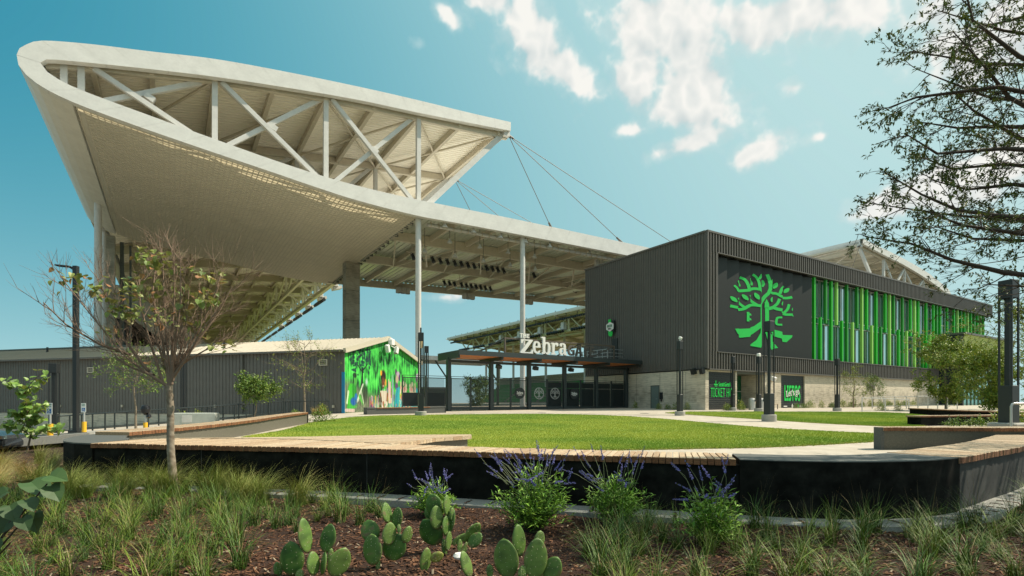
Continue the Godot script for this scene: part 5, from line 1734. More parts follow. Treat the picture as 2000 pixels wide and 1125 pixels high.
func wall_strip(p: PackedVector2Array, wide: float, inset: float, h0: Callable, h1: Callable) -> MB:   # a wall that follows a path
	var mb := MB.new()
	var f := []
	var r := []
	for k in p.size():
		var n := inward(p, k)
		f.append(p[k] + n * inset)
		r.append(p[k] + n * wide)
	for k in p.size() - 1:
		var q := func(v: Vector2, g: Callable) -> Vector3: return W(v.x, g.call(v), v.y)
		mb.quad(q.call(f[k], h0), q.call(f[k + 1], h0), q.call(f[k + 1], h1), q.call(f[k], h1))
		mb.quad(q.call(f[k], h1), q.call(f[k + 1], h1), q.call(r[k + 1], h1), q.call(r[k], h1))
		mb.quad(q.call(r[k + 1], h0), q.call(r[k], h0), q.call(r[k], h1), q.call(r[k + 1], h1))
	for k in [0, p.size() - 1]:
		var a := W(f[k].x, h0.call(f[k]), f[k].y)
		var b := W(r[k].x, h0.call(r[k]), r[k].y)
		var c := W(r[k].x, h1.call(r[k]), r[k].y)
		var d := W(f[k].x, h1.call(f[k]), f[k].y)
		if k == 0: mb.quad(b, a, d, c)
		else: mb.quad(a, b, c, d)
	return mb

func slats(t: Node3D, poly: PackedVector2Array, dir: Vector2, pitch: float, top: Callable) -> void:   # boards laid in one direction and cut to an outline
	var s := Vector2(-dir.y, dir.x)
	var lo := INF
	var hi := -INF
	for p in poly:
		lo = minf(lo, p.dot(s))
		hi = maxf(hi, p.dot(s))
	var k := lo
	while k < hi:
		var band := PackedVector2Array([s * k - dir * 60, s * (k + pitch - 0.012) - dir * 60, s * (k + pitch - 0.012) + dir * 60, s * k + dir * 60])
		for q in Geometry2D.intersect_polygons(band, poly):
			if q.size() < 3: continue
			var mb := MB.new()
			mb.use_col = true
			mb.prism_on(q, func(p: Vector2) -> float: return top.call(p) - 0.09 + EYE, func(p: Vector2) -> float: return top.call(p) + EYE)
			obj("timber_board", mb, M.wood[rng.randi() % 5], t)
		k += pitch

func build_benches() -> void:
	var path := smooth_path(front_edge(), 0.098)
	var n := path.size()
	var flat := func(v: float) -> Callable: return func(_p: Vector2) -> float: return v
	var floor_h := func(p: Vector2) -> float: return -1.9
	# 1 the long curved bench in front
	var t := thing("curved_bench", "long curved black bench wall with a deck of timber blocks, nearest, behind the cactus bed", "bench")
	var i1 := 0   # first sample with x > 3.35 and x > 6.67
	var i2 := 0
	for k in n:
		if path[k].x < 3.35: i1 = k
		if path[k].x < 6.67: i2 = k
	var left_wall := path.slice(0, i1 + 2)
	var lw := PackedVector2Array()
	for k in range(0, left_wall.size(), 4): lw.append(left_wall[k])
	lw.append(path[i1])
	for q in [[0, 0.34], [0.34, 0.67], [0.67, 1.0]]:
		var a := int(q[0] * (lw.size() - 1))
		var b := int(q[1] * (lw.size() - 1))
		obj("bench_wall", wall_strip(lw.slice(a, b + 1), 0.95, 0.045, floor_h, flat.call(-0.895)), M.bench_wall, t)
	for x in [-6.0, -2.6, 0.6]:   # joints between the wall sheets
		for k in lw.size() - 1:
			if lw[k].x <= x and lw[k + 1].x > x:
				var jn := MB.new()
				var p := lw[k].lerp(lw[k + 1], (x - lw[k].x) / (lw[k + 1].x - lw[k].x)) + inward(lw, k) * 0.043
				jn.bar(W(p.x, -1.6, p.y), W(p.x, -0.9, p.y), 0.014, 0.008, Vector3(0, 0, 1))
				obj("joint", jn, M.bench_grey, t)
	# bare cap in the middle of the curve
	var cw := PackedVector2Array()
	for k in range(i1, i2 + 1): cw.append(path[k])
	cw.append(path[i2])
	obj("bare_wall", wall_strip(cw, 0.95, 0.0, floor_h, flat.call(-0.815)), M.bench_wall, t)
	var cap := MB.new()
	for k in cw.size() - 1:
		var a := cw[k] + inward(cw, k) * 0.006
		var b := cw[k + 1] + inward(cw, k + 1) * 0.006
		var c := cw[k + 1] + inward(cw, k + 1) * 0.94
		var d := cw[k] + inward(cw, k) * 0.94
		cap.quad(W(a.x, -0.803, a.y), W(b.x, -0.803, b.y), W(c.x, -0.803, c.y), W(d.x, -0.803, d.y))
		cap.quad(W(a.x, -0.815, a.y), W(b.x, -0.815, b.y), W(b.x, -0.803, b.y), W(a.x, -0.803, a.y))
	obj("concrete_cap", cap, M.bench_cap, t)
	# blocks: from the left end they reach back over a wide leaf, then narrow to the strip
	var back := P([-8.6, 12.0, -7.94, 12.25, -6.38, 12.17, -4.85, 12.0, -3.4, 11.2, -2.34, 10.5, -1.5, 10.25, 0, 9.66, 1.2, 9.3, 2.2, 9.0, 3.4, 8.68])
	for k in range(0, i1):
		var p := path[k]
		if p.x > 3.3: break
		var nn := inward(path, k)
		var e := p + nn * 0.95
		for r in 60:   # walk back until the outline behind is met
			var c := p + nn * (0.7 + r * 0.05)
			var lim := p.y + 0.92
			for j in back.size() - 1:
				if c.x >= back[j].x and c.x <= back[j + 1].x: lim = lerpf(back[j].y, back[j + 1].y, (c.x - back[j].x) / (back[j + 1].x - back[j].x))
			e = c
			if c.y >= lim: break
		timber(t, "timber_block", p - nn * rng.randf_range(0.0, 0.012), e, 0.086, 0.084 if p.x > -2 else 0.094, -0.80, -0.80, 0.095)
	# the leaf that splits off towards the lawn
	var leaf := P([-7.9, 12.29, -6.38, 12.21, -4.85, 12.04, -3.4, 11.24, -2.36, 10.54, -2.1, 11.2, -1.76, 12.35, -1.0, 13.3, -1.05, 13.77, -3.1, 13.55, -4.85, 12.85, -6.38, 12.5])
	slats(t, leaf, Vector2(0.86, 0.51), 0.105, flat.call(-0.79))
	var leaf_wall := P([-6.0, 12.3, -3.4, 11.4, -2.45, 10.75, -2.2, 11.3, -1.86, 12.4, -1.1, 13.3, -1.15, 13.65, -3.1, 13.45, -4.85, 12.75])
	var mb := MB.new()
	mb.prism(leaf_wall, -1.6 + EYE, -0.885 + EYE)
	obj("bench_wall", mb, M.bench_side, t)
	# rounded left end
	mb = MB.new()
	var ring := P([-8.48, 10.86, -9.0, 11.05, -9.55, 11.45, -10.1, 12.1, -10.6, 12.95, -10.95, 14.0, -11.1, 15.2, -10.9, 16.2, -10.2, 16.0, -10.0, 14.8, -9.72, 13.6, -9.3, 12.9, -8.9, 12.5, -8.62, 12.05])
	mb.prism(ring, -1.9 + EYE, -0.83 + EYE)
	obj("rounded_end_wall", mb, M.bench_wall, t)
	mb = MB.new()
	mb.prism(ring, -0.829 + EYE, -0.803 + EYE)
	obj("concrete_cap", mb, M.bench_cap, t)
	# right of the curve
	var rp := path.slice(i2)
	var rw := PackedVector2Array()
	for k in range(0, rp.size(), 4): rw.append(rp[k])
	obj("bench_wall", wall_strip(rw, 0.95, 0.045, floor_h, flat.call(-0.895)), M.bench_grey, t)
	for k in range(0, rp.size() - 1):
		var nn := inward(rp, k)
		timber(t, "timber_block", rp[k] - nn * rng.randf_range(0.0, 0.012), rp[k] + nn * 0.95, 0.084, 0.084, -0.80, -0.80, 0.095)
	# 2 right leaf
	t = thing("leaf_bench", "right bench with a blunt pointed end, branching off the curved bench beside the lawn", "bench")
	var edge := P([9.72, 14.0, 10.5, 14.02, 11.5, 13.92, 12.6, 13.75, 14.0, 13.7, 15.4, 13.9])
	var ep := smooth_path(edge, 0.098)
	for k in ep.size() - 1:
		var w := lerpf(0.34, 0.75, clampf(k / 18.0, 0, 1))
		timber(t, "timber_block", ep[k] - Vector2(0, rng.randf_range(0.0, 0.01)), ep[k] + inward(ep, k) * w, 0.086, 0.086, -0.62, -0.62, 0.095)
	mb = MB.new()
	mb.prism(P([9.66, 14.06, 9.62, 14.2, 9.7, 14.33, 9.95, 14.42, 11.4, 14.6, 15.4, 14.55, 15.4, 13.95, 14, 13.76, 12.6, 13.81, 11.5, 13.98, 10.5, 14.08, 9.9, 14.05]), -1.4 + EYE, -0.71 + EYE)
	obj("bench_wall", mb, M.bench_side, t)
	mb = MB.new()
	mb.prism(P([9.62, 14.02, 9.56, 14.2, 9.66, 14.36, 9.95, 14.46, 10.0, 14.4, 9.71, 14.3, 9.71, 14.02]), -1.4 + EYE, -0.625 + EYE)
	obj("rounded_end", mb, M.bench_cap, t)
	# 3 back bench on the left, rising with the plaza
	t = thing("back_bench", "long straight bench with pale timber block ends, between the lawn and the grey shed", "bench")
	edge = P([-9.65, 13.6, -9.35, 15.4, -9.2, 17.4, -9.3, 19.8, -9.6, 22.5, -9.85, 26.0])
	ep = smooth_path(edge, 0.1)
	var top := func(z: float) -> float: return lerpf(-0.72, -0.41, clampf((z - 13.6) / 12.4, 0, 1))
	for k in ep.size() - 1:
		var nn := inward(ep, k)
		var w := lerpf(1.0, 0.5, float(k) / ep.size())
		var e := ep[k] + nn * w
		timber(t, "timber_block", ep[k] - nn * rng.randf_range(0.0, 0.012), e, 0.088, 0.088, top.call(ep[k].y), top.call(e.y), 0.095)
	var ew := PackedVector2Array()
	for k in range(0, ep.size(), 5): ew.append(ep[k])
	ew.append(ep[-1])
	obj("bench_wall", wall_strip(ew, 0.5, 0.06, func(_p: Vector2) -> float: return -1.7, func(p: Vector2) -> float: return top.call(p.y) - 0.096), M.bench_side, t)
	# 4 far benches
	var list := [
		["plaza_bench", "low bench with a bare concrete right end in front of the green mural", P([-9.8, 36.4, -7.4, 38.0, -4.9, 39.9]), 0.47, 0.8, 0.0],
		["far_bench", "black planter bench with timber block edge beside the far small lawn", P([18.3, 24.0, 21.0, 24.6, 24.0, 25.3, 28.0, 26.4]), 0.46, 0.7, 0.0],
		["far_bench", "most distant black planter bench at the right, behind the small lawn", P([27.6, 37.4, 27.5, 33.0, 28.4, 29.5, 30.5, 27.5]), 0.42, 0.8, 0.0]]
	for q in list:
		t = thing(q[0], q[1], "bench")
		ep = smooth_path(q[2], 0.2)
		for k in ep.size() - 1:
			var nn := inward(ep, k)
			var h: float = plaza_h(ep[k].x, ep[k].y) + q[3]
			if q[0] == "plaza_bench" and (k < 4 or k > ep.size() - 8): continue
			timber(t, "timber_block", ep[k], ep[k] + nn * q[4], 0.18, 0.18, h, h, 0.07)
		ew = PackedVector2Array()
		for k in range(0, ep.size(), 3): ew.append(ep[k])
		ew.append(ep[-1])
		obj("bench_wall", wall_strip(ew, q[4], 0.05, func(p: Vector2) -> float: return plaza_h(p.x, p.y) - 0.1, func(p: Vector2) -> float: return plaza_h(p.x, p.y) + q[3] - 0.072), M.bench_cap if q[0] == "plaza_bench" else M.bench_wall, t)
		if q[0] == "plaza_bench":
			for r in [[0, 4], [ep.size() - 8, ep.size()]]:
				var ce := ep.slice(r[0], r[1])
				obj("bare_end", wall_strip(ce, q[4], 0.02, func(p: Vector2) -> float: return plaza_h(p.x, p.y) + q[3] - 0.07, func(p: Vector2) -> float: return plaza_h(p.x, p.y) + q[3] + 0.01), M.bench_cap, t)

# ---------------------------------------------------------------- lamps and street furniture
func plaza_lamp(label: String, x: float, z: float, high: float, wide: float, base: Vector2, turn := 0.0, extra := "", ground := INF) -> void:
	var g := plaza_h(x, z) if ground == INF else ground
	var t := thing("plaza_lamp", label, "street lamp", W(x, g, z), turn, "square plaza lamps with four rods")
	var mb := MB.new()
	if base.x > 0.0:
		mb.lathe(Vector3(0, -0.1, 0), [Vector2(base.x * 0.5, 0), Vector2(base.x * 0.5, base.y + 0.07), Vector2(base.x * 0.5 - 0.03, base.y + 0.1), Vector2(0.0, base.y + 0.1)], 24)
		obj("concrete_foot", mb, M.concrete, t)
	elif base.y > 0.0:
		mb.chamfer(Vector3(0, base.y * 0.5, 0), Vector3(0.75, base.y, 0.75), 0.04)
		obj("concrete_foot", mb, M.concrete, t)
	var y0 := maxf(base.y, 0.0)
	var w := wide
	mb = MB.new()
	mb.chamfer(Vector3(0, y0 + 0.55, 0), Vector3(w, 1.1, w), 0.012)
	obj("lower_box", mb, M.black_metal, t)
	mb = MB.new()
	mb.chamfer(Vector3(0, high - 0.27, 0), Vector3(w, 0.54, w), 0.012)
	obj("lamp_head", mb, M.black_metal, t)
	for q in [[-1, -1], [1, -1], [1, 1], [-1, 1]]:
		mb = MB.new()
		mb.bar(Vector3(q[0] * (w * 0.5 - 0.025), y0 + 1.08, q[1] * (w * 0.5 - 0.025)), Vector3(q[0] * (w * 0.5 - 0.025), high - 0.5, q[1] * (w * 0.5 - 0.025)), 0.045, 0.045, Vector3(0, 0, 1))
		obj("rod", mb, M.black_metal, t)
	mb = MB.new()
	mb.bar(Vector3(0, y0 + 1.08, 0), Vector3(0, high - 0.5, 0), 0.11, 0.11, Vector3(0, 0, 1))
	obj("core_post", mb, M.black_metal, t)
	if extra == "camera":
		mb = MB.new()
		mb.tube(Vector3(0, high, 0), Vector3(0, high + 0.14, 0), 0.05, 0.05, 8)
		mb.chamfer(Vector3(0, high + 0.2, 0.05), Vector3(0.15, 0.17, 0.26), 0.04, Basis(Vector3.RIGHT, 0.35))
		obj("white_camera", mb, M.white_paint, t)
	elif extra == "box":
		mb = MB.new()
		mb.chamfer(Vector3(0, high + 0.15, 0), Vector3(0.28, 0.24, 0.24), 0.04)
		obj("white_box", mb, M.white_paint, t)
	elif extra == "stub":
		mb = MB.new()
		mb.bar(Vector3(0, high, 0), Vector3(0, high + 0.32, 0), 0.09, 0.09, Vector3(0, 0, 1))
		obj("top_stub", mb, M.black_metal, t)
		mb = MB.new()
		mb.tube(Vector3(0.02, high - 0.56, 0.09), Vector3(0.02, high - 1.0, 0.09), 0.1, 0.06, 12, true)
		obj("bulb_cover", mb, mat(0.55, 0.38, 0.22, 0.3), t)

func sign_post(label: String, x: float, z: float, h: float) -> void:
	var g := plaza_h(x, z)
	var t := thing("parking_sign", label, "sign", W(x, g, z), 0.1)
	var mb := MB.new()
	mb.tube(Vector3(0, 0, 0), Vector3(0, 0.55, 0), 0.085, 0.085, 14, true)
	obj("yellow_sleeve", mb, M.yellow, t)
	mb = MB.new()
	mb.tube(Vector3(0, 0.5, 0), Vector3(0, h, 0), 0.035, 0.035, 10, true)
	obj("post", mb, M.galv, t)
	mb = MB.new()
	mb.chamfer(Vector3(0, h - 0.20, 0.045), Vector3(0.2, 0.40, 0.008), 0.002)
	obj("plate", mb, M.white_paint, t)
	mb = MB.new()
	mb.box(Vector3(0, h - 0.28, 0.052), Vector3(0.13, 0.15, 0.004))
	obj("blue_field", mb, M.sign_blue, t)
	mb = MB.new()   # wheelchair mark
	mb.box(Vector3(-0.01, h - 0.225, 0.056), Vector3(0.022, 0.022, 0.002))
	mb.box(Vector3(-0.008, h - 0.265, 0.056), Vector3(0.016, 0.05, 0.002))
	mb.box(Vector3(0.012, h - 0.285, 0.056), Vector3(0.036, 0.014, 0.002))
	mb.box(Vector3(0.03, h - 0.31, 0.056), Vector3(0.014, 0.04, 0.002))
	for k in 10: mb.box(Vector3(-0.002 + cos(PI * 0.75 + k * 0.42) * 0.038, h - 0.303 + sin(PI * 0.75 + k * 0.42) * 0.038, 0.056), Vector3(0.013, 0.013, 0.002))
	obj("wheelchair_mark", mb, M.white_paint, t)
	letters(t, "lettering", "RESERVED", "Droid Sans", 700, Vector2(0.15, 0.032), Vector3(0, h - 0.05, 0.053), M.sign_green, 0.003)
	letters(t, "lettering", "PARKING", "Droid Sans", 700, Vector2(0.13, 0.03), Vector3(0, h - 0.11, 0.053), M.sign_green, 0.003)

func railing(label: String, pts: Array, high: float, mids: int, gap: float, m: Material, lift := 0.0) -> void:   # pts: (x, height of the ground, z)
	var t := thing("handrail", label, "railing")
	for k in pts.size() - 1:
		var a: Vector3 = pts[k]
		var b: Vector3 = pts[k + 1]
		for j in mids + 1:
			var h := high - j * (high - 0.15) / maxf(mids, 1)
			var mb := MB.new()
			mb.tube(W(a.x, a.y + h, a.z), W(b.x, b.y + h, b.z), 0.03, 0.03, 6, true)
			obj("rail", mb, m, t)
		var n := int(ceil(Vector2(a.x, a.z).distance_to(Vector2(b.x, b.z)) / gap))
		for j in n + (1 if k == pts.size() - 2 else 0):
			var p := a.lerp(b, float(j) / n)
			var mb := MB.new()
			mb.bar(W(p.x, p.y - 0.3, p.z), W(p.x, p.y + high, p.z), 0.06, 0.06, Vector3(0, 0, 1))
			obj("post", mb, m, t)

func build_street() -> void:
	plaza_lamp("tall square black lamp on a concrete drum, before the tree emblem wall", 13.34, 27.9, 5.2, 0.38, Vector2(0.72, 0.36), 0.5)
	plaza_lamp("square black lamp with a white camera on top, before the clubhouse side door", 10.93, 35.0, 4.85, 0.30, Vector2(0.66, 0.28), 0.5, "camera")
	plaza_lamp("slim black lamp in front of the green ticket lettering", 18.4, 44.8, 4.5, 0.28, Vector2(0.6, 0.26), 0.5)
	plaza_lamp("black lamp with a white box on top, before the clubhouse entrance", 19.6, 42.7, 4.35, 0.3, Vector2(0.7, 0.26), 0.5, "box")
	plaza_lamp("black lamp at the far end of the small lawn, before the concrete wall", 26.5, 43.8, 4.25, 0.3, Vector2(0.66, 0.26), 0.5)
	plaza_lamp("thin distant lamp just left of the one by the small lawn", 42.8, 72.0, 5.3, 0.34, Vector2(0, 0), 0.5)
	plaza_lamp("most distant lamp, right of the wall vent and before the concrete wall", 62.7, 85.0, 5.0, 0.36, Vector2(0, 0), 0.5)
	plaza_lamp("black lamp with an open lantern in front of the white column by the mural", -5.87, 34.6, 5.35, 0.34, Vector2(0.75, 0.3), 0.3, "stub")
	plaza_lamp("shorter black lamp behind the column, at the left end of the gate", -7.1, 44.6, 5.35, 0.34, Vector2(0, 0), 0.3)
	plaza_lamp("black lamp in front of the left end of the grey shed", -26.4, 31.0, 4.3, 0.40, Vector2(1.0, 0.3), 0.3, "", -2.0)
	plaza_lamp("black lamp against the grey shed beside the white utility cabinet", -22.6, 37.0, 4.75, 0.36, Vector2(0, 0), 0.3)
	plaza_lamp("largest black lamp on a square stone block at the right edge", 14.78, 16.0, 4.5, 0.36, Vector2(0, 0.27), 0.35, "", -0.84)
	# car park light
	var g := plaza_h(-21.9, 27.0)
	var t := thing("car_park_light", "tall dark pole with one flat lamp arm reaching left above the grey shed", "street lamp", W(-21.9, g, 27.0), 0.0)
	var mb := MB.new()
	mb.bar(Vector3(0, 0.1, 0), Vector3(0, 6.9 - g, 0), 0.2, 0.2, Vector3(0, 0, 1))
	obj("pole", mb, M.black_metal, t)
	mb = MB.new()
	mb.box(Vector3(0, 0.08, 0), Vector3(0.45, 0.16, 0.45))
	obj("foot", mb, M.black_metal, t)
	mb = MB.new()
	mb.bar(Vector3(-0.08, 6.72 - g, 0), Vector3(-0.3, 6.86 - g, 0), 0.08, 0.1)
	mb.chamfer(Vector3(-0.62, 6.9 - g, 0), Vector3(0.72, 0.07, 0.3), 0.02, Basis(Vector3(0, 0, 1), -0.1))
	obj("lamp_arm", mb, M.black_metal, t)
	# reserved signs, covered meter, cabinet, rails
	sign_post("blue and white wheelchair parking sign on a yellow sleeve, right of the tall pole", -18.7, 23.5, 1.36)
	sign_post("blue and white wheelchair parking sign on a yellow sleeve, half behind the heart-leaved sapling", -16.15, 18.8, 1.28)
	t = thing("covered_meter", "parking meter wrapped in a black bag on a post with a yellow sleeve", "parking meter", W(-18.75, plaza_h(-18.75, 27.5), 27.5), 0.0)
	mb = MB.new()
	mb.tube(Vector3(0, 0, 0), Vector3(0, 0.3, 0), 0.1, 0.1, 14, true)
	obj("yellow_sleeve", mb, M.yellow, t)
	mb = MB.new()
	mb.tube(Vector3(0, 0.25, 0), Vector3(0, 0.75, 0), 0.05, 0.05, 10, true)
	obj("post", mb, M.galv, t)
	mb = MB.new()
	mb.lathe(Vector3(0, 0.68, 0), [Vector2(0.06, 0), Vector2(0.2, 0.12), Vector2(0.23, 0.3), Vector2(0.19, 0.45), Vector2(0.1, 0.52), Vector2(0.0, 0.54)], 9)
	mb.lathe(Vector3(0.18, 0.5, 0), [Vector2(0.02, 0), Vector2(0.12, 0.08), Vector2(0.09, 0.2), Vector2(0.02, 0.26)], 7)
	obj("black_bag", mb, M.bag, t)
	t = thing("utility_cabinet", "long white utility cabinet behind the timber bench", "cabinet", W(-17.6, plaza_h(-17.6, 30) - 0.1, 30.0), 0.25)
	mb = MB.new()
	mb.chamfer(Vector3(0, 0.36, 0), Vector3(2.1, 0.72, 0.9), 0.03)
	obj("body", mb, M.grey_box, t)
	mb = MB.new()
	mb.box(Vector3(-0.35, 0.4, 0.454), Vector3(0.5, 0.4, 0.008))
	obj("hatch", mb, M.steel_white, t)
	var r := []
	for q in [[-24.5, 29.0], [-22.4, 29.6], [-19.0, 31.6], [-16.0, 33.6]]: r.append(Vector3(q[0], plaza_h(q[0], q[1]), q[1]))
	railing("dark handrail of the ramp below the left end of the shed", r, 0.95, 1, 1.25, M.gate_grey)
	r = []
	for q in [[-25.5, 31.0], [-22.8, 32.6], [-18.6, 34.6], [-15.0, 36.4]]: r.append(Vector3(q[0], plaza_h(q[0], q[1]) + 0.05, q[1]))
	railing("dark handrail at the back of the ramp, close to the shed wall", r, 0.95, 1, 1.4, M.gate_grey)
	r = [Vector3(-18.4, plaza_h(-18.4, 32.5), 32.5), Vector3(-15.2, -0.78, 33.6), Vector3(-14.4, -0.62, 33.9)]
	railing("dark stair rail sloping up beside the thin-twigged tree", r, 0.95, 1, 1.1, M.gate_grey)
	r = [Vector3(-12.3, -0.78, 36.2), Vector3(-15.6, -0.82, 37.0)]
	railing("thin dark rail along the shed wall behind the thin-twigged tree", r, 0.95, 0, 1.6, M.gate_grey)
	# right side: pale rails, steel handrail
	r = [Vector3(33.5, -0.42, 50.0), Vector3(37.0, -0.35, 49.0), Vector3(41.0, -0.3, 49.5)]
	railing("pale ramp rail below the concrete wall at the far right", r, 1.0, 1, 1.2, M.steel_white)
	r = [Vector3(28.0, -0.45, 43.0), Vector3(31.0, -0.6, 42.0)]
	railing("short pale stair rail left of the ramp rail", r, 0.9, 0, 1.6, M.steel_white)
	t = thing("steel_handrail", "brushed steel handrail beside the stone block of the largest lamp", "railing", W(14.02, -0.9, 15.1), 0.0)
	mb = MB.new()
	mb.sweep([Vector3(0, 0, 0), Vector3(0, 0.82, 0), Vector3(0.03, 0.88, 0), Vector3(0.1, 0.9, 0), Vector3(0.45, 0.9, 0.05), Vector3(0.9, 0.74, 0.1)], [0.03, 0.03, 0.03, 0.03, 0.03, 0.03], 10)
	obj("tube", mb, M.galv, t)
	# bins and benches by the entrance
	for q in [[18.95, 42.9, "left"], [19.85, 43.3, "right"]]:
		t = thing("litter_bin", "pale steel litter bin with a hooded top, %s one of the pair at the entrance" % q[2], "litter bin", W(q[0] + 1.8, plaza_h(0, q[1] + 3.0), q[1] + 3.6), 0.9, "litter bins at the entrance")
		mb = MB.new()
		mb.lathe(Vector3.ZERO, [Vector2(0.27, 0), Vector2(0.28, 0.7), Vector2(0.28, 0.9), Vector2(0.22, 1.02), Vector2(0.0, 1.06)], 18)
		obj("body", mb, M.galv, t)
		mb = MB.new()
		mb.box(Vector3(0, 0.84, 0.26), Vector3(0.22, 0.2, 0.08))
		obj("slot", mb, M.black_metal, t)
	for q in [[21.9, 47.4, "left"], [23.4, 48.3, "right"]]:
		t = thing("timber_bench", "small timber seat with a back in the entrance recess, %s one" % q[2], "bench", W(q[0], plaza_h(0, 49), q[1]), TURN, "timber seats in the entrance")
		for k in 3:
			mb = MB.new()
			mb.use_col = true
			mb.box(Vector3(0, 0.45, -0.15 + k * 0.15), Vector3(1.3, 0.04, 0.13))
			obj("seat_board", mb, M.wood[2], t)
		for k in 2:
			mb = MB.new()
			mb.use_col = true
			mb.box(Vector3(0, 0.66 + k * 0.16, -0.27), Vector3(1.3, 0.13, 0.04))
			obj("back_board", mb, M.wood[2], t)
		for x in [-0.55, 0.55]:
			mb = MB.new()
			mb.bar(Vector3(x, 0, 0.15), Vector3(x, 0.45, 0.15), 0.05, 0.05, Vector3(0, 0, 1))
			mb.bar(Vector3(x, 0, -0.25), Vector3(x, 0.9, -0.29), 0.05, 0.05, Vector3(0, 0, 1))
			obj("leg", mb, M.black_metal, t)
	# the nose of a dark car at the left edge
	t = thing("parked_car", "front corner of a dark grey car parked at the left edge", "car", W(-16.0, -1.60, 16.7), 0.12)
	mb = MB.new()
	var secs := [[0.55, 0.30, 0.52, 0.55], [0.45, 0.20, 0.62, 0.76], [0.1, 0.18, 0.70, 0.85], [-0.8, 0.18, 0.80, 0.9], [-1.4, 0.2, 0.92, 0.9], [-2.0, 0.2, 1.36, 0.82], [-3.2, 0.2, 1.42, 0.82], [-4.0, 0.25, 1.0, 0.86], [-4.4, 0.35, 0.8, 0.7]]
	var sec := func(s: Array) -> Array:
		var w: float = s[3]
		return [Vector3(s[0], s[1], w), Vector3(s[0], lerpf(s[1], s[2], 0.45), w * 1.03), Vector3(s[0], lerpf(s[1], s[2], 0.75), w * 0.97), Vector3(s[0] - 0.03, s[2] - 0.02, w * 0.8), Vector3(s[0] - 0.05, s[2], w * 0.4), Vector3(s[0] - 0.05, s[2], -w * 0.4), Vector3(s[0] - 0.03, s[2] - 0.02, -w * 0.8), Vector3(s[0], lerpf(s[1], s[2], 0.75), -w * 0.97), Vector3(s[0], lerpf(s[1], s[2], 0.45), -w * 1.03), Vector3(s[0], s[1], -w)]
	for k in secs.size() - 1:
		var a: Array = sec.call(secs[k])
		var b: Array = sec.call(secs[k + 1])
		for j in 9: mb.quad(a[j], a[j + 1], b[j + 1], b[j])
	var nose: Array = sec.call(secs[0])
	for k in range(1, 9): mb.tri(nose[0], nose[k + 1], nose[k])
	obj("body", mb, M.car_paint, t)
	for q in [[-0.35, 0.8], [-3.1, 0.8], [-0.35, -0.8], [-3.1, -0.8]]:
		var wheel := Node3D.new()
		wheel.name = "wheel"
		t.add_child(wheel, true)
		mb = MB.new()
		mb.tube(Vector3(q[0], 0.32, q[1] - 0.1), Vector3(q[0], 0.32, q[1] + 0.12), 0.33, 0.33, 24, true)
		obj("tyre", mb, M.tyre, wheel)
		mb = MB.new()
		mb.tube(Vector3(q[0], 0.32, q[1] - 0.11), Vector3(q[0], 0.32, q[1] + 0.13), 0.2, 0.19, 18, true)
		obj("rim", mb, M.galv, wheel)
	mb = MB.new()
	mb.box(Vector3(0.46, 0.57, 0.66), Vector3(0.14, 0.08, 0.16), Basis(Vector3.UP, 0.5))
	obj("indicator", mb, M.amber, t)
	mb = MB.new()
	mb.box(Vector3(0.5, 0.57, 0.45), Vector3(0.12, 0.1, 0.25), Basis(Vector3.UP, 0.35))
	obj("headlight", mb, M.glass, t)

# ---------------------------------------------------------------- grasses, sages, cactus
func blade(mb: MB, o: Vector3, az: float, len: float, lean: float, curl: float, w: float, q0: Color, q1: Color, segs := 4) -> void:
	var d := Vector3(cos(az), 0, sin(az))
	var side := Vector3(-d.z, 0, d.x)
	var p := o
	var a := lean
	var prev := []
	for k in segs + 1:
		var t := float(k) / segs
		var ww := w * (1.0 - t * 0.92)
		mb.col = q0.lerp(q1, t)
		var nn := (d * cos(a) * -1.0 + Vector3.UP * sin(a)).normalized()
		var i0 := mb.put(p - side * ww, nn)
		var i1 := mb.put(p + side * ww, nn)
		if k > 0: mb.ix.append_array([prev[0], i0, prev[1], prev[1], i0, i1])
		prev = [i0, i1]
		p += (d * sin(a) + Vector3.UP * cos(a)) * len / segs
		a += curl / segs

func sedge(r: RandomNumberGenerator, tone: float) -> MB:
	var mb := MB.new()
	mb.use_col = true
	for k in 80:
		var c := r.randf()
		var lo := Color(0.028, 0.075, 0.008).lerp(Color(0.075, 0.12, 0.015), tone)
		var hi := Color(0.07, 0.185, 0.010).lerp(Color(0.23, 0.31, 0.022), tone)
		var q := lo.lerp(hi, c)
		if r.randf() < 0.08: q = Color(0.30, 0.23, 0.09)
		var az := r.randf() * TAU
		var o := Vector3(r.randf_range(-1, 1), 0, r.randf_range(-1, 1)) * 0.055
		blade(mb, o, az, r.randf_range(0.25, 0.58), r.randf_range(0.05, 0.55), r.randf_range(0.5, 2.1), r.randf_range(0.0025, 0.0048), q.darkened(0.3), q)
	for k in 3:   # seed stalks
		blade(mb, Vector3.ZERO, r.randf() * TAU, r.randf_range(0.45, 0.7), r.randf_range(0.0, 0.3), r.randf_range(0.0, 0.5), 0.0022, Color(0.14, 0.17, 0.04), Color(0.30, 0.22, 0.10))
	return mb

func feather(r: RandomNumberGenerator, dry: float) -> MB:
	var mb := MB.new()
	mb.use_col = true
	for k in 240:
		var q := Color(0.07, 0.17, 0.012).lerp(Color(0.20, 0.29, 0.035), r.randf()).lerp(Color(0.42, 0.30, 0.11), clampf(dry + r.randf_range(-0.25, 0.25), 0, 1))
		var az := r.randf() * TAU
		var len := r.randf_range(0.45, 0.85)
		var tip := q.lerp(Color(0.52, 0.40, 0.17), 0.12 + 0.6 * dry + 0.35 * r.randf())
		var o := Vector3(r.randf_range(-1, 1), 0, r.randf_range(-1, 1)) * 0.09
		az = lerp_angle(az, 0.2, 0.3)   # most of it leans one way
		blade(mb, o, az, len, r.randf_range(0.02, 0.4), r.randf_range(0.9, 2.3), 0.0028, q, tip, 5)
	return mb

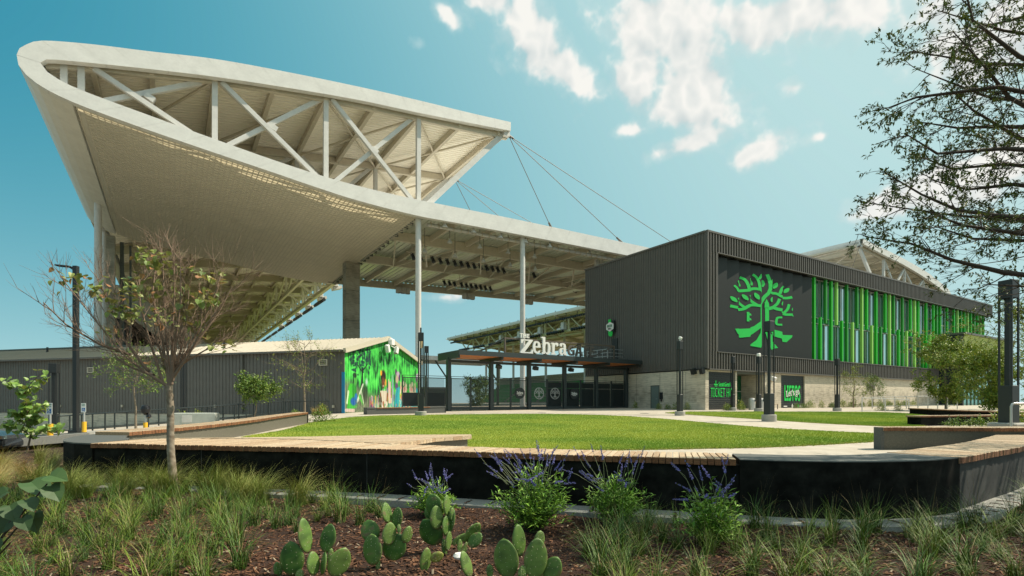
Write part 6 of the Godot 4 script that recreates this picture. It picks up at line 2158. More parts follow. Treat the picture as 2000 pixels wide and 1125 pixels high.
func leaf_quad(mb: MB, p: Vector3, d: Vector3, up: Vector3, l: float, w: float, fold := 0.25) -> void:   # a pointed leaf folded along its rib
	var s := d.cross(up).normalized()
	var n := s.cross(d).normalized()
	var a := p
	var b := p + d * l * 0.45 + s * w * 0.5 + n * w * fold
	var c := p + d * l - n * l * 0.12
	var e := p + d * l * 0.45 - s * w * 0.5 + n * w * fold
	var m := p + d * l * 0.5 - n * 0.01 * l
	mb.tri(a, b, m)
	mb.tri(b, c, m)
	mb.tri(m, c, e)
	mb.tri(a, m, e)

func rand_dir(r: RandomNumberGenerator, low := -1.0) -> Vector3:
	var y := r.randf_range(low, 1.0)
	var a := r.randf() * TAU
	var s := sqrt(maxf(0.0, 1.0 - y * y))
	return Vector3(cos(a) * s, y, sin(a) * s)

func sage(label: String, x: float, z: float, wide: float, high: float, spikes: int, reach: float, sd: int) -> void:
	var r := RandomNumberGenerator.new()
	r.seed = sd
	var t := thing("flowering_sage", label, "flowering plant", W(x, bed_h(x, z), z), 0.0, "blue flowering sages before the black bench wall")
	var st := MB.new()
	var lf := MB.new()
	st.use_col = true
	lf.use_col = true
	var n := int(150 * wide)
	for k in n:
		var a := r.randf() * TAU
		var rr := sqrt(r.randf())
		var tip := Vector3(cos(a) * wide * 0.5 * rr * r.randf_range(0.7, 1.2), high * (1.0 - 0.5 * rr * rr) * r.randf_range(0.35, 1.12), sin(a) * wide * 0.5 * rr)
		var mid := Vector3(tip.x * 0.35, tip.y * 0.5, tip.z * 0.35)
		st.col = Color(0.10, 0.13, 0.04)
		var root := Vector3(r.randf_range(-0.06, 0.06), 0, r.randf_range(-0.06, 0.06))
		st.sweep([root, mid, tip], [0.005, 0.004, 0.002], 4)
		for j in 16:
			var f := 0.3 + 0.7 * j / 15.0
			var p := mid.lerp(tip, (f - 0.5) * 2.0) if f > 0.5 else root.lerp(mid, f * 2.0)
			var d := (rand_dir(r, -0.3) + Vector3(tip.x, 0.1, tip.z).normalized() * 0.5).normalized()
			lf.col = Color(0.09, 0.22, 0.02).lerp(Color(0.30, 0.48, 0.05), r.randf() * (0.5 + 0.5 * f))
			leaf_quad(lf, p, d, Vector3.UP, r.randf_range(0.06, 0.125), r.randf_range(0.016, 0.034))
	obj("stems", st, M.bark, t)
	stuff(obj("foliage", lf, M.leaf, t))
	for k in spikes:
		var fl := MB.new()
		fl.use_col = true
		var a := r.randf() * TAU
		var rr := sqrt(r.randf()) * 1.15
		var from := Vector3(cos(a) * wide * 0.28 * rr, high * 0.75, sin(a) * wide * 0.28 * rr)
		var tip := Vector3(cos(a) * wide * 0.5 * rr + r.randf_range(-0.26, 0.16), high * 0.92 + reach * r.randf_range(-0.25, 1.0) * (1.05 - 0.3 * rr), sin(a) * wide * 0.5 * rr + r.randf_range(-0.1, 0.1))
		var mid := from.lerp(tip, 0.55) + Vector3(r.randf_range(-0.05, 0.05), r.randf_range(-0.03, 0.06), 0)
		fl.col = Color(0.19, 0.22, 0.11)
		fl.sweep([from, mid, tip], [0.0035, 0.003, 0.0015], 4)
		var ax := (tip - mid).normalized()
		var length := r.randf_range(0.10, 0.22)
		var whorls := int(length / 0.016)
		for j in whorls:
			var p := tip - ax * length * float(j) / whorls
			var size := 0.007 + 0.008 * float(j) / whorls
			if r.randf() < 0.15: continue
			for b in 6:
				var d := (rand_dir(r) - ax * 0.1).normalized()
				fl.col = Color(0.11, 0.10, 0.30).lerp(Color(0.26, 0.25, 0.60), r.randf())
				leaf_quad(fl, p, d, ax, size * 1.8, size * 1.3)
		obj("flower_spike", fl, M.petal, t)

func pad_mesh(len: float, wid: float, thick: float, r: RandomNumberGenerator, tone: Color) -> Array:
	var mb := MB.new()
	mb.use_col = true
	var sp := MB.new()
	var m := 16
	var n := 22
	var spot := FastNoiseLite.new()
	spot.seed = r.randi() % 1000
	spot.frequency = 9.0
	spot.fractal_octaves = 3
	var pt := func(i: int, j: int) -> Vector3:
		var t := float(i) / m
		var s := pow(sin(PI * pow(t, 0.82)), 0.62) if i > 0 and i < m else 0.0
		s *= 0.72 + 0.28 * t + 0.06
		var a := TAU * j / n
		var e := 0.55
		var cx := signf(cos(a)) * pow(absf(cos(a)), e)
		var cz := signf(sin(a)) * pow(absf(sin(a)), 1.0)
		return Vector3(cx * wid * 0.5 * s, t * len, cz * thick * 0.5 * pow(s, 0.5) * (1.15 - 0.3 * t))
	for i in m + 1:
		for j in n:
			var p: Vector3 = pt.call(i, j)
			var a: Vector3 = pt.call(i, (j + 1) % n) - pt.call(i, (j + n - 1) % n)
			var b: Vector3 = pt.call(mini(i + 1, m), j) - pt.call(maxi(i - 1, 0), j)
			var nn := b.cross(a).normalized()
			if nn.dot(Vector3(p.x, 0, p.z)) < 0: nn = -nn
			if i == 0: nn = Vector3.DOWN
			if i == m: nn = Vector3.UP
			mb.col = tone.lerp(Color(0.30, 0.30, 0.11), 0.55 * smoothstep(0.32, 0.5, absf(p.x) / wid)).darkened(r.randf() * 0.08)
			var bl := spot.get_noise_3d(p.x, p.y, p.z)
			mb.col = mb.col.lerp(Color(0.16, 0.25, 0.05), clampf(bl * 1.4, 0.0, 0.5)).darkened(clampf(-bl * 0.9, 0.0, 0.4))
			mb.col = mb.col.lerp(Color(0.20, 0.14, 0.07), 0.8 * smoothstep(0.16, 0.0, float(i) / m + bl * 0.1) + 0.8 * smoothstep(0.42, 0.5, bl))
			mb.put(p, nn)
	for i in m:
		for j in n:
			var a := i * n + j
			var b := i * n + (j + 1) % n
			mb.ix.append_array([a, b, a + n, b, b + n, a + n])
	for i in range(1, 9):   # areoles in slanting rows, both faces
		for j in 5:
			var t := (i + 0.5 * (j % 2)) / 9.5
			var x := (j - 2) * wid * 0.19
			var s := pow(sin(PI * pow(t, 0.82)), 0.62) * (0.78 + 0.28 * t)
			if absf(x) > wid * 0.44 * s: continue
			for f in [-1.0, 1.0]:
				var z: float = f * (thick * 0.5 * pow(s, 0.5) * (1.15 - 0.3 * t) * sqrt(maxf(0.05, 1.0 - pow(absf(x) / (wid * 0.5 * s), 3.6))) + 0.001)
				if r.randf() < 0.4: sp.box(Vector3(x, t * len, z), Vector3(0.003, 0.004, 0.003))
				if r.randf() < 0.25: sp.bar(Vector3(x, t * len, z), Vector3(x + r.randf_range(-0.008, 0.008), t * len + r.randf_range(-0.006, 0.01), z + f * 0.012), 0.0012, 0.0012)
	return [mb, sp]

func cactus(label: String, x: float, z: float, pads: Array, sd: int) -> void:   # pads: centre across and up, width, length, tilt to the right, turn about the upright, offset towards the viewer, tone
	var r := RandomNumberGenerator.new()
	r.seed = sd
	var g := bed_h(x, z)
	var t := thing("prickly_pear", label, "cactus", W(x, g, z), 0.0, "prickly pears in the bark bed")
	for q in pads:
		var tone := Color(0.050, 0.155, 0.016).lerp(Color(0.19, 0.30, 0.065), q[7])
		if q[7] > 1.0: tone = Color(0.30, 0.30, 0.05)
		var ms := pad_mesh(q[3], q[2], 0.035, r, tone)
		var b := Basis(Vector3(0, 0, 1), -deg_to_rad(q[4])) * Basis(Vector3.UP, deg_to_rad(q[5])) * Basis(Vector3.RIGHT, r.randf_range(-0.15, 0.05))
		var o := obj("pad", ms[0], M.cactus, t)
		o.transform = Transform3D(b, Vector3(q[0], q[1], q[6]) - b * Vector3(0, q[3] * 0.5, 0))
		obj("spines", ms[1], M.spine, o)

func build_plants() -> void:
	var r := RandomNumberGenerator.new()
	r.seed = 404
	var kinds := []
	for k in 5:
		var t := thing("sedge_tuft", "", "grass tuft", Vector3.ZERO)
		obj("blades", sedge(r, [0.1, 0.35, 0.6, 0.2, 0.85][k]), M.blade, t)
		kinds.append(t)
	var spots := []
	var tries := 0
	while spots.size() < 175 and tries < 6000:
		tries += 1
		var z := r.randf_range(4.6, 11.5)
		var x := r.randf_range(-1.0, 1.0) * z * 0.98
		var px := x / z
		# bare bark round the cactus and beside the sages
		if px > -0.50 and px < 0.09 and z < 6.9: continue
		if px > -0.27 and px < 0.16: continue
		if px < -0.42 and z > 9.5: continue
		if not bed_free(x, z + 0.1): continue
		if px > 0.16 and r.randf() < 0.35: continue
		var ok := true
		for s in spots:
			if s.distance_to(Vector2(x, z)) < 0.30: ok = false
		if ok: spots.append(Vector2(x, z))
	for q in [[1.2, 5.45], [0.85, 6.1], [1.55, 6.6], [-3.2, 7.3], [-2.7, 7.9], [-2.2, 8.4], [-1.95, 7.9], [4.1, 6.85], [4.6, 6.95], [5.3, 7.0], [6.0, 7.15]]: spots.append(Vector2(q[0], q[1]))
	for k in spots.size():
		var s: Vector2 = spots[k]
		var src: Node3D = kinds[k % 5]
		var shade := s.x > 0.6
		var o: Node3D = src if k < 5 else dup(src, Vector3.ZERO, 0)
		o.position = W(s.x, bed_h(s.x, s.y) - 0.01, s.y)
		o.rotation.y = r.randf() * TAU
		var sc := r.randf_range(0.75, 1.25)
		o.scale = Vector3(sc, sc * r.randf_range(0.85, 1.1), sc)
		o.set_meta("label", "tuft of green sedge in the bark to the right of the cactus bed" if shade else "tuft of green sedge in the bark to the left of the cactus bed")
		o.set_meta("group", "sedge tufts right of the cactus" if shade else "sedge tufts left of the cactus")
	# feather grass
	var fk := []
	for k in 4:
		var t := thing("feather_grass", "", "grass clump", Vector3.ZERO)
		obj("blades", feather(r, [0.0, 0.06, 0.18, 0.95][k]), M.blade, t)
		fk.append(t)
	var used := [0, 0, 0, 0]
	var fs := []
	for k in 34: fs.append([lerpf(-9.6, -3.7, k / 33.0) + r.randf_range(-0.2, 0.2), lerpf(10.6, 9.55, k / 33.0) + r.randf_range(-0.75, 0.35), [0, 1, 0, 2, 1][k % 5]])
	for k in 16: fs.append([r.randf_range(-13.0, -9.6), r.randf_range(11.2, 14.6), [2, 1, 3][k % 3]])
	for k in 16: fs.append([r.randf_range(-12.5, -9.0), r.randf_range(9.4, 12.0), 3])
	for k in 4: fs.append([-13.4 + k * 0.25, 36.3 - k * 0.2, 3])
	for q in fs:
		var src: Node3D = fk[q[2]]
		var o: Node3D = src if used[q[2]] == 0 else dup(src, Vector3.ZERO, 0)
		used[q[2]] += 1
		var h: float = plaza_h(q[0], q[1]) if q[1] > 20 else bed_h(q[0], q[1])
		o.position = W(q[0], h - 0.01, q[1])
		o.rotation.y = r.randf_range(-0.7, 0.7)
		var sc := r.randf_range(0.8, 1.2)
		o.scale = Vector3(sc, sc, sc)
		var dry: bool = q[2] == 3
		o.set_meta("label", ("dry straw coloured feather grass clump beside the small timber bench end" if q[1] > 20 else "dry straw coloured feather grass clump near the left edge") if dry else "green feather grass clump with pale bent tips at the foot of the left bench end")
		o.set_meta("group", "dry feather grass" if dry else "green feather grass")
	sage("leftmost blue sage, smallest, just behind the middle prickly pear", -1.2, 8.15, 0.75, 0.5, 24, 0.42, 1)
	sage("biggest blue sage with many leaning flower spikes, left of centre of the bench wall", 0.3, 7.15, 1.15, 0.85, 46, 0.5, 2)
	sage("blue sage right of the biggest one, with upright spikes against the timber blocks", 1.45, 7.55, 0.95, 0.72, 30, 0.62, 3)
	sage("rightmost blue sage, nearest, in front of the right end of the timber blocks", 2.4, 6.45, 0.8, 0.74, 22, 0.5, 4)
	# cactus pads
	cactus("leftmost prickly pear with a big dark pad at its left", -1.91, 5.22, [[-0.201, 0.201, 0.246, 0.344, -4, 12, 0.06, 0.0], [-0.099, 0.408, 0.179, 0.358, -9, 62, 0.00, 0.5], [0.107, 0.370, 0.181, 0.291, 10, -10, -0.05, 0.1], [0.010, 0.163, 0.166, 0.235, -3, 60, 0.08, 0.5], [0.094, 0.151, 0.168, 0.227, 8, -58, 0.04, 0.3], [0.157, 0.222, 0.064, 0.148, 8, 30, 0.03, 0.6], [0.234, 0.149, 0.239, 0.308, 24, 28, 0.00, 0.8], [-0.363, 0.080, 0.099, 0.149, -10, 50, 0.00, 0.3], [-0.110, 0.062, 0.088, 0.107, 5, 10, 0.10, 0.9]], 11)
	cactus("second prickly pear from the left, with heart shaped lower pad", -1.35, 5.48, [[-0.107, 0.369, 0.211, 0.242, -14, 10, -0.05, 0.1], [-0.057, 0.209, 0.237, 0.320, -6, -14, 0.06, 0.3], [0.106, 0.362, 0.166, 0.239, 6, 34, 0.03, 0.9], [0.064, 0.560, 0.158, 0.221, -12, 62, -0.04, 0.5], [0.165, 0.504, 0.132, 0.227, 8, -8, -0.06, 0.2], [0.147, 0.214, 0.272, 0.304, 24, -4, -0.02, 0.0], [0.278, 0.339, 0.136, 0.188, 14, 42, -0.02, 0.8], [0.198, 0.402, 0.047, 0.104, -2, 20, 0.00, 0.6], [-0.011, 0.048, 0.057, 0.125, 4, 30, 0.02, 0.6]], 12)
	cactus("tallest prickly pear with stacked pads, in the middle", -0.73, 5.97, [[-0.144, 0.548, 0.212, 0.252, -10, -6, -0.05, 0.2], [-0.101, 0.426, 0.175, 0.271, -4, 30, 0.05, 0.9], [-0.171, 0.256, 0.285, 0.330, -30, -4, 0.00, 0.0], [0.006, 0.552, 0.137, 0.239, 3, 62, 0.00, 0.7], [0.042, 0.375, 0.183, 0.297, 6, -50, -0.03, 0.1], [0.005, 0.333, 0.158, 0.226, 6, 58, 0.04, 0.4], [0.029, 0.166, 0.124, 0.226, 6, 60, 0.05, 0.7], [-0.023, 0.085, 0.068, 0.205, -8, 20, 0.00, 0.3], [-0.194, 0.433, 0.138, 0.196, -20, 30, -0.08, 0.1], [0.063, 0.455, 0.080, 0.148, 4, 40, 0.00, 0.6]], 13)
	cactus("low sprawling prickly pear leaning right, beside the tallest one", -0.57, 6.04, [[0.124, 0.234, 0.185, 0.289, 32, 30, -0.03, 0.5], [0.157, 0.174, 0.160, 0.206, 42, -20, 0.03, 0.2], [-0.013, 0.114, 0.069, 0.148, 4, 20, 0.04, 0.6], [0.045, 0.082, 0.063, 0.160, 14, 20, 0.05, 0.6], [-0.011, 0.178, 0.103, 0.230, 62, 20, 0.00, 0.7]], 14)
	cactus("nearest prickly pear with two broad pads side by side", 0.15, 5.16, [[-0.083, 0.390, 0.169, 0.327, -6, 34, -0.05, 0.5], [-0.206, 0.239, 0.264, 0.391, -8, -8, 0.03, 0.5], [0.076, 0.245, 0.253, 0.399, 6, 10, 0.05, 0.5], [0.117, 0.400, 0.134, 0.169, 8, 30, -0.07, 0.9], [0.236, 0.133, 0.206, 0.255, 26, -14, 0.00, 0.4], [-0.051, 0.118, 0.106, 0.145, 2, 20, 0.08, 0.5], [0.159, 0.099, 0.148, 0.237, 10, 40, -0.03, 0.3]], 15)
	cactus("fallen pale pad pair lying on the bark between two prickly pears", -0.83, 5.39, [[-0.036, 0.108, 0.144, 0.257, 6, 40, 0.00, 0.9], [0.077, 0.139, 0.123, 0.144, 68, 10, 0.00, 1.5]], 16)
	cactus("small pale prickly pear at the bottom edge, leaning left", -0.37, 5.16, [[-0.069, 0.142, 0.138, 0.275, -18, 46, 0.00, 0.8], [0.157, 0.079, 0.079, 0.128, -4, 20, 0.00, 0.6]], 17)
	var rock := thing("white_stone", "small white stone at the foot of the tallest prickly pear", "stone", W(-0.58, bed_h(-0.58, 5.9), 5.9))
	var mb := MB.new()
	mb.lathe(Vector3.ZERO, [Vector2(0.07, -0.01), Vector2(0.075, 0.02), Vector2(0.05, 0.05), Vector2(0.0, 0.06)], 7)
	obj("stone", mb, M.white_paint, rock)

# ---------------------------------------------------------------- trees and shrubs
func at_px(x: float, y: float, z: float) -> Vector3: return Vector3(x * z, y * z, -z)   # a direction (across, up) per metre of distance, at distance z

func leaf_shape(l: float, w: float) -> MB:
	var mb := MB.new()
	leaf_quad(mb, Vector3.ZERO, Vector3(0, 0, -1), Vector3.UP, l, w)
	return mb

func heart_leaf() -> MB:   # broad, folded a little along the rib, one metre long
	var mb := MB.new()
	var half := [Vector2(0, 0.0), Vector2(0.22, -0.10), Vector2(0.46, 0.08), Vector2(0.5, 0.32), Vector2(0.38, 0.62), Vector2(0.16, 0.86), Vector2(0.0, 1.0)]
	var f := func(p: Vector2, s: float) -> Vector3: return Vector3(p.x * s, 0.28 * p.x - 0.22 * p.y * p.y + 0.05 * sin(p.y * 9.0) * p.x, -p.y)
	for s in [1.0, -1.0]:
		for k in range(0, 6):
			var a: Vector3 = f.call(half[k], s)
			var b: Vector3 = f.call(half[k + 1], s)
			var c0: Vector3 = f.call(Vector2(0, clampf(half[k].y, 0, 1)), s)
			var c1: Vector3 = f.call(Vector2(0, clampf(half[k + 1].y, 0, 1)), s)
			if s > 0:
				mb.tri(c0, a, b)
				mb.tri(c0, b, c1)
			else:
				mb.tri(c0, b, a)
				mb.tri(c0, c1, b)
	return mb

func aim(d: Vector3, up: Vector3, s: float) -> Basis:   # -z along d
	var z := -d.normalized()
	if absf(z.dot(up)) > 0.97: up = Vector3(1, 0, 0.2)
	var x := up.cross(z).normalized()
	return Basis(x, z.cross(x), z).scaled_local(Vector3.ONE * s)

# branches from a point; collects the places where leaves sit
func grow(mb: MB, p: Vector3, d: Vector3, len: float, rad: float, depth: int, r: RandomNumberGenerator, o: Dictionary, tips: Array) -> void:
	var pts := [p]
	var rs := [rad]
	var q := p
	var dir := d
	var segs := 4 if depth > 0 else 3
	for k in segs:
		dir = (dir + rand_dir(r) * o.wander + Vector3.UP * o.rise).normalized()
		q += dir * len / segs
		pts.append(q)
		rs.append(rad * (1.0 - 0.62 * (k + 1.0) / segs))
		if depth <= o.leafy:
			tips.append([q, dir])
	mb.sweep(pts, rs, 5 if rad > 0.02 else 4 if rad > 0.006 else 3)
	if depth > 0:
		for k in o.kids:
			var f := r.randf_range(o.from, 1.0)
			var i := clampi(int(f * segs), 0, segs - 1)
			var at: Vector3 = pts[i].lerp(pts[i + 1], f * segs - i)
			var bd: Vector3 = (pts[i + 1] - pts[i]).normalized()
			var side := (rand_dir(r) - bd * 0.2).normalized()
			var nd: Vector3 = (bd * (1.0 - o.spread) + side * o.spread).normalized()
			grow(mb, at, nd, len * r.randf_range(0.45, 0.8), maxf(rad * 0.5, 0.003), depth - 1, r, o, tips)

func leaves_on(parent: Node, tips: Array, per: int, l: float, w: float, spread: float, cols: Array, r: RandomNumberGenerator, keep := 1.0) -> void:
	var xf := []
	var cs := []
	for t in tips:
		if r.randf() > keep: continue
		for k in per:
			var d: Vector3 = (t[1] * 0.6 + rand_dir(r) + Vector3(0, -0.1, 0)).normalized()
			xf.append(Transform3D(aim(d, (Vector3.UP + rand_dir(r) * 0.6).normalized(), r.randf_range(0.65, 1.25)), t[0] + rand_dir(r) * spread * r.randf()))
			var q: Color = cols[r.randi() % cols.size()]
			cs.append(q.lerp(cols[0], r.randf() * 0.5))
	if xf.size(): stuff(scatter("crown", leaf_shape(l, w).mesh(), M.leaf, xf, cs, parent))

func small_tree(label: String, x: float, z: float, high: float, clear: float, wide: float, per: int, leaf: float, cols: Array, sd: int, keep := 1.0, group := "", ground := INF) -> Node3D:
	var r := RandomNumberGenerator.new()
	r.seed = sd
	var t := thing("young_tree", label, "tree", W(x, plaza_h(x, z) if ground == INF else ground, z), 0.0, group)
	var tr := MB.new()
	tr.use_col = true
	tr.col = Color(0.30, 0.24, 0.17)
	var pts := []
	var rs := []
	for k in 7:
		pts.append(Vector3(r.randf_range(-0.03, 0.03) * k, high * 0.92 * k / 6.0 - 0.05, r.randf_range(-0.03, 0.03) * k))
		rs.append(lerpf(0.012 * high + 0.02, 0.01, k / 6.0))
	tr.sweep(pts, rs, 8)
	obj("trunk", tr, M.bark, t)
	var br := MB.new()
	br.use_col = true
	br.col = Color(0.26, 0.20, 0.14)
	var tips := []
	var o := {"wander": 0.22, "rise": 0.05, "leafy": 1, "kids": 4, "from": 0.25, "spread": 0.6}
	var nb := 15
	for k in nb:
		var f := lerpf(clear / high, 0.96, float(k) / (nb - 1))
		var y := high * 0.92 * f
		var shape := sin(PI * clampf((f * high - clear * 0.7) / (high - clear * 0.7), 0.05, 0.97)) * 0.75 + 0.25
		var a := k * 2.4 + r.randf()
		var base: Vector3 = pts[mini(int(f * 6), 6)]
		grow(br, Vector3(base.x, y, base.z), Vector3(cos(a), r.randf_range(0.25, 0.8), sin(a)).normalized(), wide * 0.5 * shape, 0.016 * high / 4.0, 2, r, o, tips)
	obj("branches", br, M.bark, t)
	leaves_on(t, tips, per, leaf, leaf * 0.5, leaf * 1.6, cols, r, keep)
	return t

func shrub(r: RandomNumberGenerator, wide: float, high: float, n: int, leaf: float, cols: Array) -> Array:
	var xf := []
	var cs := []
	for k in n:
		var d := rand_dir(r, -0.1)
		var e := pow(r.randf(), 0.4)
		var lump := 0.8 + 0.25 * sin(d.x * 7.0 + d.z * 5.0) * sin(d.y * 6.0 + d.x * 3.0)
		var p := Vector3(d.x * wide * 0.5, 0.06 + absf(d.y) * high, d.z * wide * 0.5) * e * lump
		p.y = maxf(p.y, 0.02)
		xf.append(Transform3D(aim((d + rand_dir(r) * 0.8).normalized(), Vector3.UP, r.randf_range(0.7, 1.3)), p))
		cs.append(cols[r.randi() % cols.size()])
	return [xf, cs]

func build_trees() -> void:
	var lime := [Color(0.16, 0.24, 0.02), Color(0.28, 0.34, 0.04), Color(0.09, 0.16, 0.015), Color(0.36, 0.38, 0.06)]
	var green := [Color(0.09, 0.17, 0.02), Color(0.15, 0.25, 0.03), Color(0.06, 0.11, 0.015), Color(0.22, 0.28, 0.04)]
	small_tree("young tree half bare at the top, yellow green below, against the shed beside the mural", -14.4, 37.3, 5.5, 1.6, 4.2, 3, 0.11, lime, 61, 0.42)
	small_tree("leafy small tree with a pale trunk behind the thin-twigged tree's left limbs", -18.4, 26.3, 3.6, 1.9, 2.9, 4, 0.11, green, 62, 0.7)
	small_tree("very small round leafed tree over the timber bench, in front of the shed", -14.9, 31.2, 1.95, 1.2, 2.0, 6, 0.15, green, 63)
	small_tree("bushy light green tree before the black wall of the glass wing", 36.3, 45.0, 5.6, 0.6, 5.2, 13, 0.2, lime, 64)
	small_tree("rounded light green tree before the glass wing, left of the largest lamp", 33.3, 37.5, 4.0, 0.5, 4.4, 12, 0.19, lime, 65)
	small_tree("big pale green tree at the right edge behind the largest lamp", 44.5, 46.5, 9.5, 1.5, 8.2, 7, 0.2, lime, 66)
	small_tree("pale green tree half hidden behind the largest lamp, under the oak boughs", 36.5, 36.0, 5.0, 0.6, 4.6, 7, 0.16, lime, 70)
	small_tree("thin sparse sapling in front of the bare concrete wall, left of the short stair rail", 34.3, 54.0, 4.0, 1.3, 3.0, 2, 0.12, lime, 67, 0.8)
	small_tree("smaller sparse sapling right of the wall vent, behind the stair rail", 37.6, 56.0, 3.2, 1.2, 2.3, 3, 0.12, green, 68, 0.8)
	small_tree("leafy bush like tree seen through the left picket panels of the gate", -4.2, 64.0, 3.0, 0.3, 3.4, 6, 0.2, green, 69)
	front_tree()
	redbud()
	near_leaves()
	oak()
	# shrubs along the clubhouse and in the far beds
	var r := RandomNumberGenerator.new()
	r.seed = 91
	var kinds := []
	for k in 4:
		var t := thing("low_shrub", "", "shrub", Vector3.ZERO)
		var s := shrub(r, [0.9, 1.1, 0.8, 1.3][k], [0.55, 0.8, 0.95, 0.7][k], [420, 520, 420, 600][k], 0.1, [green, lime, lime, green][k])
		stuff(scatter("foliage", leaf_shape(0.11, 0.045).mesh(), M.leaf, s[0], s[1], t))
		kinds.append(t)
	var turn := Basis(Vector3.UP, TURN)
	var o := W(16.65, 0, 46.0)
	var places := []
	for u in [0.6, 1.5, 2.4, 3.2, 4.6, 5.3, 6.2]: places.append([o + turn * Vector3(u, 0, 1.3 + 0.4 * sin(u * 3.0)), "small green shrub in the strip below the ticket lettering", "shrubs below the ticket lettering"])
	for u in [12.0, 13.2, 14.3]: places.append([o + turn * Vector3(u, 0, 1.0), "low shrub at the foot of the second lettered shutter", "shrubs below the second shutter"])
	for k in 16: places.append([o + turn * Vector3(15.6 + k * 1.35, 0, 1.4 + 0.5 * sin(k * 2.1)), "green shrub, %s from the left in the long bed below the bare concrete wall" % ORD[k], "shrubs along the bare concrete wall"])
	for w in [1.2, 2.3, 3.4, 4.4, 7.4]: places.append([o + turn * Vector3(-1.0, 0, -w), "grassy shrub at the foot of the clubhouse side wall", "shrubs along the side wall"])
	for q in [[17.0, 20.6], [18.1, 20.9], [19.2, 21.0], [20.2, 21.3], [21.3, 21.8], [22.4, 22.4]]: places.append([W(q[0], 0, q[1]), "green shrub in the bed before the black planter bench at the far right", "shrubs before the far right bench"])
	for q in [[-13.0, 36.8], [-12.7, 36.0], [-9.6, 27.1], [-14.2, 35.2], [-20.6, 33.6], [-19.8, 33.9], [-25.5, 29.2], [-27.0, 29.8]]: places.append([W(q[0], 0, q[1]), "small green plant at the foot of the grey shed", "plants at the foot of the shed"])
	for q in [[30.6, 44.5], [31.6, 44.0]]: places.append([W(q[0], 0, q[1]), "round shrub at the end of the farthest black bench", "round shrubs by the farthest bench"])
	var i := 0
	for q in places:
		var p: Vector3 = q[0]
		var s: Node3D = kinds[i] if i < 4 else dup(kinds[i % 4], Vector3.ZERO, 0)
		s.position = Vector3(p.x, plaza_h(p.x, -p.z) + EYE, p.z)
		s.rotation.y = r.randf() * TAU
		var sc := r.randf_range(0.7, 1.15)
		s.scale = Vector3(sc, sc, sc)
		tag(s, q[1], "shrub", q[2])
		i += 1

func band(mb: MB, a: Color, b: Color, sd: int) -> void:   # rings and patches of lighter and darker bark
	var n := FastNoiseLite.new()
	n.seed = sd
	n.frequency = 1.0
	n.fractal_octaves = 4
	for k in mb.v.size():
		var p := mb.v[k]
		mb.c[k] = a.lerp(b, clampf(0.5 + n.get_noise_3d(p.x * 9.0, p.y * 22.0, p.z * 9.0) * 1.3, 0.0, 1.0))

